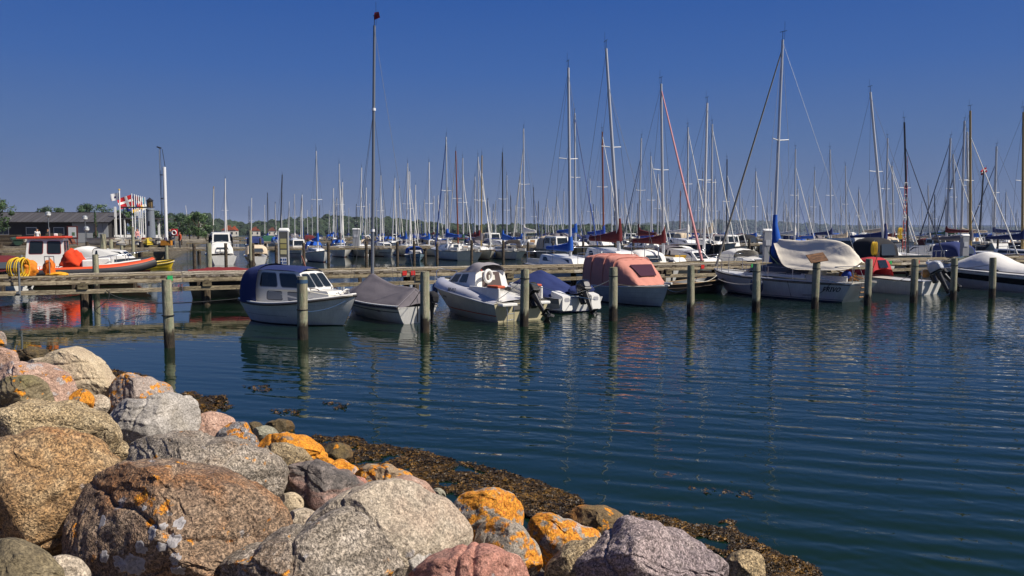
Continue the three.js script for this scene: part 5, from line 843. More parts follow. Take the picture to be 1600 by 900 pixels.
const mastName = { alu: 'silver', white: 'white', dark: 'dark', wood: 'varnished wood', brown: 'red brown' };
const mastMat = { alu: ALU, white: ALUW, dark: ALUD, wood: M('#9a8350', .5), brown: M('#7a3f24', .5) };
const seenLabels = {};
// mast: top pixel, foot column; p: which berth row
function yacht(tx, ty, bx, p, opt = {}) {
  const q = colP(bx, p), D = q.D, base = V(q.x, 0, -D), topW = atD(tx, ty, D), mh = topW.y;
  seed(Math.floor(tx * 7 + ty * 13 + p)); const L = clamp(mh * .72, 6, 11) * (opt.size ?? 1), k = L / 8, hv = opt.hullShape ?? Math.floor(rnd(0, 3)), H = YH[hv], detail = p < 75;
  const out = opt.out ?? rnd() < .7, turn = Math.atan2(NRM[1], NRM[0]) + (out ? Math.PI : 0) + rnd(-.08, .08);
  const hullC = opt.hull ?? pick(['white', 'white', 'white', 'offwhite', 'white', 'blue', 'cream', 'white', 'grey']), bag = opt.bag === undefined ? pick(['blue', 'navy', 'royal', 'royal', 'white', 'green', 'maroon', 'beige', 'blue', 'grey']) : opt.bag, mm = opt.mast ?? pick(['alu', 'alu', 'white', 'white', 'dark']);
  let label = opt.label ?? `${hullC === 'offwhite' ? 'off white' : hullC} yacht, ${mastName[mm]} mast${bag ? ', ' + bagName[bag] + ' sail cover' : ''}, berthed ${rowName(p)}`;
  const o = thing('sailing_yacht', label, 'sailboat', [0, 0, 0], turn, 'yachts berthed ' + rowName(p)); o.scale.setScalar(k);
  // mast foot sits .06 L ahead of midships
  const mxl = .55, f = V(Math.cos(turn), 0, -Math.sin(turn)); o.position.copy(base).addScaledVector(f, -mxl * k); o.position.y = 0; o.updateMatrixWorld(true);
  const g = (n, fn) => cached('y' + hv + n, fn);
  part('hull', g('shell', () => H.shell()), HULLS[hullC], o); part('transom', g('tr', () => H.transom(.002)), hullC === 'white' || hullC === 'offwhite' ? GELW : HULLS[hullC], o);
  part('deck', g('deck', () => H.deck(.01, 0, 1, .06)), GEL, o); part('toe_rail', g('rub', () => H.rail(.03, .0, .004)), hullC === 'white' ? RUBBER : TEAK, o);
  for (const s of [-1, 1]) part('boot_stripe', g('boot' + s, () => H.band(s, -.12, .08, 0, 1, .006, 14)), rnd() < .5 ? ANTI : ANTIR, o);
  const cb = CABS[hv], c = part('coachroof', cb.geo, GELW, o);
  for (const sd of ['port', 'starboard']) { const w = part('window', cached('yw' + hv + sd, () => flatten(panel(cb.face[sd], .1, .9, .35, .8, .01, .05, .012))), GLASS, c); }
  if (detail || p < 130) { part('hatch_door', cached('yd' + hv, () => flatten(panel(cb.face.back, .35, .65, .05, .9, .012, .03, .015))), rnd() < .5 ? TEAK : GLASSP, c); for (const s of [-1, 1]) { const m = part('cockpit_coaming', box(1.9, .28, .12, .03), GEL, o); m.position.set(-2.7, 1.0, s * .62); } }
  const top = o.worldToLocal(topW.clone()), foot = V(mxl, 1.35, 0), hl = top.y - foot.y;
  const furl = opt.furl === undefined ? (rnd() < .6 ? pick([M('#d6d4cc', .8), M('#d6d4cc', .8), M('#22468f', .8), M('#c8c4b8', .8)]) : null) : opt.furl;
  rig(o, foot, top, { mat: mastMat[mm], r: (.058 + hl * .0036) * (D > 110 ? 1.5 : 1.1), spreaders: opt.sp ?? (detail ? [.5] : rnd() < .5 ? [.5] : []), bow: H.pt(.99, 1, 1, 0), stern: V(-3.95, .9, 0), frac: opt.frac ?? pick([.82, .97]), deckY: 1.0, furl, furlR: opt.furlR ?? .05 * (D > 110 ? 1.3 : 1), wr: D > 110 ? .010 : .008, wire: WIRE, boom: bag ? 3.0 : 2.6, boomY: opt.boomY ?? 2.15, cover: bag ? CAN[bag] : null, bag: opt.bagSize ?? rnd(.8, 1.2), vane: p < 130 });
  if (p < 75) { pulpit(o, H, .6); const P = [[-.9, .1], [-.62, .02], [0, -.01], [.62, .02], [.9, .1]].map(([z, s]) => V(-4 + 8 * s, 1.5, z)); part('stern_rail', tube(P, .018, 20, 6), CHROME, o); for (const z of [-.62, .62]) rod('stern_rail_post', V(-3.8, .85, z), V(-3.84, 1.5, z), .016, CHROME, o); }
  if (opt.hood ?? rnd() < .45) part('spray_hood', cached('hood', () => cloth([[V(-1.1, 1.3, -.8), V(-1.1, 1.55, -.75), V(-1.05, 1.6, 0), V(-1.1, 1.55, .75), V(-1.1, 1.3, .8)], [V(-1.5, 1.2, -.85), V(-1.55, 1.85, -.7), V(-1.55, 1.95, 0), V(-1.55, 1.85, .7), V(-1.5, 1.2, .85)], [V(-2.1, 1.1, -.86), V(-2.1, 1.9, -.7), V(-2.1, 2.0, 0), V(-2.1, 1.9, .7), V(-2.1, 1.1, .86)]], 8, 12, .02)), CAN[opt.hoodC ?? pick(['navy', 'navy', 'blue', 'grey', 'beige', 'black'])], o);
  if (opt.flag) { rod('flag_staff', V(-3.9, .9, .3), V(-4.3, 2.4, .3), .02, WOODM, o); }
  if (p < 75 && rnd() < .7) fender(o, H.pt(.45, 1, out ? 1 : -1, .12).add(V(0, -.1, 0)), pick([BUOY, M('#d8d8d4', .5), M('#27364f', .5)]), .11, .55);
  return o;
}
// motor boats
const MH = [Hull({ L: 6.5, B: 2.4, fb: 1.15, fs: .8, tr: .9, sm: .3, pw: 2, rake: .9, draft: .3, e0: .24, e1: .8, ns: 18, nt: 8 }), Hull({ L: 6.5, B: 2.3, fb: 1.05, fs: .75, dip: .1, tr: .55, sm: .42, pw: 1.8, rake: .6, draft: .35, e0: .38, e1: .6, ns: 18, nt: 8 })];
const MC = [Cabin(-.6, 2.2, .95, .5, .85, -.4, 1.3, .8, .45, 1.75, .08, 1.6), Cabin(-1.6, 1.2, .9, .75, .8, -1.5, .8, .78, .66, 2.2, .08, 2.15), Cabin(.2, 2.4, .9, .45, .85, .3, 1.4, .78, .4, 1.35, .08, 1.25)];
function motorboat(px, p, opt = {}) {
  const q = colP(px, p); seed(Math.floor(px * 11 + p * 3)); const L = opt.L ?? rnd(5.2, 8.5), k = L / 6.5, hv = opt.hv ?? Math.floor(rnd(0, 2)), cv = opt.cv ?? Math.floor(rnd(0, 3)), H = MH[hv];
  const out = opt.out ?? rnd() < .5, turn = Math.atan2(NRM[1], NRM[0]) + (out ? Math.PI : 0) + (opt.yaw ?? rnd(-.1, .1));
  const hullC = opt.hull ?? pick(['white', 'white', 'white', 'offwhite', 'white', 'blue', 'cream', 'white', 'grey', 'navy']), can = opt.can ?? pick(['navy', 'navy', 'blue', 'beige', 'white', 'black', 'grey', 'maroon', 'green']);
  const style = ['low cabin', 'wheelhouse', 'fore cabin'][cv];
  const o = thing('motor_boat', opt.label ?? `${hullC === 'offwhite' ? 'off white' : hullC} motor boat, ${style}, ${bagName[can]} hood, berthed ${rowName(p)}`, 'boat', [q.x, 0, -q.D], turn, 'motor boats berthed ' + rowName(p)); o.scale.setScalar(k);
  const g = (n, fn) => cached('m' + hv + n, fn);
  part('hull', g('shell', () => H.shell()), HULLS[hullC], o); part('transom', g('tr', () => H.transom(.002)), GELW, o); part('deck', g('deck', () => H.deck(.04, 0, 1, .06)), GEL, o); part('rub_rail', g('rub', () => H.rail(.03, -.01, .006)), RUBBER, o);
  for (const s of [-1, 1]) part('side_stripe', g('st' + s, () => H.band(s, .42, .50, 0, .97, .006, 14)), pick([ANTI, ANTIR, M('#3b3f46', .5)]), o);
  const cb = MC[cv], c = part('cabin', cb.geo, GELW, o);
  for (const f of ['port', 'starboard']) { part('window', cached('mw' + cv + f + 1, () => flatten(panel(cb.face[f], .08, .46, .48, .88, .01, .05, .012))), GLASS, c); part('window', cached('mw' + cv + f + 2, () => flatten(panel(cb.face[f], .54, .92, .48, .88, .01, .05, .012))), GLASS, c); }
  part('windscreen', cached('mf' + cv, () => flatten(panel(cb.face.front, .08, .92, .45, .9, .01, .05, .012))), GLASS, c);
  part('door', cached('mb' + cv, () => flatten(panel(cb.face.back, .35, .75, .04, .9, .012, .04, .015))), TEAK, c);
  const x0 = [-.5, -1.5, .3][cv], ht = [1.8, 2.1, 1.75][cv];
  const hood = part('canvas_hood', cached('mh' + cv, () => cloth([[x0 + .05, ht], [x0 - .8, ht + .08], [x0 - 1.5, ht - .15], [x0 - 1.7, 1.0]].map(([x, h]) => [V(x, .86, -.98), V(x, lerp(.86, h, .8), -.92), V(x, h, -.55), V(x, h + .04, 0), V(x, h, .55), V(x, lerp(.86, h, .8), .92), V(x, .86, .98)]), 12, 16, .03)), CAN[can], o);
  if (opt.hoodWindow !== false && p < 75) { const hw = part('hood_window', flatten(panel([V(x0 - 1.7, 1.15, -.75), V(x0 - 1.7, 1.15, .75), V(x0 - 1.56, ht - .22, .6), V(x0 - 1.56, ht - .22, -.6)].map(p => p.clone().add(V(-.06, 0, 0))), .1, .9, .05, .95, .02, .04, .01)), GLASSP, hood); if (opt.curtain) for (let i = 0; i < 3; i++) part('curtain', flatten(panel([V(x0 - 1.72, 1.15, -.75), V(x0 - 1.72, 1.15, .75), V(x0 - 1.58, ht - .22, .6), V(x0 - 1.58, ht - .22, -.6)].map(p => p.clone().add(V(-.075, 0, 0))), .12 + i * .27, .34 + i * .27, .06, .5, .02, .05, .01)), CAN.white, hw); }
  part('bow_rail', g('rail', () => tube([H.pt(.6, 1, -1, -.06).add(V(0, .3, 0)), H.pt(.85, 1, -1, -.06).add(V(0, .42, 0)), H.pt(.99, 1, 1, 0).add(V(0, .45, 0)), H.pt(.85, 1, 1, -.06).add(V(0, .42, 0)), H.pt(.6, 1, 1, -.06).add(V(0, .3, 0))], .018, 26, 6)), CHROME, o);
  if (p < 75 && (opt.motor ?? rnd() < .5)) outboard(o, -3.4, .75, 0, pick([gel('#1d2026', .25), gel('#d0d2d4', .3)]), rnd() < .5 ? -.5 : 0, .95);
  if (opt.aerial ?? rnd() < .4) rod('aerial', V(x0 + .8, ht - .2, .3), V(x0 + .5, ht + 1.8, .3), .014, DARKM, o);
  return o;
}
const BL = M('#22468f', .8), PINK = M('#c98a88', .7), WS = M('#d6d4cc', .8), NV = M('#26314a', .8);
// berths on the far side of the near jetty
yacht(888, 106, 891, 7.5, { bag: 'blue', mast: 'alu', hull: 'white', hullShape: 0, out: true, bagSize: .9, boomY: 1.75, furl: null, hood: false, sp: [.52], label: 'white sailing yacht with low slung bright blue sail cover behind the near jetty' });
yacht(947, 76, 967, 8.0, { bag: 'maroon', mast: 'alu', hull: 'white', out: true, bagSize: 1.25, furl: null, hood: false, sp: [.52], label: 'tall masted white yacht with dark red sail cover, leaning mast', boomY: 2.0 });
yacht(1033, 131, 1036, 8.2, { bag: 'maroon', mast: 'alu', hull: 'offwhite', out: true, bagSize: 1.1, furl: PINK, furlR: .075, hood: false, label: 'white yacht with a pink furled foresail and dark red sail cover' });
yacht(1105, 161, 1099, 8.0, { bag: null, mast: 'white', hull: 'white', out: true, furl: null, hood: true, hoodC: 'white', label: 'white yacht with bare white mast and pale spray hood behind the near jetty' });
yacht(1360, 144, 1381, 8.6, { bag: 'navy', mast: 'white', hull: 'white', out: true, furl: null, label: 'white yacht with leaning pale mast and navy sail cover behind the near jetty' });
yacht(1413, 191, 1418, 8.6, { bag: null, mast: 'dark', hull: 'white', furl: NV, out: true, label: 'white yacht with a black mast behind the near jetty' });
yacht(1516, 173, 1515, 9.0, { bag: 'grey', mast: 'wood', hull: 'cream', furl: WS, hullShape: 2, label: 'cream yacht with a yellow wooden mast behind the near jetty' });
yacht(1599, 175, 1596, 9.0, { bag: 'navy', mast: 'wood', hull: 'navy', furl: null, hullShape: 2, label: 'dark blue classic yacht with thick wooden mast behind the near jetty' });
motorboat(1160, 7.2, { L: 6.5, cv: 2, hull: 'white', can: 'white', out: true, label: 'white motor boat with angular windscreen behind the near jetty' });
motorboat(1002, 8.2, { L: 6.5, cv: 2, hull: 'white', can: 'white', out: false, label: 'white motor boat with white hood behind the salmon hooded boat' });
motorboat(1066, 8.4, { L: 7, cv: 0, hull: 'white', can: 'grey', out: true, label: 'white motor boat with grey hood beside the yellow tender' });
motorboat(1460, 8, { L: 7.5, cv: 0, hull: 'white', can: 'navy', out: false, label: 'white motor boat with navy hood behind the near jetty' });
motorboat(1318, 8.5, { L: 7.5, cv: 1, hull: 'white', can: 'black', out: false, label: 'white wheelhouse boat with black hood behind the long yacht' });
// second jetty, near side
const P2 = 46;
yacht(494, 236, 497, P2, { bag: 'blue', mast: 'alu', hull: 'white', out: true, hood: true, hoodC: 'blue', bagSize: 1.2, furl: null, hullShape: 2, label: 'small white yacht with bright blue hood and sail cover' });
yacht(697, 214, 699, P2 + 1, { bag: 'blue', mast: 'alu', hull: 'white', out: false, furl: BL, furlR: .07, hullShape: 0, label: 'white yacht with heart shaped transom and blue furled foresail' });
yacht(712, 236, 716, P2 + .5, { bag: null, mast: 'brown', hull: 'offwhite', furl: WS, label: 'off white yacht with a red brown wooden mast' });
yacht(785, 238, 786, P2, { bag: 'blue', mast: 'dark', hull: 'white', out: false, bagSize: 1.3, furl: null, label: 'white yacht with dark mast and large blue sail cover' });
yacht(818, 201, 819, P2 + 15, { bag: 'white', mast: 'alu', furl: WS, furlR: .08, frac: .85 });
motorboat(342, P2 - 2, { L: 6.4, cv: 0, hv: 0, hull: 'white', can: 'white', out: false, curtain: true, motor: false, label: 'white motor boat with white hood and curtained rear window' });
motorboat(400, P2 - 2, { L: 6.0, cv: 2, hv: 1, hull: 'cream', can: 'beige', out: false, motor: false, label: 'cream wooden motor boat under a beige hood' });
motorboat(648, P2 - 1, { L: 5.0, cv: 2, hull: 'lightblue', can: 'blue', out: true, label: 'small pale blue boat under a bright blue cover' });
motorboat(346, P2 + 14, { L: 8.5, cv: 1, hull: 'white', can: 'navy', label: 'white cruiser with a blue roofed wheelhouse beyond the second jetty' });
motorboat(880, P2 + 15, { L: 8, cv: 1, hull: 'white', can: 'navy' });
// the rest, from the mast tops that can be told apart: [top x, top y, foot x, mast, furl]
const MASTS = [[352, 279, 352, 'white', 1], [334, 291, 333, 'wood', 1], [290, 321, 296, 'white', 0], [418, 301, 419, 'dark', 0], [441, 273, 438, 'dark', 0], [452, 315, 451, 'white', 0], [460, 303, 461, 'alu', 0], [521, 294, 521, 'white', 0], [530, 256, 533, 'alu', 1], [526, 309, 527, 'dark', 0], [565, 262, 563, 'white', 0], [595, 274, 594, 'alu', 1], [617, 278, 613, 'alu', 1], [637, 255, 635, 'alu', 1], [640, 268, 641, 'white', 1], [663, 312, 664, 'alu', 0], [678, 306, 678, 'white', 0], [723, 247, 724, 'alu', 1], [742, 276, 742, 'alu', 0], [747, 245, 749, 'alu', 1], [753, 243, 752, 'wood', 1], [792, 274, 792, 'alu', 0], [813, 268, 815, 'alu', 0], [806, 320, 804, 'white', 0], [855, 311, 857, 'alu', 1], [870, 307, 872, 'alu', 1], [898, 177, 899, 'alu', 2], [922, 279, 923, 'alu', 0], [941, 206, 943, 'brown', 1], [976, 300, 976, 'alu', 1], [988, 318, 985, 'white', 0], [1002, 216, 998, 'alu', 3], [1017, 244, 1019, 'alu', 1], [1028, 272, 1027, 'alu', 1], [1042, 302, 1042, 'alu', 0], [1063, 298, 1062, 'brown', 0], [1075, 199, 1074, 'alu', 1], [1091, 285, 1090, 'alu', 0], [1098, 267, 1094, 'alu', 1], [1113, 194, 1111, 'alu', 1], [1117, 280, 1118, 'white', 0], [1136, 249, 1135, 'dark', 1], [1181, 268, 1180, 'alu', 1], [1243, 233, 1241, 'alu', 1], [1247, 300, 1246, 'white', 0], [1273, 266, 1270, 'alu', 1], [1297, 234, 1298, 'alu', 0], [1321, 259, 1322, 'alu', 1], [1387, 216, 1383, 'alu', 1], [1394, 259, 1396, 'alu', 1], [1485, 216, 1478, 'alu', 3], [1489, 241, 1493, 'alu', 1], [1507, 189, 1501, 'alu', 3], [1511, 206, 1513, 'white', 0], [1537, 266, 1529, 'dark', 0], [1557, 229, 1552, 'alu', 3], [1342, 296, 1341, 'alu', 1], [1450, 290, 1452, 'alu', 0], [1205, 300, 1206, 'white', 0], [1160, 312, 1161, 'alu', 0], [1572, 300, 1570, 'alu', 1], [955, 290, 956, 'white', 1], [838, 318, 838, 'alu', 0], [766, 330, 766, 'white', 0], [700, 322, 702, 'alu', 0], [577, 318, 578, 'white', 0], [545, 325, 545, 'alu', 0], [480, 328, 481, 'white', 0], [1225, 315, 1224, 'alu', 0]];
const ROWS = [46, 60, 94, 108, 145, 159, 200, 214];
MASTS.forEach(([tx, ty, bx, mm, f], i) => {
  let best = 46, bd = 1e9; for (const r of ROWS) { const q = colP(bx, r), h = 3 + (361 - ty) * q.D / F, d = Math.abs(h - 11.2 - .8 * Math.sin(i * 2.1)); if (d < bd) { bd = d; best = r; } }
  yacht(tx, ty, bx, best + (i % 3 - 1) * .4, { mast: mm, furl: f === 0 ? null : f === 2 ? BL : f === 3 ? NV : WS, out: f !== 3 });
});
// more masts too dense to trace, and motor boats between them, row by row
seed(4242);
for (const [row, n, x0, x1] of [[60, 6, 560, 1500], [94, 18, 420, 1580], [108, 20, 360, 1590], [145, 22, 400, 1590], [159, 24, 380, 1600], [200, 26, 420, 1600], [214, 28, 400, 1600]]) for (let i = 0; i < n; i++) {
  const keep = seedState, px = lerp(x0, x1, (i + rnd(.1, .9)) / n), q = colP(px, row), mh = rnd(8.5, 11.5), top = 361 - (mh - 3) * F / q.D; const s2 = seedState; yacht(px + rnd(-2, 2), top, px, row, { size: .95 }); seed(i * 31 + row * 7 + 5);
}
seed(777);
for (const [row, n, x0, x1] of [[46, 8, 840, 1590], [60, 12, 420, 1590], [94, 14, 360, 1600], [108, 12, 400, 1600], [145, 14, 420, 1600], [200, 10, 430, 1600]]) for (let i = 0; i < n; i++) { seed(i * 17 + row * 3 + 1); const px = lerp(x0, x1, (i + rnd(.15, .85)) / n); motorboat(px, row + rnd(-.6, .6)); }
// posts of the second and third jetty's berths
{ const g = cached('farpost', () => new THREE.CylinderGeometry(.13, .14, 2.9, 10)); seed(31);
  for (const [p, n, x0, x1, w] of [[38, 30, 290, 1570, 'second'], [68, 16, 300, 1590, 'second jetty and the third'], [87, 16, 420, 1580, 'third']]) for (let i = 0; i < n; i++) { const q = colP(lerp(x0, x1, (i + rnd(.2, .8)) / n), p); const o = thing('berth_post', p === 38 ? 'grey timber berth post before the second jetty' : p === 68 ? 'grey timber berth post between second and third jetty' : 'grey timber berth post before the third jetty', 'mooring post', [q.x, 0, -q.D], 0, 'berth posts in row ' + w); part('shaft', g, WOODD, o).position.y = .45 + rnd(-.15, .25); part('cap', cached('fcap', () => new THREE.CylinderGeometry(.11, .135, .1, 10)), WOOD[0], o).position.y = 1.92; } }

// ================================================================ QUAY, BUILDINGS AND PEOPLE ON THE LAND SIDE
const QH = 1.5, QP = 58;
{ // quay land: one slab whose edge is a timber bulkhead
  const t0 = colP(262, QP).t, A = tp(t0, QP), Bq = tp(-260, QP), Cq = tp(-260, 420), Dq = tp(t0 + 25, 420);
  const sh = new THREE.Shape(); [A, Bq, Cq, Dq].forEach((p, i) => i ? sh.lineTo(p.x, -p.z) : sh.moveTo(p.x, -p.z)); sh.closePath();
  const g = new THREE.ExtrudeGeometry(sh, { depth: 3, bevelEnabled: false }); g.rotateX(-Math.PI / 2); g.translate(0, QH - 3, 0);
  const uv = g.attributes.uv, ps = g.attributes.position; for (let i = 0; i < uv.count; i++) uv.setXY(i, ps.getX(i) * .3, ps.getZ(i) * .3 + ps.getY(i));
  struct('ground', g, new THREE.MeshStandardMaterial({ map: grainMap, color: lin('#8d8473'), roughness: .95, bumpMap: grainBump, bumpScale: .03 }));
  const o = thing('bulkhead', 'timber bulkhead of horizontal boards along the quay edge', 'quay wall', tp(0, QP - .12).toArray(), JT); seed(5);
  for (let k = 0; k < 5; k++) for (let t = t0 - 60; t < t0 - .1; t += 5) addBox('plank', Math.min(4.97, t0 - t), .27, .09, WOODBEAM[Math.floor(rnd(0, 3))], o, t + 2.5, .2 + k * .29, 0);
  for (let t = t0 - 60; t < t0; t += 2.5) { const m = part('pile', legGeo, WOODD, o); m.scale.y = 2.6; m.position.set(t, .6, .2); }
}
const onQ = (px, p, y = QH) => { const q = colP(px, p); return [q.x, y, -q.D]; };
// ---------------- leafy trees
function leafGeo(R, Hh, n, sd, conical) {
  seed(sd); const pos = [], nor = [], idx = [], clumps = []; const nc = conical ? 26 : 34;
  for (let i = 0; i < nc; i++) { const a = rnd(0, 6.283), y = rnd(), r = conical ? (1 - y) * .9 : Math.sqrt(Math.max(0, 1 - Math.pow(y * 1.7 - .75, 2))) ; const q = Math.sqrt(rnd()) * r; clumps.push([Math.cos(a) * q * R, y * Hh, Math.sin(a) * q * R, R * (conical ? rnd(.18, .3) : rnd(.22, .42))]); }
  for (let i = 0; i < n; i++) {
    const c = clumps[Math.floor(rnd(0, nc))], d = V(rnd(-1, 1), rnd(-1, 1), rnd(-1, 1)).normalize(), rr = c[3] * (.55 + .45 * rnd()), p = V(c[0], c[1], c[2]).addScaledVector(d, rr), s = R * rnd(.05, .085);
    const a = V(rnd(-1, 1), rnd(-1, 1), rnd(-1, 1)).normalize().multiplyScalar(s), b = d.clone().cross(a).normalize().multiplyScalar(s * .6), o = pos.length / 3;
    for (const [u, v] of [[-1, 0], [0, -1], [1, 0], [0, 1]]) { pos.push(p.x + a.x * u + b.x * v, p.y + a.y * u + b.y * v, p.z + a.z * u + b.z * v); nor.push(d.x, d.y, d.z); }
    idx.push(o, o + 1, o + 2, o, o + 2, o + 3);
  }
  const g = new THREE.BufferGeometry(); g.setAttribute('position', new THREE.Float32BufferAttribute(pos, 3)); g.setAttribute('normal', new THREE.Float32BufferAttribute(nor, 3)); g.setIndex(idx); return g;
}
const LEAF = ['#3d5a26', '#35522a', '#4a6630', '#2d4726'].map(c => new THREE.MeshPhysicalMaterial({ color: lin(c), roughness: .9, side: THREE.DoubleSide, transmission: .25, thickness: 0 }));
const BARK = M('#4b3d2e', .95);
function tree(label, px, p, ytop, wpx, v = 0, conical = false, grp, base = QH) {
  const q = colP(px, p), top = 3 + (361 - ytop) * q.D / F, R = wpx / 2 * q.D / F, h = top - base, o = thing('tree', label, 'tree', [q.x, base, -q.D], v * 1.3, grp);
  const ch = conical ? h * .95 : Math.min(h * .8, R * 2.1), y0 = h - ch;
  rod('trunk', V(0, -.1, 0), V(R * .06, h * .75, 0), Math.max(.12, R * .07), BARK, o, unitTaper);
  for (let k = 0; k < 5; k++) { const a = k * 1.256 + v; rod('limb', V(0, y0 + ch * .08 * k, 0), V(Math.cos(a) * R * .6, y0 + ch * (.35 + .1 * k), Math.sin(a) * R * .6), R * .03, BARK, o); }
  const c = part('crown', cached('leaf' + (conical ? 'c' : 'r') + v % 3, () => leafGeo(1, 2, conical ? 1500 : 2600, 50 + v % 3, conical)), LEAF[v % 4], o); c.position.y = y0; c.scale.set(R, ch / 2, R); return o;
}
tree('leafy green tree at the end of the long dark roof', -2, 62, 312, 44, 0, false, 'trees on the quay');
[[137, 322, 30], [165, 322, 28], [72, 326, 26], [95, 327, 20], [183, 330, 22], [205, 330, 24], [242, 332, 32], [262, 338, 20], [283, 336, 26], [310, 334, 30], [322, 340, 22], [297, 341, 20]].forEach(([x, y, w], i) => tree(i < 5 ? 'broad tree rising behind the long dark roof' : i < 8 ? 'broad tree behind the grey tower and flags' : 'broad tree on the quay beyond the crane', x, 110 + (i * 7) % 30, y, w * 1.25, i + 1, false, i < 5 ? 'trees behind the boat shed' : i < 8 ? 'trees behind the flags' : 'trees beyond the crane'));
tree('slim dark green conical tree before the boat shed', 151, 66, 334, 12, 1, true);
// ---------------- boat shed with long dark roof
{
  const q = colP(172, 78), s = q.D / F, o = thing('boat_shed', 'long low boat shed with a dark grey metal roof and white end posts', 'building', [q.x, QH, -q.D], JT * .35);
  const L = 19, W = 8, eav = 2.55, rid = 3 + 31 * s - QH - .2, DK = M('#2d2b2a', .85), RF = [M('#4d4b4c', .65, .1), M('#484647', .65, .1), M('#525051', .65, .1)], LT = M('#8d9092', .8), WH = M('#d9d9d4', .7);
  addBox('wall', L - .6, eav, W - .6, DK, o, -L / 2, eav / 2, -W / 2); addBox('front_wall_panel', 4.2, eav - .1, .12, LT, o, -2.3, eav / 2, -.22);
  const slope = Math.hypot(W / 2 + .4, rid - eav), ang = Math.atan2(rid - eav, W / 2 + .4);
  for (let i = 0; i < 32; i++) for (const sd of [1, -1]) { const m = part('roof_panel', box(.592, .06, slope), RF[i % 3], o); m.position.set(-L + .3 + i * .6, (rid + eav) / 2 + .05, -W / 2 + sd * (W / 4 + .2)); m.rotation.x = sd * ang; const r = part('roof_seam', box(.04, .1, slope), RF[1], o); r.position.set(-L + .6 + i * .6, (rid + eav) / 2 + .09, -W / 2 + sd * (W / 4 + .2)); r.rotation.x = sd * ang; }
  addBox('ridge_cap', L + .3, .12, .3, RF[1], o, -L / 2 + .1, rid + .08, -W / 2);
  { const sh = new THREE.Shape(); sh.moveTo(0, 0); sh.lineTo(W - .6, 0); sh.lineTo((W - .6) / 2, rid - eav - .1); sh.closePath(); for (const x of [-.35, -L + .35]) { const m = part('gable', new THREE.ExtrudeGeometry(sh, { depth: .1, bevelEnabled: false }), DK, o); m.rotation.y = Math.PI / 2; m.position.set(x, eav, -.3); } }
  for (let k = 0; k < 4; k++) { const w = addBox('window', 1.1, .8, .06, GLASSP, o, -6 - k * 3.2, 1.5, -.26); addBox('frame', 1.24, .94, .03, WH, w, 0, 0, -.02); }
  addBox('door', 1.6, 2.1, .08, M('#3d3530', .8), o, -17.5, 1.05, -.26);
  // white posts of the open side hall
  addBox('hall_roof', 5.6, .14, 6, RF[0], o, 2.7, 3.1, -5); for (let k = 0; k < 6; k++) { addBox('white_post', .22, k === 0 ? 4.6 : 3.1, .22, WH, o, .2 + k * .95, k === 0 ? 2.3 : 1.55, -1.8 - k * .35); } addBox('white_fence', 5.4, 1.0, .1, WH, o, 2.7, .5, -2.2, .33); for (let k = 0; k < 9; k++) addBox('fence_gap', .05, .95, .03, M('#8a8a86', .8), o, .3 + k * .6, .5, -1.32 - k * .2 );
}
// ---------------- globe lamps
for (const [px, py, p, l] of [[78, 335, 62, 'globe street lamp standing before the long dark roof'], [135, 341, 64, 'globe street lamp near the conical tree'], [137, 358, 61, 'low white domed lamp beside the notice board']]) {
  const q = colP(px, p), h = 3 + (361 - py) * q.D / F - QH, o = thing('street_lamp', l, 'street lamp', [q.x, QH, -q.D]); rod('post', V(0, 0, 0), V(0, h, 0), .05, M('#6d7276', .5, .4), o); ball('globe', V(0, h, 0), .27, M('#d8dad6', .35), o); part('hat', new THREE.SphereGeometry(.3, 14, 6, 0, 6.283, 0, 1.3).translate(0, h + .02, 0), M('#8d9296', .5, .3), o);
}
// ---------------- flags
function flagGeo(w, h, fn, sd) { const nx = 16, ny = 10, pos = [], col = [], P = (i, j) => { const u = i / nx, v = j / ny; return [-u * w, -v * h - u * .12 * h * (1 + Math.sin(sd)), Math.sin(u * 7 + sd + v) * .1 * w * u]; }; for (let i = 0; i < nx; i++) for (let j = 0; j < ny; j++) { const c = lin(fn((i + .5) / nx, (j + .5) / ny)); for (const [a, b] of [[0, 0], [0, 1], [1, 0], [1, 0], [0, 1], [1, 1]]) { pos.push(...P(i + a, j + b)); col.push(c.r, c.g, c.b); } } const g = new THREE.BufferGeometry(); g.setAttribute('position', new THREE.Float32BufferAttribute(pos, 3)); g.setAttribute('color', new THREE.Float32BufferAttribute(col, 3)); g.computeVertexNormals(); return g; }
const FLAGM = new THREE.MeshStandardMaterial({ vertexColors: true, roughness: .8, side: THREE.DoubleSide });
const nordic = (f, c, c2) => (u, v) => { const a = Math.abs(u - .38), b = Math.abs(v - .5); if (c2 && (a < .05 || b < .07)) return c2; return a < .09 || b < .13 ? c : f; };
const FL = { dk: nordic('#b3141d', '#e8e6e0'), no: nordic('#b3141d', '#e8e6e0', '#1c2f6a'), se: nordic('#1f5490', '#e0b82a'), fi: nordic('#e8e6e0', '#1c3f86'), de: (u, v) => v < .33 ? '#1a1a1a' : v < .66 ? '#b3141d' : '#dcae1e', eu: (u, v) => Math.hypot(u - .5, v - .5) > .22 && Math.hypot(u - .5, v - .5) < .34 ? '#dcc02a' : '#1c2f7a', cyan: (u, v) => v < .5 ? '#5f9fae' : '#d8dcd8', club: (u, v) => Math.hypot((u - .5) * 1.3, v - .55) < .2 ? '#2a2560' : u > .05 && v < .15 ? '#d9d6d4' : '#e2dfdc' };
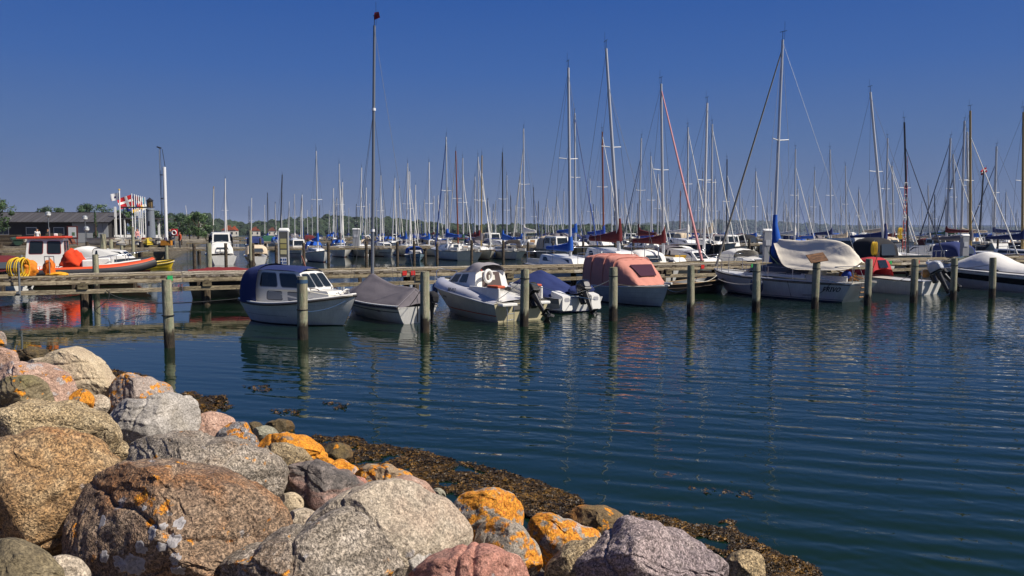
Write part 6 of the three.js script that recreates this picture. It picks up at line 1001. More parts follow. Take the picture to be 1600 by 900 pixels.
{ const q = colP(190, 60), o = thing('flagpole', 'tall white flagpole flying a white club flag', 'flagpole', [q.x, QH, -q.D]), h = 3 + (361 - 297) * q.D / F - QH; rod('pole', V(0, 0, 0), V(0, h, 0), .07, M('#e4e4e0', .5), o); const f = part('flag', flagGeo(.85, .75, FL.club, 1), FLAGM, o); f.position.set(-.05, h - .3, 0); ball('finial', V(0, h, 0), .1, M('#d8b040', .4), o); }
[[209, 'dk', 'Danish'], [213, 'eu', 'blue starred'], [216, 'no', 'Norwegian'], [219, 'dk', 'Danish'], [222, 'de', 'black red and gold'], [225, 'fi', 'white and blue crossed'], [229, 'cyan', 'pale turquoise']].forEach(([px, k, nm], i) => { const q = colP(px, 62 + i * 1.2), s = q.D / F, o = thing('flagpole', nm + ' flag on a white pole ' + (i ? 'in the row beside the grey tower' : 'leading the row of flags'), 'flagpole', [q.x, QH, -q.D], i * .05, 'row of national flags'), h = 3 + (361 - 303 - i * .9) * s - QH; rod('pole', V(0, 0, 0), V(0, h, 0), .055, M('#e4e4e0', .5), o); const f = part('flag', flagGeo(i ? 1.15 : 1.5, i ? 1.35 : 1.15, FL[k], i * 1.7), FLAGM, o); f.position.set(-.05, h - .1, 0); f.rotation.z = .25; f.rotation.y = .3; });
{ const a = colP(191, 61.5), b = colP(233, 61.5), o = thing('flag_beam', 'dark horizontal beam carried across the row of flagpoles', 'beam', [a.x, 3 + (361 - 324) * a.D / F, -a.D]); rod('beam', V(0, 0, 0), V(b.x - a.x, 0, a.D - b.D), .08, DARKM, o); rod('end_strut', V(.3, 0, 0), V(.3, -4.2, 0), .05, DARKM, o); }
{ // grey round tower with lantern
  const q = colP(237, 63), s = q.D / F, o = thing('harbour_tower', 'slim grey round tower with a dark lantern top', 'tower', [q.x, QH, -q.D]), h = 3 + (361 - 309) * s - QH; part('shaft', new THREE.LatheGeometry([[.62, 0], [.62, .7], [.5, .75], [.40, h * .72], [.46, h * .73], [.46, h * .76], [.3, h * .77]].map(([x, y]) => new THREE.Vector2(x, y)), 20), M('#6f7680', .7), o); part('lantern', new THREE.CylinderGeometry(.3, .3, h * .16, 10).translate(0, h * .86, 0), M('#6d5a36', .4), o); part('lantern_roof', new THREE.ConeGeometry(.42, h * .07, 12).translate(0, h * .965, 0), DARKM, o); part('gallery', new THREE.TorusGeometry(.48, .04, 6, 20).rotateX(Math.PI / 2).translate(0, h * .8, 0), DARKM, o); addBox('window', .2, .5, .06, DARKM, o, 0, h * .45, .43); for (let k = 0; k < 6; k++) rod('glazing_bar', V(Math.cos(k) * .31, h * .78, Math.sin(k) * .31), V(Math.cos(k) * .31, h * .94, Math.sin(k) * .31), .03, DARKM, o); }
{ // mast crane
  const q = colP(261, 57.4), s = q.D / F, o = thing('mast_crane', 'white column mast crane with a thin dark jib pole', 'crane', [q.x, QH, -q.D]), h = 3 + (361 - 262) * s - QH, h2 = 3 + (361 - 231) * s - QH; rod('column', V(0, 0, 0), V(0, h, 0), .17, M('#dcdddd', .5), o, unitCyl16); rod('jib_pole', V(-.42, .6, 0), V(-.46, h2, 0),   .04, M('#838890', .6), o); rod('jib_head', V(-.7, h2, 0), V(-.25, h2 - .15, 0), .07, DARKM, o); rod('cable', V(-.15, h2 - .25, 0), V(.1, h, 0), .03, DARKM, o); rod('cable', V(-.3, h2 - .25, .1), V(-.25, 1, .1), .02, DARKM, o); addBox('base', .9, .5, .9, M('#b8791f', .7), o, 0, .25, 0); for (const f of [.3, .6, .9]) rod('bracket', V(-.45, h * f, 0), V(0, h * f, 0), .05, DARKM, o); }
{ const o = thing('notice_board', 'notice board with white sheet in a dark red frame', 'notice board', onQ(115, 60)); for (const x of [-.45, .45]) rod('leg', V(x, 0, 0), V(x, 1.9, 0), .06, M('#5a2622', .7), o); addBox('frame', 1.1, 1.35, .08, M('#5a2622', .7), o, 0, 1.35, 0); addBox('sheet', .8, 1.05, .03, M('#d8dad6', .6), o, 0, 1.38, .05); addBox('print', .3, .35, .01, M('#5c7a5a', .7), o, .12, 1.2, .07); }
{ const o = thing('boat_trailer', 'small white box trailer parked on the quay slope', 'trailer', onQ(50, 58.8), .1); addBox('body', 1.5, .5, 1.1, GEL, o, 0, .62, 0, 0, 0, 0, .04); for (const z of [-.6, .6]) { const w = part('wheel', new THREE.TorusGeometry(.22, .09, 8, 18), RUBBER, o); w.position.set(.1, .32, z); part('rim', new THREE.CylinderGeometry(.16, .16, .08, 16).rotateX(Math.PI / 2), GALV, w); } rod('drawbar', V(-.75, .45, 0), V(-1.5, .4, 0), .04, GALV, o); }
// ---------------- sheds, stacks, small things on the quay
seed(66);
[[12, 62, 2.6, 1.1, '#8a7556', 'stack of weathered planks beside the dark shed', 'timber_stack'], [62, 63, 3.2, .9, '#9a7d50', 'low stack of brown boards before the boat shed', 'timber_stack'], [86, 61, 1.4, 1.2, '#7a5a3a', 'brown wooden fish crate stack by the lamp', 'crate_stack']].forEach(([px, p, w, h, c, l, n]) => { const o = thing(n, l, 'stack', onQ(px, p), .1); const k = Math.round(h / .14); for (let i = 0; i < k; i++) addBox('board', w * rnd(.86, 1), .12, .9, [woodMat(woodGrey, c), WOOD[3], WOOD[1]][i % 3], o, rnd(-.1, .1), .07 + i * .14, 0, rnd(-.03, .03)); });
{ const o = thing('rescue_ring_post', 'red and white lifebuoy cabinet on a post', 'lifebuoy', onQ(274, 56.5, 1.2)); rod('post', V(0, 0, 0), V(0, 1.4, 0), .05, GALV, o); addBox('cabinet', .62, .75, .22, M('#b3141d', .5), o, 0, 1.65, 0, 0, 0, 0, .04); part('ring', new THREE.TorusGeometry(.22, .06, 8, 18).translate(0, 1.62, .13), M('#e2e0da', .6), o); }
[[202, 59.5, '#d9d7d2'], [206, 59, '#b8b4ac'], [213, 58.8, '#c9c6bf'], [225, 59.4, '#9d4a40'], [247, 59, '#d2cfc8'], [248, 60, '#a9a59c'], [265, 58.6, '#24304a']].forEach(([px, p, c], i) => { const o = thing('fish_tub', ['white', 'grey', 'pale', 'brick red', 'white lidded', 'stone grey', 'dark blue'][i] + ' tub standing on the quay ' + (i < 4 ? 'under the flags' : 'beside the grey tower'), 'tub', onQ(px, p)); addBox('body', .9, .7, .8, M(c, .7), o, 0, .38, 0, 0, 0, 0, .08); addBox('lid', .96, .08, .86, M(c, .6), o, 0, .77, 0, 0, 0, 0, .03); });
// dinghies laid up on the quay, bottoms up or on their keels
[[163, 59.6, '#d9d7d2', 'white', 0], [172, 60.2, '#2a4a7a', 'blue', 1], [181, 59.4, '#d4d0c4', 'cream', 1], [198, 60.6, '#8f8d88', 'grey', 0], [232, 59.3, '#c9b12a', 'yellow', 1], [254, 60.5, '#d9d7d2', 'white', 1], [96, 60, '#7a4a32', 'brown', 1], [30, 59.5, '#3f5a4a', 'green', 0]].forEach(([px, p, c, nm, up], i) => { const L = 3.2 + (i % 3) * .4, o = thing('laid_up_dinghy', nm + ' dinghy ' + (up ? 'lying bottom up' : 'standing on its keel') + ' on the quay ' + ['beside the white fence', 'beside the white flagpole', 'under the white flagpole', 'under the flag row', 'beside the grey tower', 'beside the crane', 'before the notice board', 'near the trailer'][i], 'dinghy', onQ(px, p, QH + (up ? .62 : .28)), .3 * i); const H = Hull({ L, B: 1.4, fb: .62, fs: .5, tr: .7, rake: .35, draft: .2, ns: 16, nt: 7 }); if (up) o.rotation.x = Math.PI; hullParts(o, H, gel(c, .5), { rub: RUBBER, drop: .2, deckMat: TEAK }); addBox('thwart', .22, .03, 1.0, TEAK, o, .2, .42, 0); });
{ const q0 = colP(160, 57.7), o = thing('quay_rail', 'low timber rail along the quay under the flags', 'rail', tp(q0.t, 58.2, QH).toArray(), JT); for (let k = 0; k < 4; k++) { addBox('rail_bar', 2.46, .16, .1, WOODPALE[k % 3], o, k * 2.5 + 1.25, .55, 0); addBox('rail_post', .14, .62, .14, WOODD, o, k * 2.5 + .08, .3, 0); } }
// small red roofed houses across the harbour
[[357, 352, 20, '#8f4a2c'], [366, 353, 12, '#b0502a'], [398, 354, 16, '#8a4a34'], [312, 347, 14, '#b9b4aa'], [425, 355, 14, '#7d4a3a']].forEach(([px, py, w, c], i) => { const D = 330 + i * 18, q = atD(px, py, D), W = w * D / F, o = thing('house', ['small house with a red brown tiled roof beyond the yachts', 'small house with a bright orange roof and white gable', 'low house with a dull red roof among far trees', 'white house high among the trees', 'low brick house at the wooded shore'][i], 'house', [q.x, .8, -D], .3); const hgt = q.y - .8; addBox('wall', W, hgt * .55, W * .7, i === 3 ? GELW : M('#cfc8ba', .8), o, 0, hgt * .275, 0); const sh = new THREE.Shape(); sh.moveTo(-W * .56, 0); sh.lineTo(W * .56, 0); sh.lineTo(0, hgt * .45); sh.closePath(); const r = part('roof', new THREE.ExtrudeGeometry(sh, { depth: W * .8, bevelEnabled: false }), M(c, .85), o); r.position.set(0, hgt * .55, -W * .4); for (const x of [-.25, .25]) addBox('window', W * .14, hgt * .2, .1, GLASSP, o, W * x, hgt * .3, W * .36); addBox('chimney', W * .06, hgt * .2, W * .06, M('#7a4a3a', .9), r, W * .15, hgt * .38, W * .4); });

// ---------------- people, each one continuous figure
function person(label, pos, turn, c, pose = {}) {
  const J = { head: [0, 1.62, 0, .105], chin: [0, 1.54, .03, .07], neck: [0, 1.45, 0, .055], chest: [0, 1.27, 0, .145], belly: [0, 1.08, 0, .13], hip: [0, .94, 0, .14] };
  const bones = [['head', 'chin'], ['chin', 'neck'], ['neck', 'chest'], ['chest', 'belly'], ['belly', 'hip']];
  for (const s of [-1, 1]) { const k = s < 0 ? 'l' : 'r', sw = pose.swing ?? 0; J['sh' + k] = [s * .19, 1.40, 0, .07]; J['el' + k] = [s * .24, 1.13, pose.arm ? .08 : -.02, .05]; J['wr' + k] = pose.arm ? [s * .12, 1.12, .30, .036] : [s * .24, .88, .06, .036]; J['ha' + k] = pose.arm ? [s * .08, 1.14, .38, .035] : [s * .24, .80, .08, .035]; J['hp' + k] = [s * .09, .92, 0, .10]; J['kn' + k] = [s * .10, .5, .03 + s * sw, .068]; J['an' + k] = [s * .10, .09, -.02 + s * sw * 1.2, .045]; J['to' + k] = [s * .12, .04, .14 + s * sw * 1.2, .035]; bones.push(['chest', 'sh' + k], ['sh' + k, 'el' + k], ['el' + k, 'wr' + k], ['wr' + k, 'ha' + k], ['hip', 'hp' + k], ['hp' + k, 'kn' + k], ['kn' + k, 'an' + k], ['an' + k, 'to' + k]); }
  const segs = bones.map(([a, b]) => [J[a], J[b]]);
  const field = (x, y, z) => { let d = 1e9; for (const [a, b] of segs) { const bx = b[0] - a[0], by = b[1] - a[1], bz = b[2] - a[2], t = clamp(((x - a[0]) * bx + (y - a[1]) * by + (z - a[2]) * bz) / (bx * bx + by * by + bz * bz)), e = Math.hypot(x - a[0] - bx * t, y - a[1] - by * t, z - a[2] - bz * t) - lerp(a[3], b[3], t), k = .03, h = clamp(.5 + .5 * (d - e) / k); d = lerp(d, e, h) - k * h * (1 - h); } return d; };
  const N = 64, mc = new MarchingCubes(N, new THREE.MeshStandardMaterial(), false, false, 60000); mc.isolation = 0; const S = .95, cy = .87;
  for (let k = 0; k < N; k++) for (let j = 0; j < N; j++) for (let i = 0; i < N; i++) mc.field[i + j * N + k * N * N] = -field((i / N * 2 - 1) * S, (j / N * 2 - 1) * S + cy, (k / N * 2 - 1) * S);
  mc.update(); const n = mc.count, pos2 = new Float32Array(n * 3), nor = new Float32Array(n * 3), col = new Float32Array(n * 3);
  for (let i = 0; i < n; i++) { const x = mc.positionArray[i * 3] * S, y = mc.positionArray[i * 3 + 1] * S + cy, z = mc.positionArray[i * 3 + 2] * S; pos2.set([x, y, z], i * 3); nor.set([mc.normalArray[i * 3], mc.normalArray[i * 3 + 1], mc.normalArray[i * 3 + 2]], i * 3); let h = c.skin; if (y > 1.66 || (y > 1.56 && z < -.01)) h = c.hair; else if (y > 1.46) h = c.skin; else if (y < .08) h = '#2a2420'; else if (y < (c.short ? .93 : .97) && Math.abs(x) < .205) h = c.short && y < .5 ? c.skin : c.legs; else if (Math.abs(x) > .2 && y < (c.sleeve ?? .92)) h = c.skin; else h = c.top; const q = lin(h); col.set([q.r, q.g, q.b], i * 3); }
  const g = new THREE.BufferGeometry(); g.setAttribute('position', new THREE.BufferAttribute(pos2, 3)); g.setAttribute('normal', new THREE.BufferAttribute(nor, 3)); g.setAttribute('color', new THREE.BufferAttribute(col, 3));
  const o = thing('person', label, 'person', pos, turn); part('body', g, new THREE.MeshStandardMaterial({ vertexColors: true, roughness: .85, side: THREE.DoubleSide }), o); return o;
}
const SK = '#b98868';
person('person in an orange jacket standing on the second jetty', tp(colP(282, 54).t, 54, 1.2).toArray(), -.8, { skin: SK, hair: '#5a4632', top: '#c4491c', legs: '#2a2c33' }, { swing: .06 });
person('person in a dark blue jacket beside the crane', onQ(267, 57.9), .5, { skin: SK, hair: '#3a2c20', top: '#1d2740', legs: '#23252c' }, { arm: true });
person('person in a white shirt standing by the boards', onQ(60, 61), .3, { skin: SK, hair: '#4a3a2a', top: '#d9d7d2', legs: '#3a3f4a', sleeve: 1.2 });
person('person in a dark shirt standing by the lamp', onQ(76, 61.5), 2.2, { skin: SK, hair: '#2c221a', top: '#33302f', legs: '#4a4a50', short: true });
person('person in a pale pink shirt walking under the flags', onQ(216, 58.5), 1.2, { skin: SK, hair: '#6a5038', top: '#c9908a', legs: '#5a6a86' }, { swing: .12 });

// ---------------- rescue craft and gear between the near jetty and the quay
{
  const q = colP(92, 20.5), L = 7.4, o = thing('workboat', 'white wheelhouse workboat with an orange red roof and dark blue hull', 'boat', [q.x + .9, 0, -q.D], JT - .12);
  const H = Hull({ L, B: 2.6, fb: 1.25, fs: .8, dip: .1, tr: .8, sm: .4, pw: 1.9, rake: .8, draft: .35, e0: .3, e1: .65 }); hullParts(o, H, gel('#1d2a4e', .4), { rub: M('#d9d6cf', .5), rubR: .05, drop: .1 }); for (const s of [-1, 1]) part('white_topside', H.band(s, q => H.sheer(q) - .34, q => H.sheer(q) - .04, .0, .99, .006), GELW, o);
  const wh = Cabin(-2.4, -.3, .8, .72, .7, -2.2, -.35, .72, .64, 2.55, .07), c = part('wheelhouse', wh.geo, GELW, o), RDF = M('#a8322a', .5);
  for (const f of ['port', 'starboard']) { windowOn(c, wh.face[f], .08, .44, .52, .92, GLASS, RDF, .08); windowOn(c, wh.face[f], .56, .92, .52, .92, GLASS, RDF, .08); } windowOn(c, wh.face.front, .08, .46, .55, .92, GLASS, RDF, .06); windowOn(c, wh.face.front, .54, .92, .55, .92, GLASS, RDF, .06); windowOn(c, wh.face.back, .3, .7, .1, .9, GLASSP, RDF, .06);
  addBox('roof', 2.6, .13, 1.75, M('#c8452c', .55), o, -1.45, 2.62, 0, 0, 0, .02, .04); rod('radar_pole', V(-1.2, 2.7, 0), V(-1.2, 3.2, 0), .03, GALV, o); addBox('search_light', .2, .16, .16, GELW, o, -.8, 2.78, .3, 0, 0, 0, .04);
  addBox('fore_cabin', 1.9, .5, 1.3, GELW, o, 1.2, 1.15, 0, 0, 0, 0, .1); part('deck_rail', H.rail(.02, .45, -.08, .45, 1), CHROME, o); for (const f of [.5, .6, .7, .8, .9]) for (const s of [-1, 1]) rod('rail_post', H.pt(f, 1, s, -.08), H.pt(f, 1, s, -.08).add(V(0, .45, 0)), .016, CHROME, o);
}
{ // rigid inflatable
  const a = colP(70, 16), b = colP(218, 16), L = 6.4, o = thing('inflatable_boat', 'orange and black rigid inflatable rescue boat', 'boat', [lerp(a.x, b.x, .5), 0, -lerp(a.D, b.D, .5)], JT - .03);
  const path = s => [V(-L / 2, .72, s * .85), V(-.6, .74, s * .95), V(1.2, .82, s * .88), V(2.4, 1.0, s * .5), V(3.0, 1.16, s * .1)];
  for (const s of [-1, 1]) { part('tube', tube([...path(s), V(3.15, 1.2, 0)], .27, 40, 14), M('#2b2b2e', .6), o); part('orange_topping', tube([...path(s), V(3.12, 1.22, 0)].map(p => p.clone().add(V(0, .09, 0))), .215, 40, 12), M('#cf4a1c', .6), o); }
  part('hull', Hull({ L: 6, B: 1.6, fb: .8, fs: .5, tr: .9, rake: .9 }).shell(), gel('#8f2a20', .4), o); addBox('floor', 4.6, .06, 1.3, M('#6b6258', .8), o, -.8, .55, 0); addBox('console', .6, .9, .6, GELW, o, -.2, .95, 0, 0, 0, 0, .08);
  { const g = lettering('REDNING', .2, .006), m = part('lettering', g, M('#e6e4de', .6), o); m.position.set(-2.6, .93, 1.055); m.rotation.x = -.75; }
  outboard(o, -L / 2 - .3, .95, .2, BLACKR, 0, 1.1);
}
const heap = (name, label, px, p, y, w, h, mat, cat, sd) => { const q = colP(px, p), g = new THREE.SphereGeometry(1, 34, 24), P = g.attributes.position; for (let i = 0; i < P.count; i++) { const x = P.getX(i), yy = P.getY(i), z = P.getZ(i), a = Math.atan2(z, x), u = (yy + 1) / 2, fold = 1 + .13 * Math.sin(a * 5 + sd + 2 * ns(u * 2, sd, 1)) * (1 - u) + .28 * ns(x * 1.6 + sd, yy * 1.6, z * 1.6) + .08 * ns(x * 5, yy * 5 + sd, z * 5), r = (.98 - .42 * Math.pow(u, 1.6)); P.setXYZ(i, x * w / 2 * fold * (.75 + .25 * r) * (u < .5 ? 1.05 : 1), u * h * (1 + .15 * ns(x * 2, sd, z * 2)), z * w * .42 * fold); } g.computeVertexNormals(); const m = single(name, g, mat, label, cat); m.position.set(q.x, y, -q.D); return m; };
heap('tarpaulin_heap', 'bright orange red tarpaulin draped over gear on the inflatable', 116, 16.4, .62, 1.3, 1.35, CAN.orange, 'tarpaulin', 3);
heap('gear_bag', 'orange oil boom bag hung beside the yellow hose', 48, .9, 1.2, .62, .72, M('#d07a14', .8), 'bag', 7);
heap('gear_bag', 'orange yellow gear bag on the jetty beside a thin stand', 80, 1.5, 1.2, .45, .72, M('#cf6a12', .8), 'bag', 9);
heap('folded_mat', 'yellow folded mat lying on the near jetty', 92, 1.4, 1.2, .8, .2, M('#d69a1e', .8), 'mat', 11);
{ const q = colP(34, .6), o = thing('hose_coil', 'big coil of yellow hose hung over a post on the jetty', 'hose', [q.x, 1.2, -q.D], JT); for (let k = 0; k < 7; k++) { const g = new THREE.TorusGeometry(.30 + .02 * (k % 3), .028, 6, 26); const m = part('loop', g, M(k % 3 ? '#d6b31c' : '#c9a018', .6), o); m.position.set(-.22 + k * .07, .40, .02 * k); m.scale.set(.72, 1.15, 1); m.rotation.y = .35 + .12 * k; } rod('post', V(.05, 0, -.1), V(.05, .9, -.1), .05, GALV, o); }
{ const q = colP(80, 1.2), o = thing('metal_stand', 'thin metal T-shaped stand on the near jetty', 'stand', [q.x, 1.2, -q.D], JT); rod('post', V(0, 0, 0), V(0, .82, 0), .02, GALV, o); rod('cross_bar', V(-.16, .82, 0), V(.16, .82, 0), .02, GALV, o); for (const x of [-.16, .16]) rod('drop', V(x, .82, 0), V(x, .55, 0), .015, GALV, o); }
[[151, 9, 398, 'beside the bow of the inflatable'], [163, 30, 366, 'thick and tall, beyond the inflatable'], [175, 31, 374, 'paired with a thicker one beyond the inflatable'], [105, 22, 374, 'against the workboat wheelhouse'], [59, 24, 396, 'at the stern of the workboat'], [209, 44, 355, 'before the quay under the flags'], [261, 40, 384, 'before the mast crane'], [191, 43, 384, 'before the white flagpole'], [328, 12, 380, 'beside the white curtained motor boat'], [392, 38, 360, 'between two motor boats with hoods']].forEach(([px, p, ty, l], i) => { const q = colP(px, p), h = 3 + (361 - ty) * q.D / F, o = thing('mooring_post', 'weathered post ' + l, 'mooring post', [q.x, 0, -q.D], 0, 'posts in the inner harbour'); part('shaft', postGeo(h, i === 1 ? .2 : .14, i * 2.1 + 40), POSTMAT, o); });
motorboat(2, 15, { L: 6, cv: 2, hull: 'white', can: 'maroon', out: false, yaw: .5, motor: true, label: 'white motor boat with a big white outboard beside the workboat' });
motorboat(165, 30, { L: 6.5, cv: 0, hull: 'white', can: 'white', out: true, yaw: 1.2, label: 'white motor boat behind the inflatable rescue boat' });
{ const q = colP(362, 3.6), L = 3.6, o = thing('covered_dinghy', 'dinghy under a dark red cover lying along the jetty', 'boat', [q.x, 0, -q.D], JT); const H = Hull({ L, B: 1.4, fb: .95, fs: .9, tr: .85, rake: .4, draft: .2, e0: .6, e1: .8 }); hullParts(o, H, gel('#3a3c40', .5), { rub: RUBBER, drop: .05 }); const R = (f, h) => { const e = H.pt(f, 1, 1, .03); return [-1, -.6, 0, .6, 1].map(q => V(e.x, lerp(e.y - .08, h, Math.sqrt(1 - Math.abs(q))), q * e.z)); }; part('cover', cloth([R(0, 1.3), R(.3, 1.38), R(.6, 1.36), R(.95, 1.1)], 20, 12, .03, 3), CAN.red, o); }
{ const q = colP(246, 36), L = 2.8, o = thing('yellow_dinghy', 'small yellow dinghy afloat before the quay', 'boat', [q.x, 0, -q.D], JT + .4); const H = Hull({ L, B: 1.3, fb: .75, fs: .5, tr: .7, rake: .3, draft: .15 }); hullParts(o, H, gel('#d8b81c', .5), { rub: RUBBER, drop: .2 }); addBox('thwart', .22, .03, 1, TEAK, o, 0, .5, 0); }
{ const q = colP(1047, 8.5), L = 2.6, o = thing('yellow_tender', 'yellow tender hung upright at the yacht berths behind the jetty', 'boat', [q.x, .95, -q.D], Math.atan2(NRM[1], NRM[0])); const H = Hull({ L, B: 1.25, fb: .62, fs: .55, tr: .9, rake: .3, draft: .15, e0: .5 }); hullParts(o, H, gel('#d9aa12', .5), { rub: RUBBER, drop: .1 }); }
// ---------------- service pillars on the jetties
for (const [px, p, ty, w, l, big] of [[446, 1.2, 357, .36, 'dark service pillar with a white cap and yellow panels', 1], [1197, 1.2, 358, .42, 'plain grey service pillar beside the blue sail cover', 0], [1505, 1.2, 366, .42, 'grey service pillar near the speedboat bow', 0], [557, 54, 357, .7, 'pale service pillar on the second jetty', 0]]) {
  const q = colP(px, p), h = 3 + (361 - ty) * q.D / F - 1.2, o = thing('service_pillar', l, 'service pillar', [q.x, 1.2, -q.D], 0); addBox('column', w, h - .12, w * .8, big ? M('#5d5d58', .6) : M('#9a9c9e', .6), o, 0, (h - .12) / 2, 0, 0, 0, 0, .03); part('cap', sausage([[-w * .62, 0, .06, .1], [-w * .5, 0, .12, w * .45], [w * .5, 0, .12, w * .45], [w * .62, 0, .06, .1]], 16), M('#dcdcd8', .5), o).position.y = h - .1;
  if (big) { for (const [y, c] of [[.72, '#b8b07a'], [.60, '#a89f62'], [.47, '#c2bc92']]) addBox('panel', w * .72, h * .10, .02, M(c, .6), o, 0, h * y, w * .41); addBox('blue_sign', w * .7, h * .16, .02, M('#d5d7d8', .5), o, 0, h * .27, w * .41); for (const [x, y] of [[-.25, .31], [.02, .31], [.25, .31], [-.25, .24], [.05, .24], [.27, .24]]) addBox('sign_mark', w * .16, h * .045, .01, M('#1f4a86', .5), o, x * w, h * y - .02, w * .42 + .006); for (const s of [-1, 1]) addBox('side_post', .05, h - .1, .05, M('#c9c9c4', .5), o, s * (w / 2 + .03), h / 2 - .05, w * .36); }
  else addBox('socket_box', w * .6, .3, .04, M('#c4c6c8', .5), o, 0, h * .6, w * .41);
}
{ // red and white lattice mast
  const q = colP(1411, 7.8), h = 3 + (361 - 286) * q.D / F, o = thing('ladder_mast', 'red and white banded ladder mast behind the jetty', 'mast', [q.x, 0, -q.D], .2), RD = M('#b5524c', .6), WT = M('#d8d4cf', .6); for (let y = 0, k = 0; y < h; y += .42, k++) { for (const x of [-.11, .11]) rod('rail', V(x, y, 0), V(x, Math.min(h, y + .42), 0), .022, k % 3 ? RD : WT, o); rod('rung', V(-.11, y + .2, 0), V(.11, y + .2, 0), .02, k % 2 ? WT : RD, o); } rod('aerial', V(.05, h, 0), V(.05, h + 1.9, 0), .012, RD, o); }
for (const [px, p, y, l] of [[1365, 2.5, 378, 'yellow rope coil hung at the jetty beside the red hood'], [1405, 9.5, 356, 'yellow lifebuoy bag hung beside the ladder mast']]) { const q = colP(px, p), top = 3 + (361 - y) * q.D / F, o = thing('yellow_coil', l, 'rope coil', [q.x, top, -q.D], .3); for (let k = 0; k < 5; k++) { const m = part('loop', cached('coil', () => new THREE.TorusGeometry(.2, .035, 6, 22)), M(k % 2 ? '#d2b21e' : '#c49c18', .7), o); m.position.set(-.14 + k * .07, -.42, 0); m.scale.set(.6, 1.9, 1); m.rotation.y = .3 * k; } rod('hook', V(0, 0, 0), V(0, -.1, 0), .03, GALV, o); rod('hook_post', V(0, .1, -.05), V(0, -top + (p < 5 ? 1.2 : .6), -.05), .03, GALV, o); }
{ const q = colP(1536, 101), y = 3 + (361 - 262) * q.D / F, o = thing('masthead_flag', 'Danish flag streaming from a mast', 'flag', [q.x, y, -q.D]); const f = part('flag', flagGeo(2.1, 1.2, FL.dk, 2), FLAGM, o); f.rotation.z = .35; f.rotation.y = .3; rod('staff', V(.05, .4, 0), V(.05, -1.5, 0), .03, ALUD, o); }

// ================================================================ FAR SHORE
{
  const blob = new THREE.IcosahedronGeometry(1, 2), bp = blob.attributes.position; for (let i = 0; i < bp.count; i++) { const x = bp.getX(i), y = bp.getY(i), z = bp.getZ(i), k = 1 + .45 * ns(x * 2.3, y * 2.3, z * 2.3) + .2 * ns(x * 6, y * 6, z * 6); bp.setXYZ(i, x * k, y * k, z * k); } blob.computeVertexNormals();
  const leafM = new THREE.MeshStandardMaterial({ roughness: 1 }); const HC = ['#25331f', '#2c3b24', '#1f2d1a', '#334128', '#283722'].map(lin);
  function wood(label, D, prof, n, size, sd, D2) {
    seed(sd); const pos = [], base = .3, hgt = px => { let k = 0; while (k < prof.length - 2 && px > prof[k + 1][0]) k++; const a = prof[k], b = prof[k + 1]; return lerp(a[1], b[1], clamp((px - a[0]) / (b[0] - a[0]))); };
    const x0 = prof[0][0], x1 = prof[prof.length - 1][0], rings = [];
    for (let i = 0; i <= 60; i++) { const px = lerp(x0, x1, i / 60), top = Math.max(.6, 3 + (361 - hgt(px)) * (D2 ?? D) / F - size * .9), row = []; for (const [f, h] of [[0, 0], [.3, .35], [.7, .8], [1, 1], [1.6, .8]]) { const d = D + (Math.max(D * .12, 40)) * f; row.push(V((px - 800) / F * d, base + (top - base) * h - (h === 0 ? .6 : 0), -d)); } rings.push(row); }
    struct('hill', loft(rings, false, false, .05), M('#33422a', 1));
    const im = new THREE.InstancedMesh(blob, leafM, n), mt = new THREE.Matrix4(), qt = new THREE.Quaternion(); const dd = Math.max(D * .12, 40);
    for (let i = 0; i < n; i++) { const px = lerp(x0, x1, rnd()), f = Math.pow(rnd(), .8), d = D + dd * f, hh = f < .3 ? f / .3 * .35 : f < .7 ? .35 + (f - .3) / .4 * .45 : .8 + (f - .7) / .3 * .2, top = Math.max(.6, 3 + (361 - hgt(px)) * (D2 ?? D) / F - size * .9), s = size * rnd(.55, 1.15); qt.setFromEuler(new THREE.Euler(rnd(0, 6), rnd(0, 6), rnd(0, 6))); mt.compose(V((px - 800) / F * d, base + (top - base) * hh + s * rnd(-.2, .5), -d), qt, V(s, s * rnd(.9, 1.3), s)); im.setMatrixAt(i, mt); im.setColorAt(i, pick(HC)); }
    im.name = unique('woods'); im.castShadow = im.receiveShadow = true; im.userData = { kind: 'stuff', label, category: 'woods' }; scene.add(im);
  }
  wood('dark green wooded shore behind the left hand yachts'.replace('left hand ', 'nearer '), 620, [[230, 341], [275, 337], [320, 333], [345, 347], [400, 351], [425, 347], [470, 341], [520, 338], [560, 339], [600, 342], [650, 347], [700, 352], [780, 354], [880, 355], [960, 355], [1040, 356]], 2400, 4.2, 12);
  wood('blue green wooded hill across the bay', 3600, [[640, 355], [760, 354], [880, 353], [970, 351], [1030, 348], [1080, 345], [1140, 344], [1200, 345], [1260, 349], [1320, 354], [1400, 357], [1500, 358], [1700, 359]], 3200, 15, 13);
}

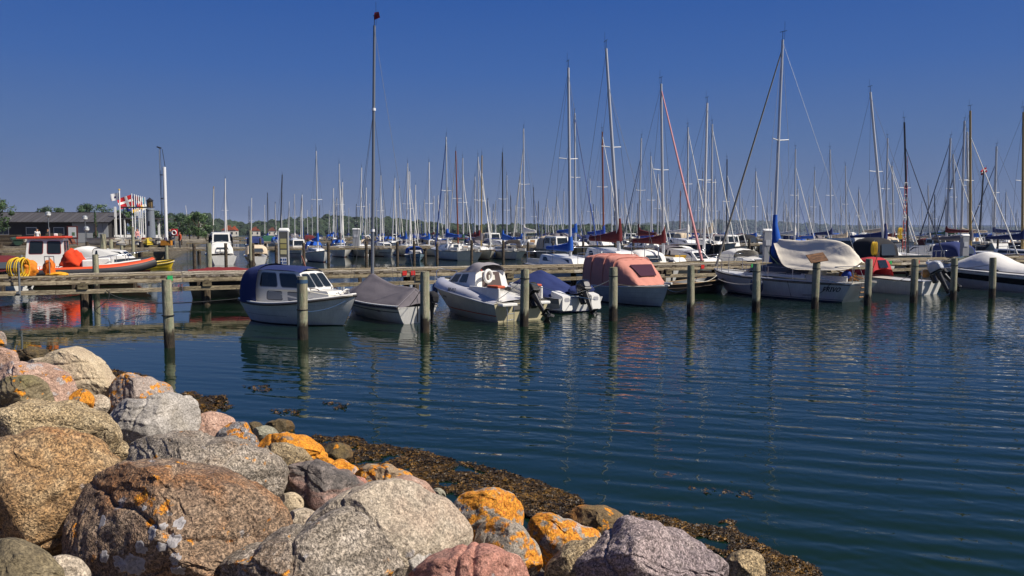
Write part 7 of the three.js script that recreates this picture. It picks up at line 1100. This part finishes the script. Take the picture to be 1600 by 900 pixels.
// ================================================================ SEAWEED
{
  const blade = (() => { const gs = []; seed(9); for (let k = 0; k < 5; k++) { const a = k * 1.257 + rnd(-.3, .3), l = rnd(.7, 1.1), w = rnd(.16, .26), g = new THREE.BufferGeometry(), P = [[0, 0, 0], [l * .35, .28, w], [l * .35, .28, -w], [l * .75, .30, w * .9], [l * .75, .22, -w * .9], [l, .08, 0]].map(([x, y, z]) => [x * Math.cos(a) - z * Math.sin(a), y + rnd(-.08, .08), x * Math.sin(a) + z * Math.cos(a)]); g.setAttribute('position', new THREE.Float32BufferAttribute(P.flat(), 3)); g.setIndex([0, 1, 2, 1, 3, 2, 2, 3, 4, 3, 5, 4]); g.computeVertexNormals(); gs.push(g); } return mergeGeometries(gs); })();
  const mt = new THREE.MeshStandardMaterial({ roughness: .55, side: THREE.DoubleSide });
  const COL = ['#2a1f10', '#1f180d', '#4f3812', '#33260f', '#5f4415', '#3f2e12', '#33260f', '#7a581a', '#4f3812'].map(lin);
  // zones: pixel outlines on the water; height of the heap
  const zones = [
    [[[490, 684], [560, 684], [640, 704], [720, 722], [800, 742], [860, 762], [905, 778], [915, 800], [860, 822], [800, 800], [720, 782], [640, 752], [560, 735], [505, 712]], 9000, .04, .40, .026],
    [[[985, 800], [1060, 815], [1120, 828], [1180, 842], [1215, 868], [1280, 892], [1300, 930], [1180, 930], [1130, 868], [1060, 840], [990, 818]], 4200, .04, .40, .024],
    [[[155, 575], [230, 588], [250, 600], [205, 600], [170, 590]], 260, .03, .5, .05], [[[282, 616], [350, 622], [372, 632], [330, 650], [290, 640]], 420, .08, .55, .045],
    [[[380, 603], [420, 603], [430, 616], [395, 612]], 34, .0, .4, .04], [[[420, 640], [485, 643], [480, 650], [425, 647]], 26, .0, .35, .04], [[[505, 628], [545, 632], [540, 642], [510, 638]], 26, .0, .4, .04], [[[1070, 762], [1180, 768], [1175, 780], [1090, 772]], 26, .0, .3, .03], [[[1120, 815], [1150, 815], [1150, 830], [1125, 828]], 50, .02, .5, .03],
    [[[20, 550], [110, 545], [140, 556], [60, 566]], 250, .04, .5, .05],
  ];
  const inside = (pl, x, y) => { let c = false; for (let i = 0, j = pl.length - 1; i < pl.length; j = i++) if ((pl[i][1] > y) !== (pl[j][1] > y) && x < (pl[j][0] - pl[i][0]) * (y - pl[i][1]) / (pl[j][1] - pl[i][1]) + pl[i][0]) c = !c; return c; };
  // the dark tangled bed under the fronds, just awash
  { const P = [], I = []; seed(616); const cell = .055;
    for (const [pl, n, hmax, th] of zones) { if (n < 200) continue; const W = pl.map(p => onY(p[0], p[1], 0)), x0 = Math.min(...W.map(v => v.x)), x1 = Math.max(...W.map(v => v.x)), z0 = Math.min(...W.map(v => v.z)), z1 = Math.max(...W.map(v => v.z)), poly = W.map(v => [v.x, v.z]);
      for (let x = x0; x < x1; x += cell) for (let z = z0; z < z1; z += cell) { const f = fbm(x * 2.2, -z * 2.2, 5, 3) + .5 + .12 * ns(x * 9, z * 9, 1); if (!inside(poly, x, z) || f < th) continue; const b = P.length / 3, r = cell * rnd(.6, 1.05), y = .004 + hmax * .55 * smooth(th, th + .4, f), m = 6; P.push(x, y + .018, z); for (let k = 0; k < m; k++) { const a = k / m * 6.283 + rnd(-.3, .3), q = r * rnd(.6, 1.2); P.push(x + Math.cos(a) * q, y - .012 + rnd(-.006, .012), z + Math.sin(a) * q); I.push(b, b + 1 + (k + 1) % m, b + 1 + k); } } }
    const g = new THREE.BufferGeometry(); g.setAttribute('position', new THREE.Float32BufferAttribute(P, 3)); g.setIndex(I); g.computeVertexNormals(); const m = new THREE.Mesh(g, M('#1c150c', .6)); m.name = 'seaweed_bed'; m.castShadow = m.receiveShadow = true; m.userData = { kind: 'stuff', label: 'dark tangled seaweed bed awash along the boulders', category: 'seaweed' }; scene.add(m); }
  const all = []; seed(515);
  for (const [pl, n, hmax, th, sz] of zones) { const xs = pl.map(p => p[0]), ys = pl.map(p => p[1]); let made = 0, tries = 0; while (made < n && tries++ < n * 14) { const x = rnd(Math.min(...xs) - 14, Math.max(...xs) + 14), y = rnd(Math.min(...ys) - 8, Math.max(...ys) + 8); const w = onY(x, y, 0), f = fbm(w.x * 2.2, -w.z * 2.2, 5, 3) + .5; if (!inside(pl, x, y)) continue; if (f < th - .12 + .1 * rnd()) continue; made++; const hump = hmax * smooth(th - .1, th + .35, f); all.push([w.x, hump * rnd(.3, 1) + .004, w.z, sz * rnd(.6, 1.5), rnd(0, 6.28), f]); } }
  const im = new THREE.InstancedMesh(blade, mt, all.length), m4 = new THREE.Matrix4(), q = new THREE.Quaternion();
  all.forEach(([x, y, z, s, a, f], i) => { q.setFromEuler(new THREE.Euler(rnd(-.5, .5), a, rnd(-.5, .5))); m4.compose(V(x, y, z), q, V(s, s * rnd(.6, 1.2), s)); im.setMatrixAt(i, m4); im.setColorAt(i, COL[Math.floor(clamp(rnd() * .75 + ns(x * 3, z * 3, 2) * .6 + .12, 0, .99) * COL.length)]); });
  im.name = 'seaweed'; im.castShadow = im.receiveShadow = true; im.userData = { kind: 'stuff', label: 'brown bladder seaweed floating along the boulders', category: 'seaweed' }; scene.add(im);
}

renderer.render(scene, camera);
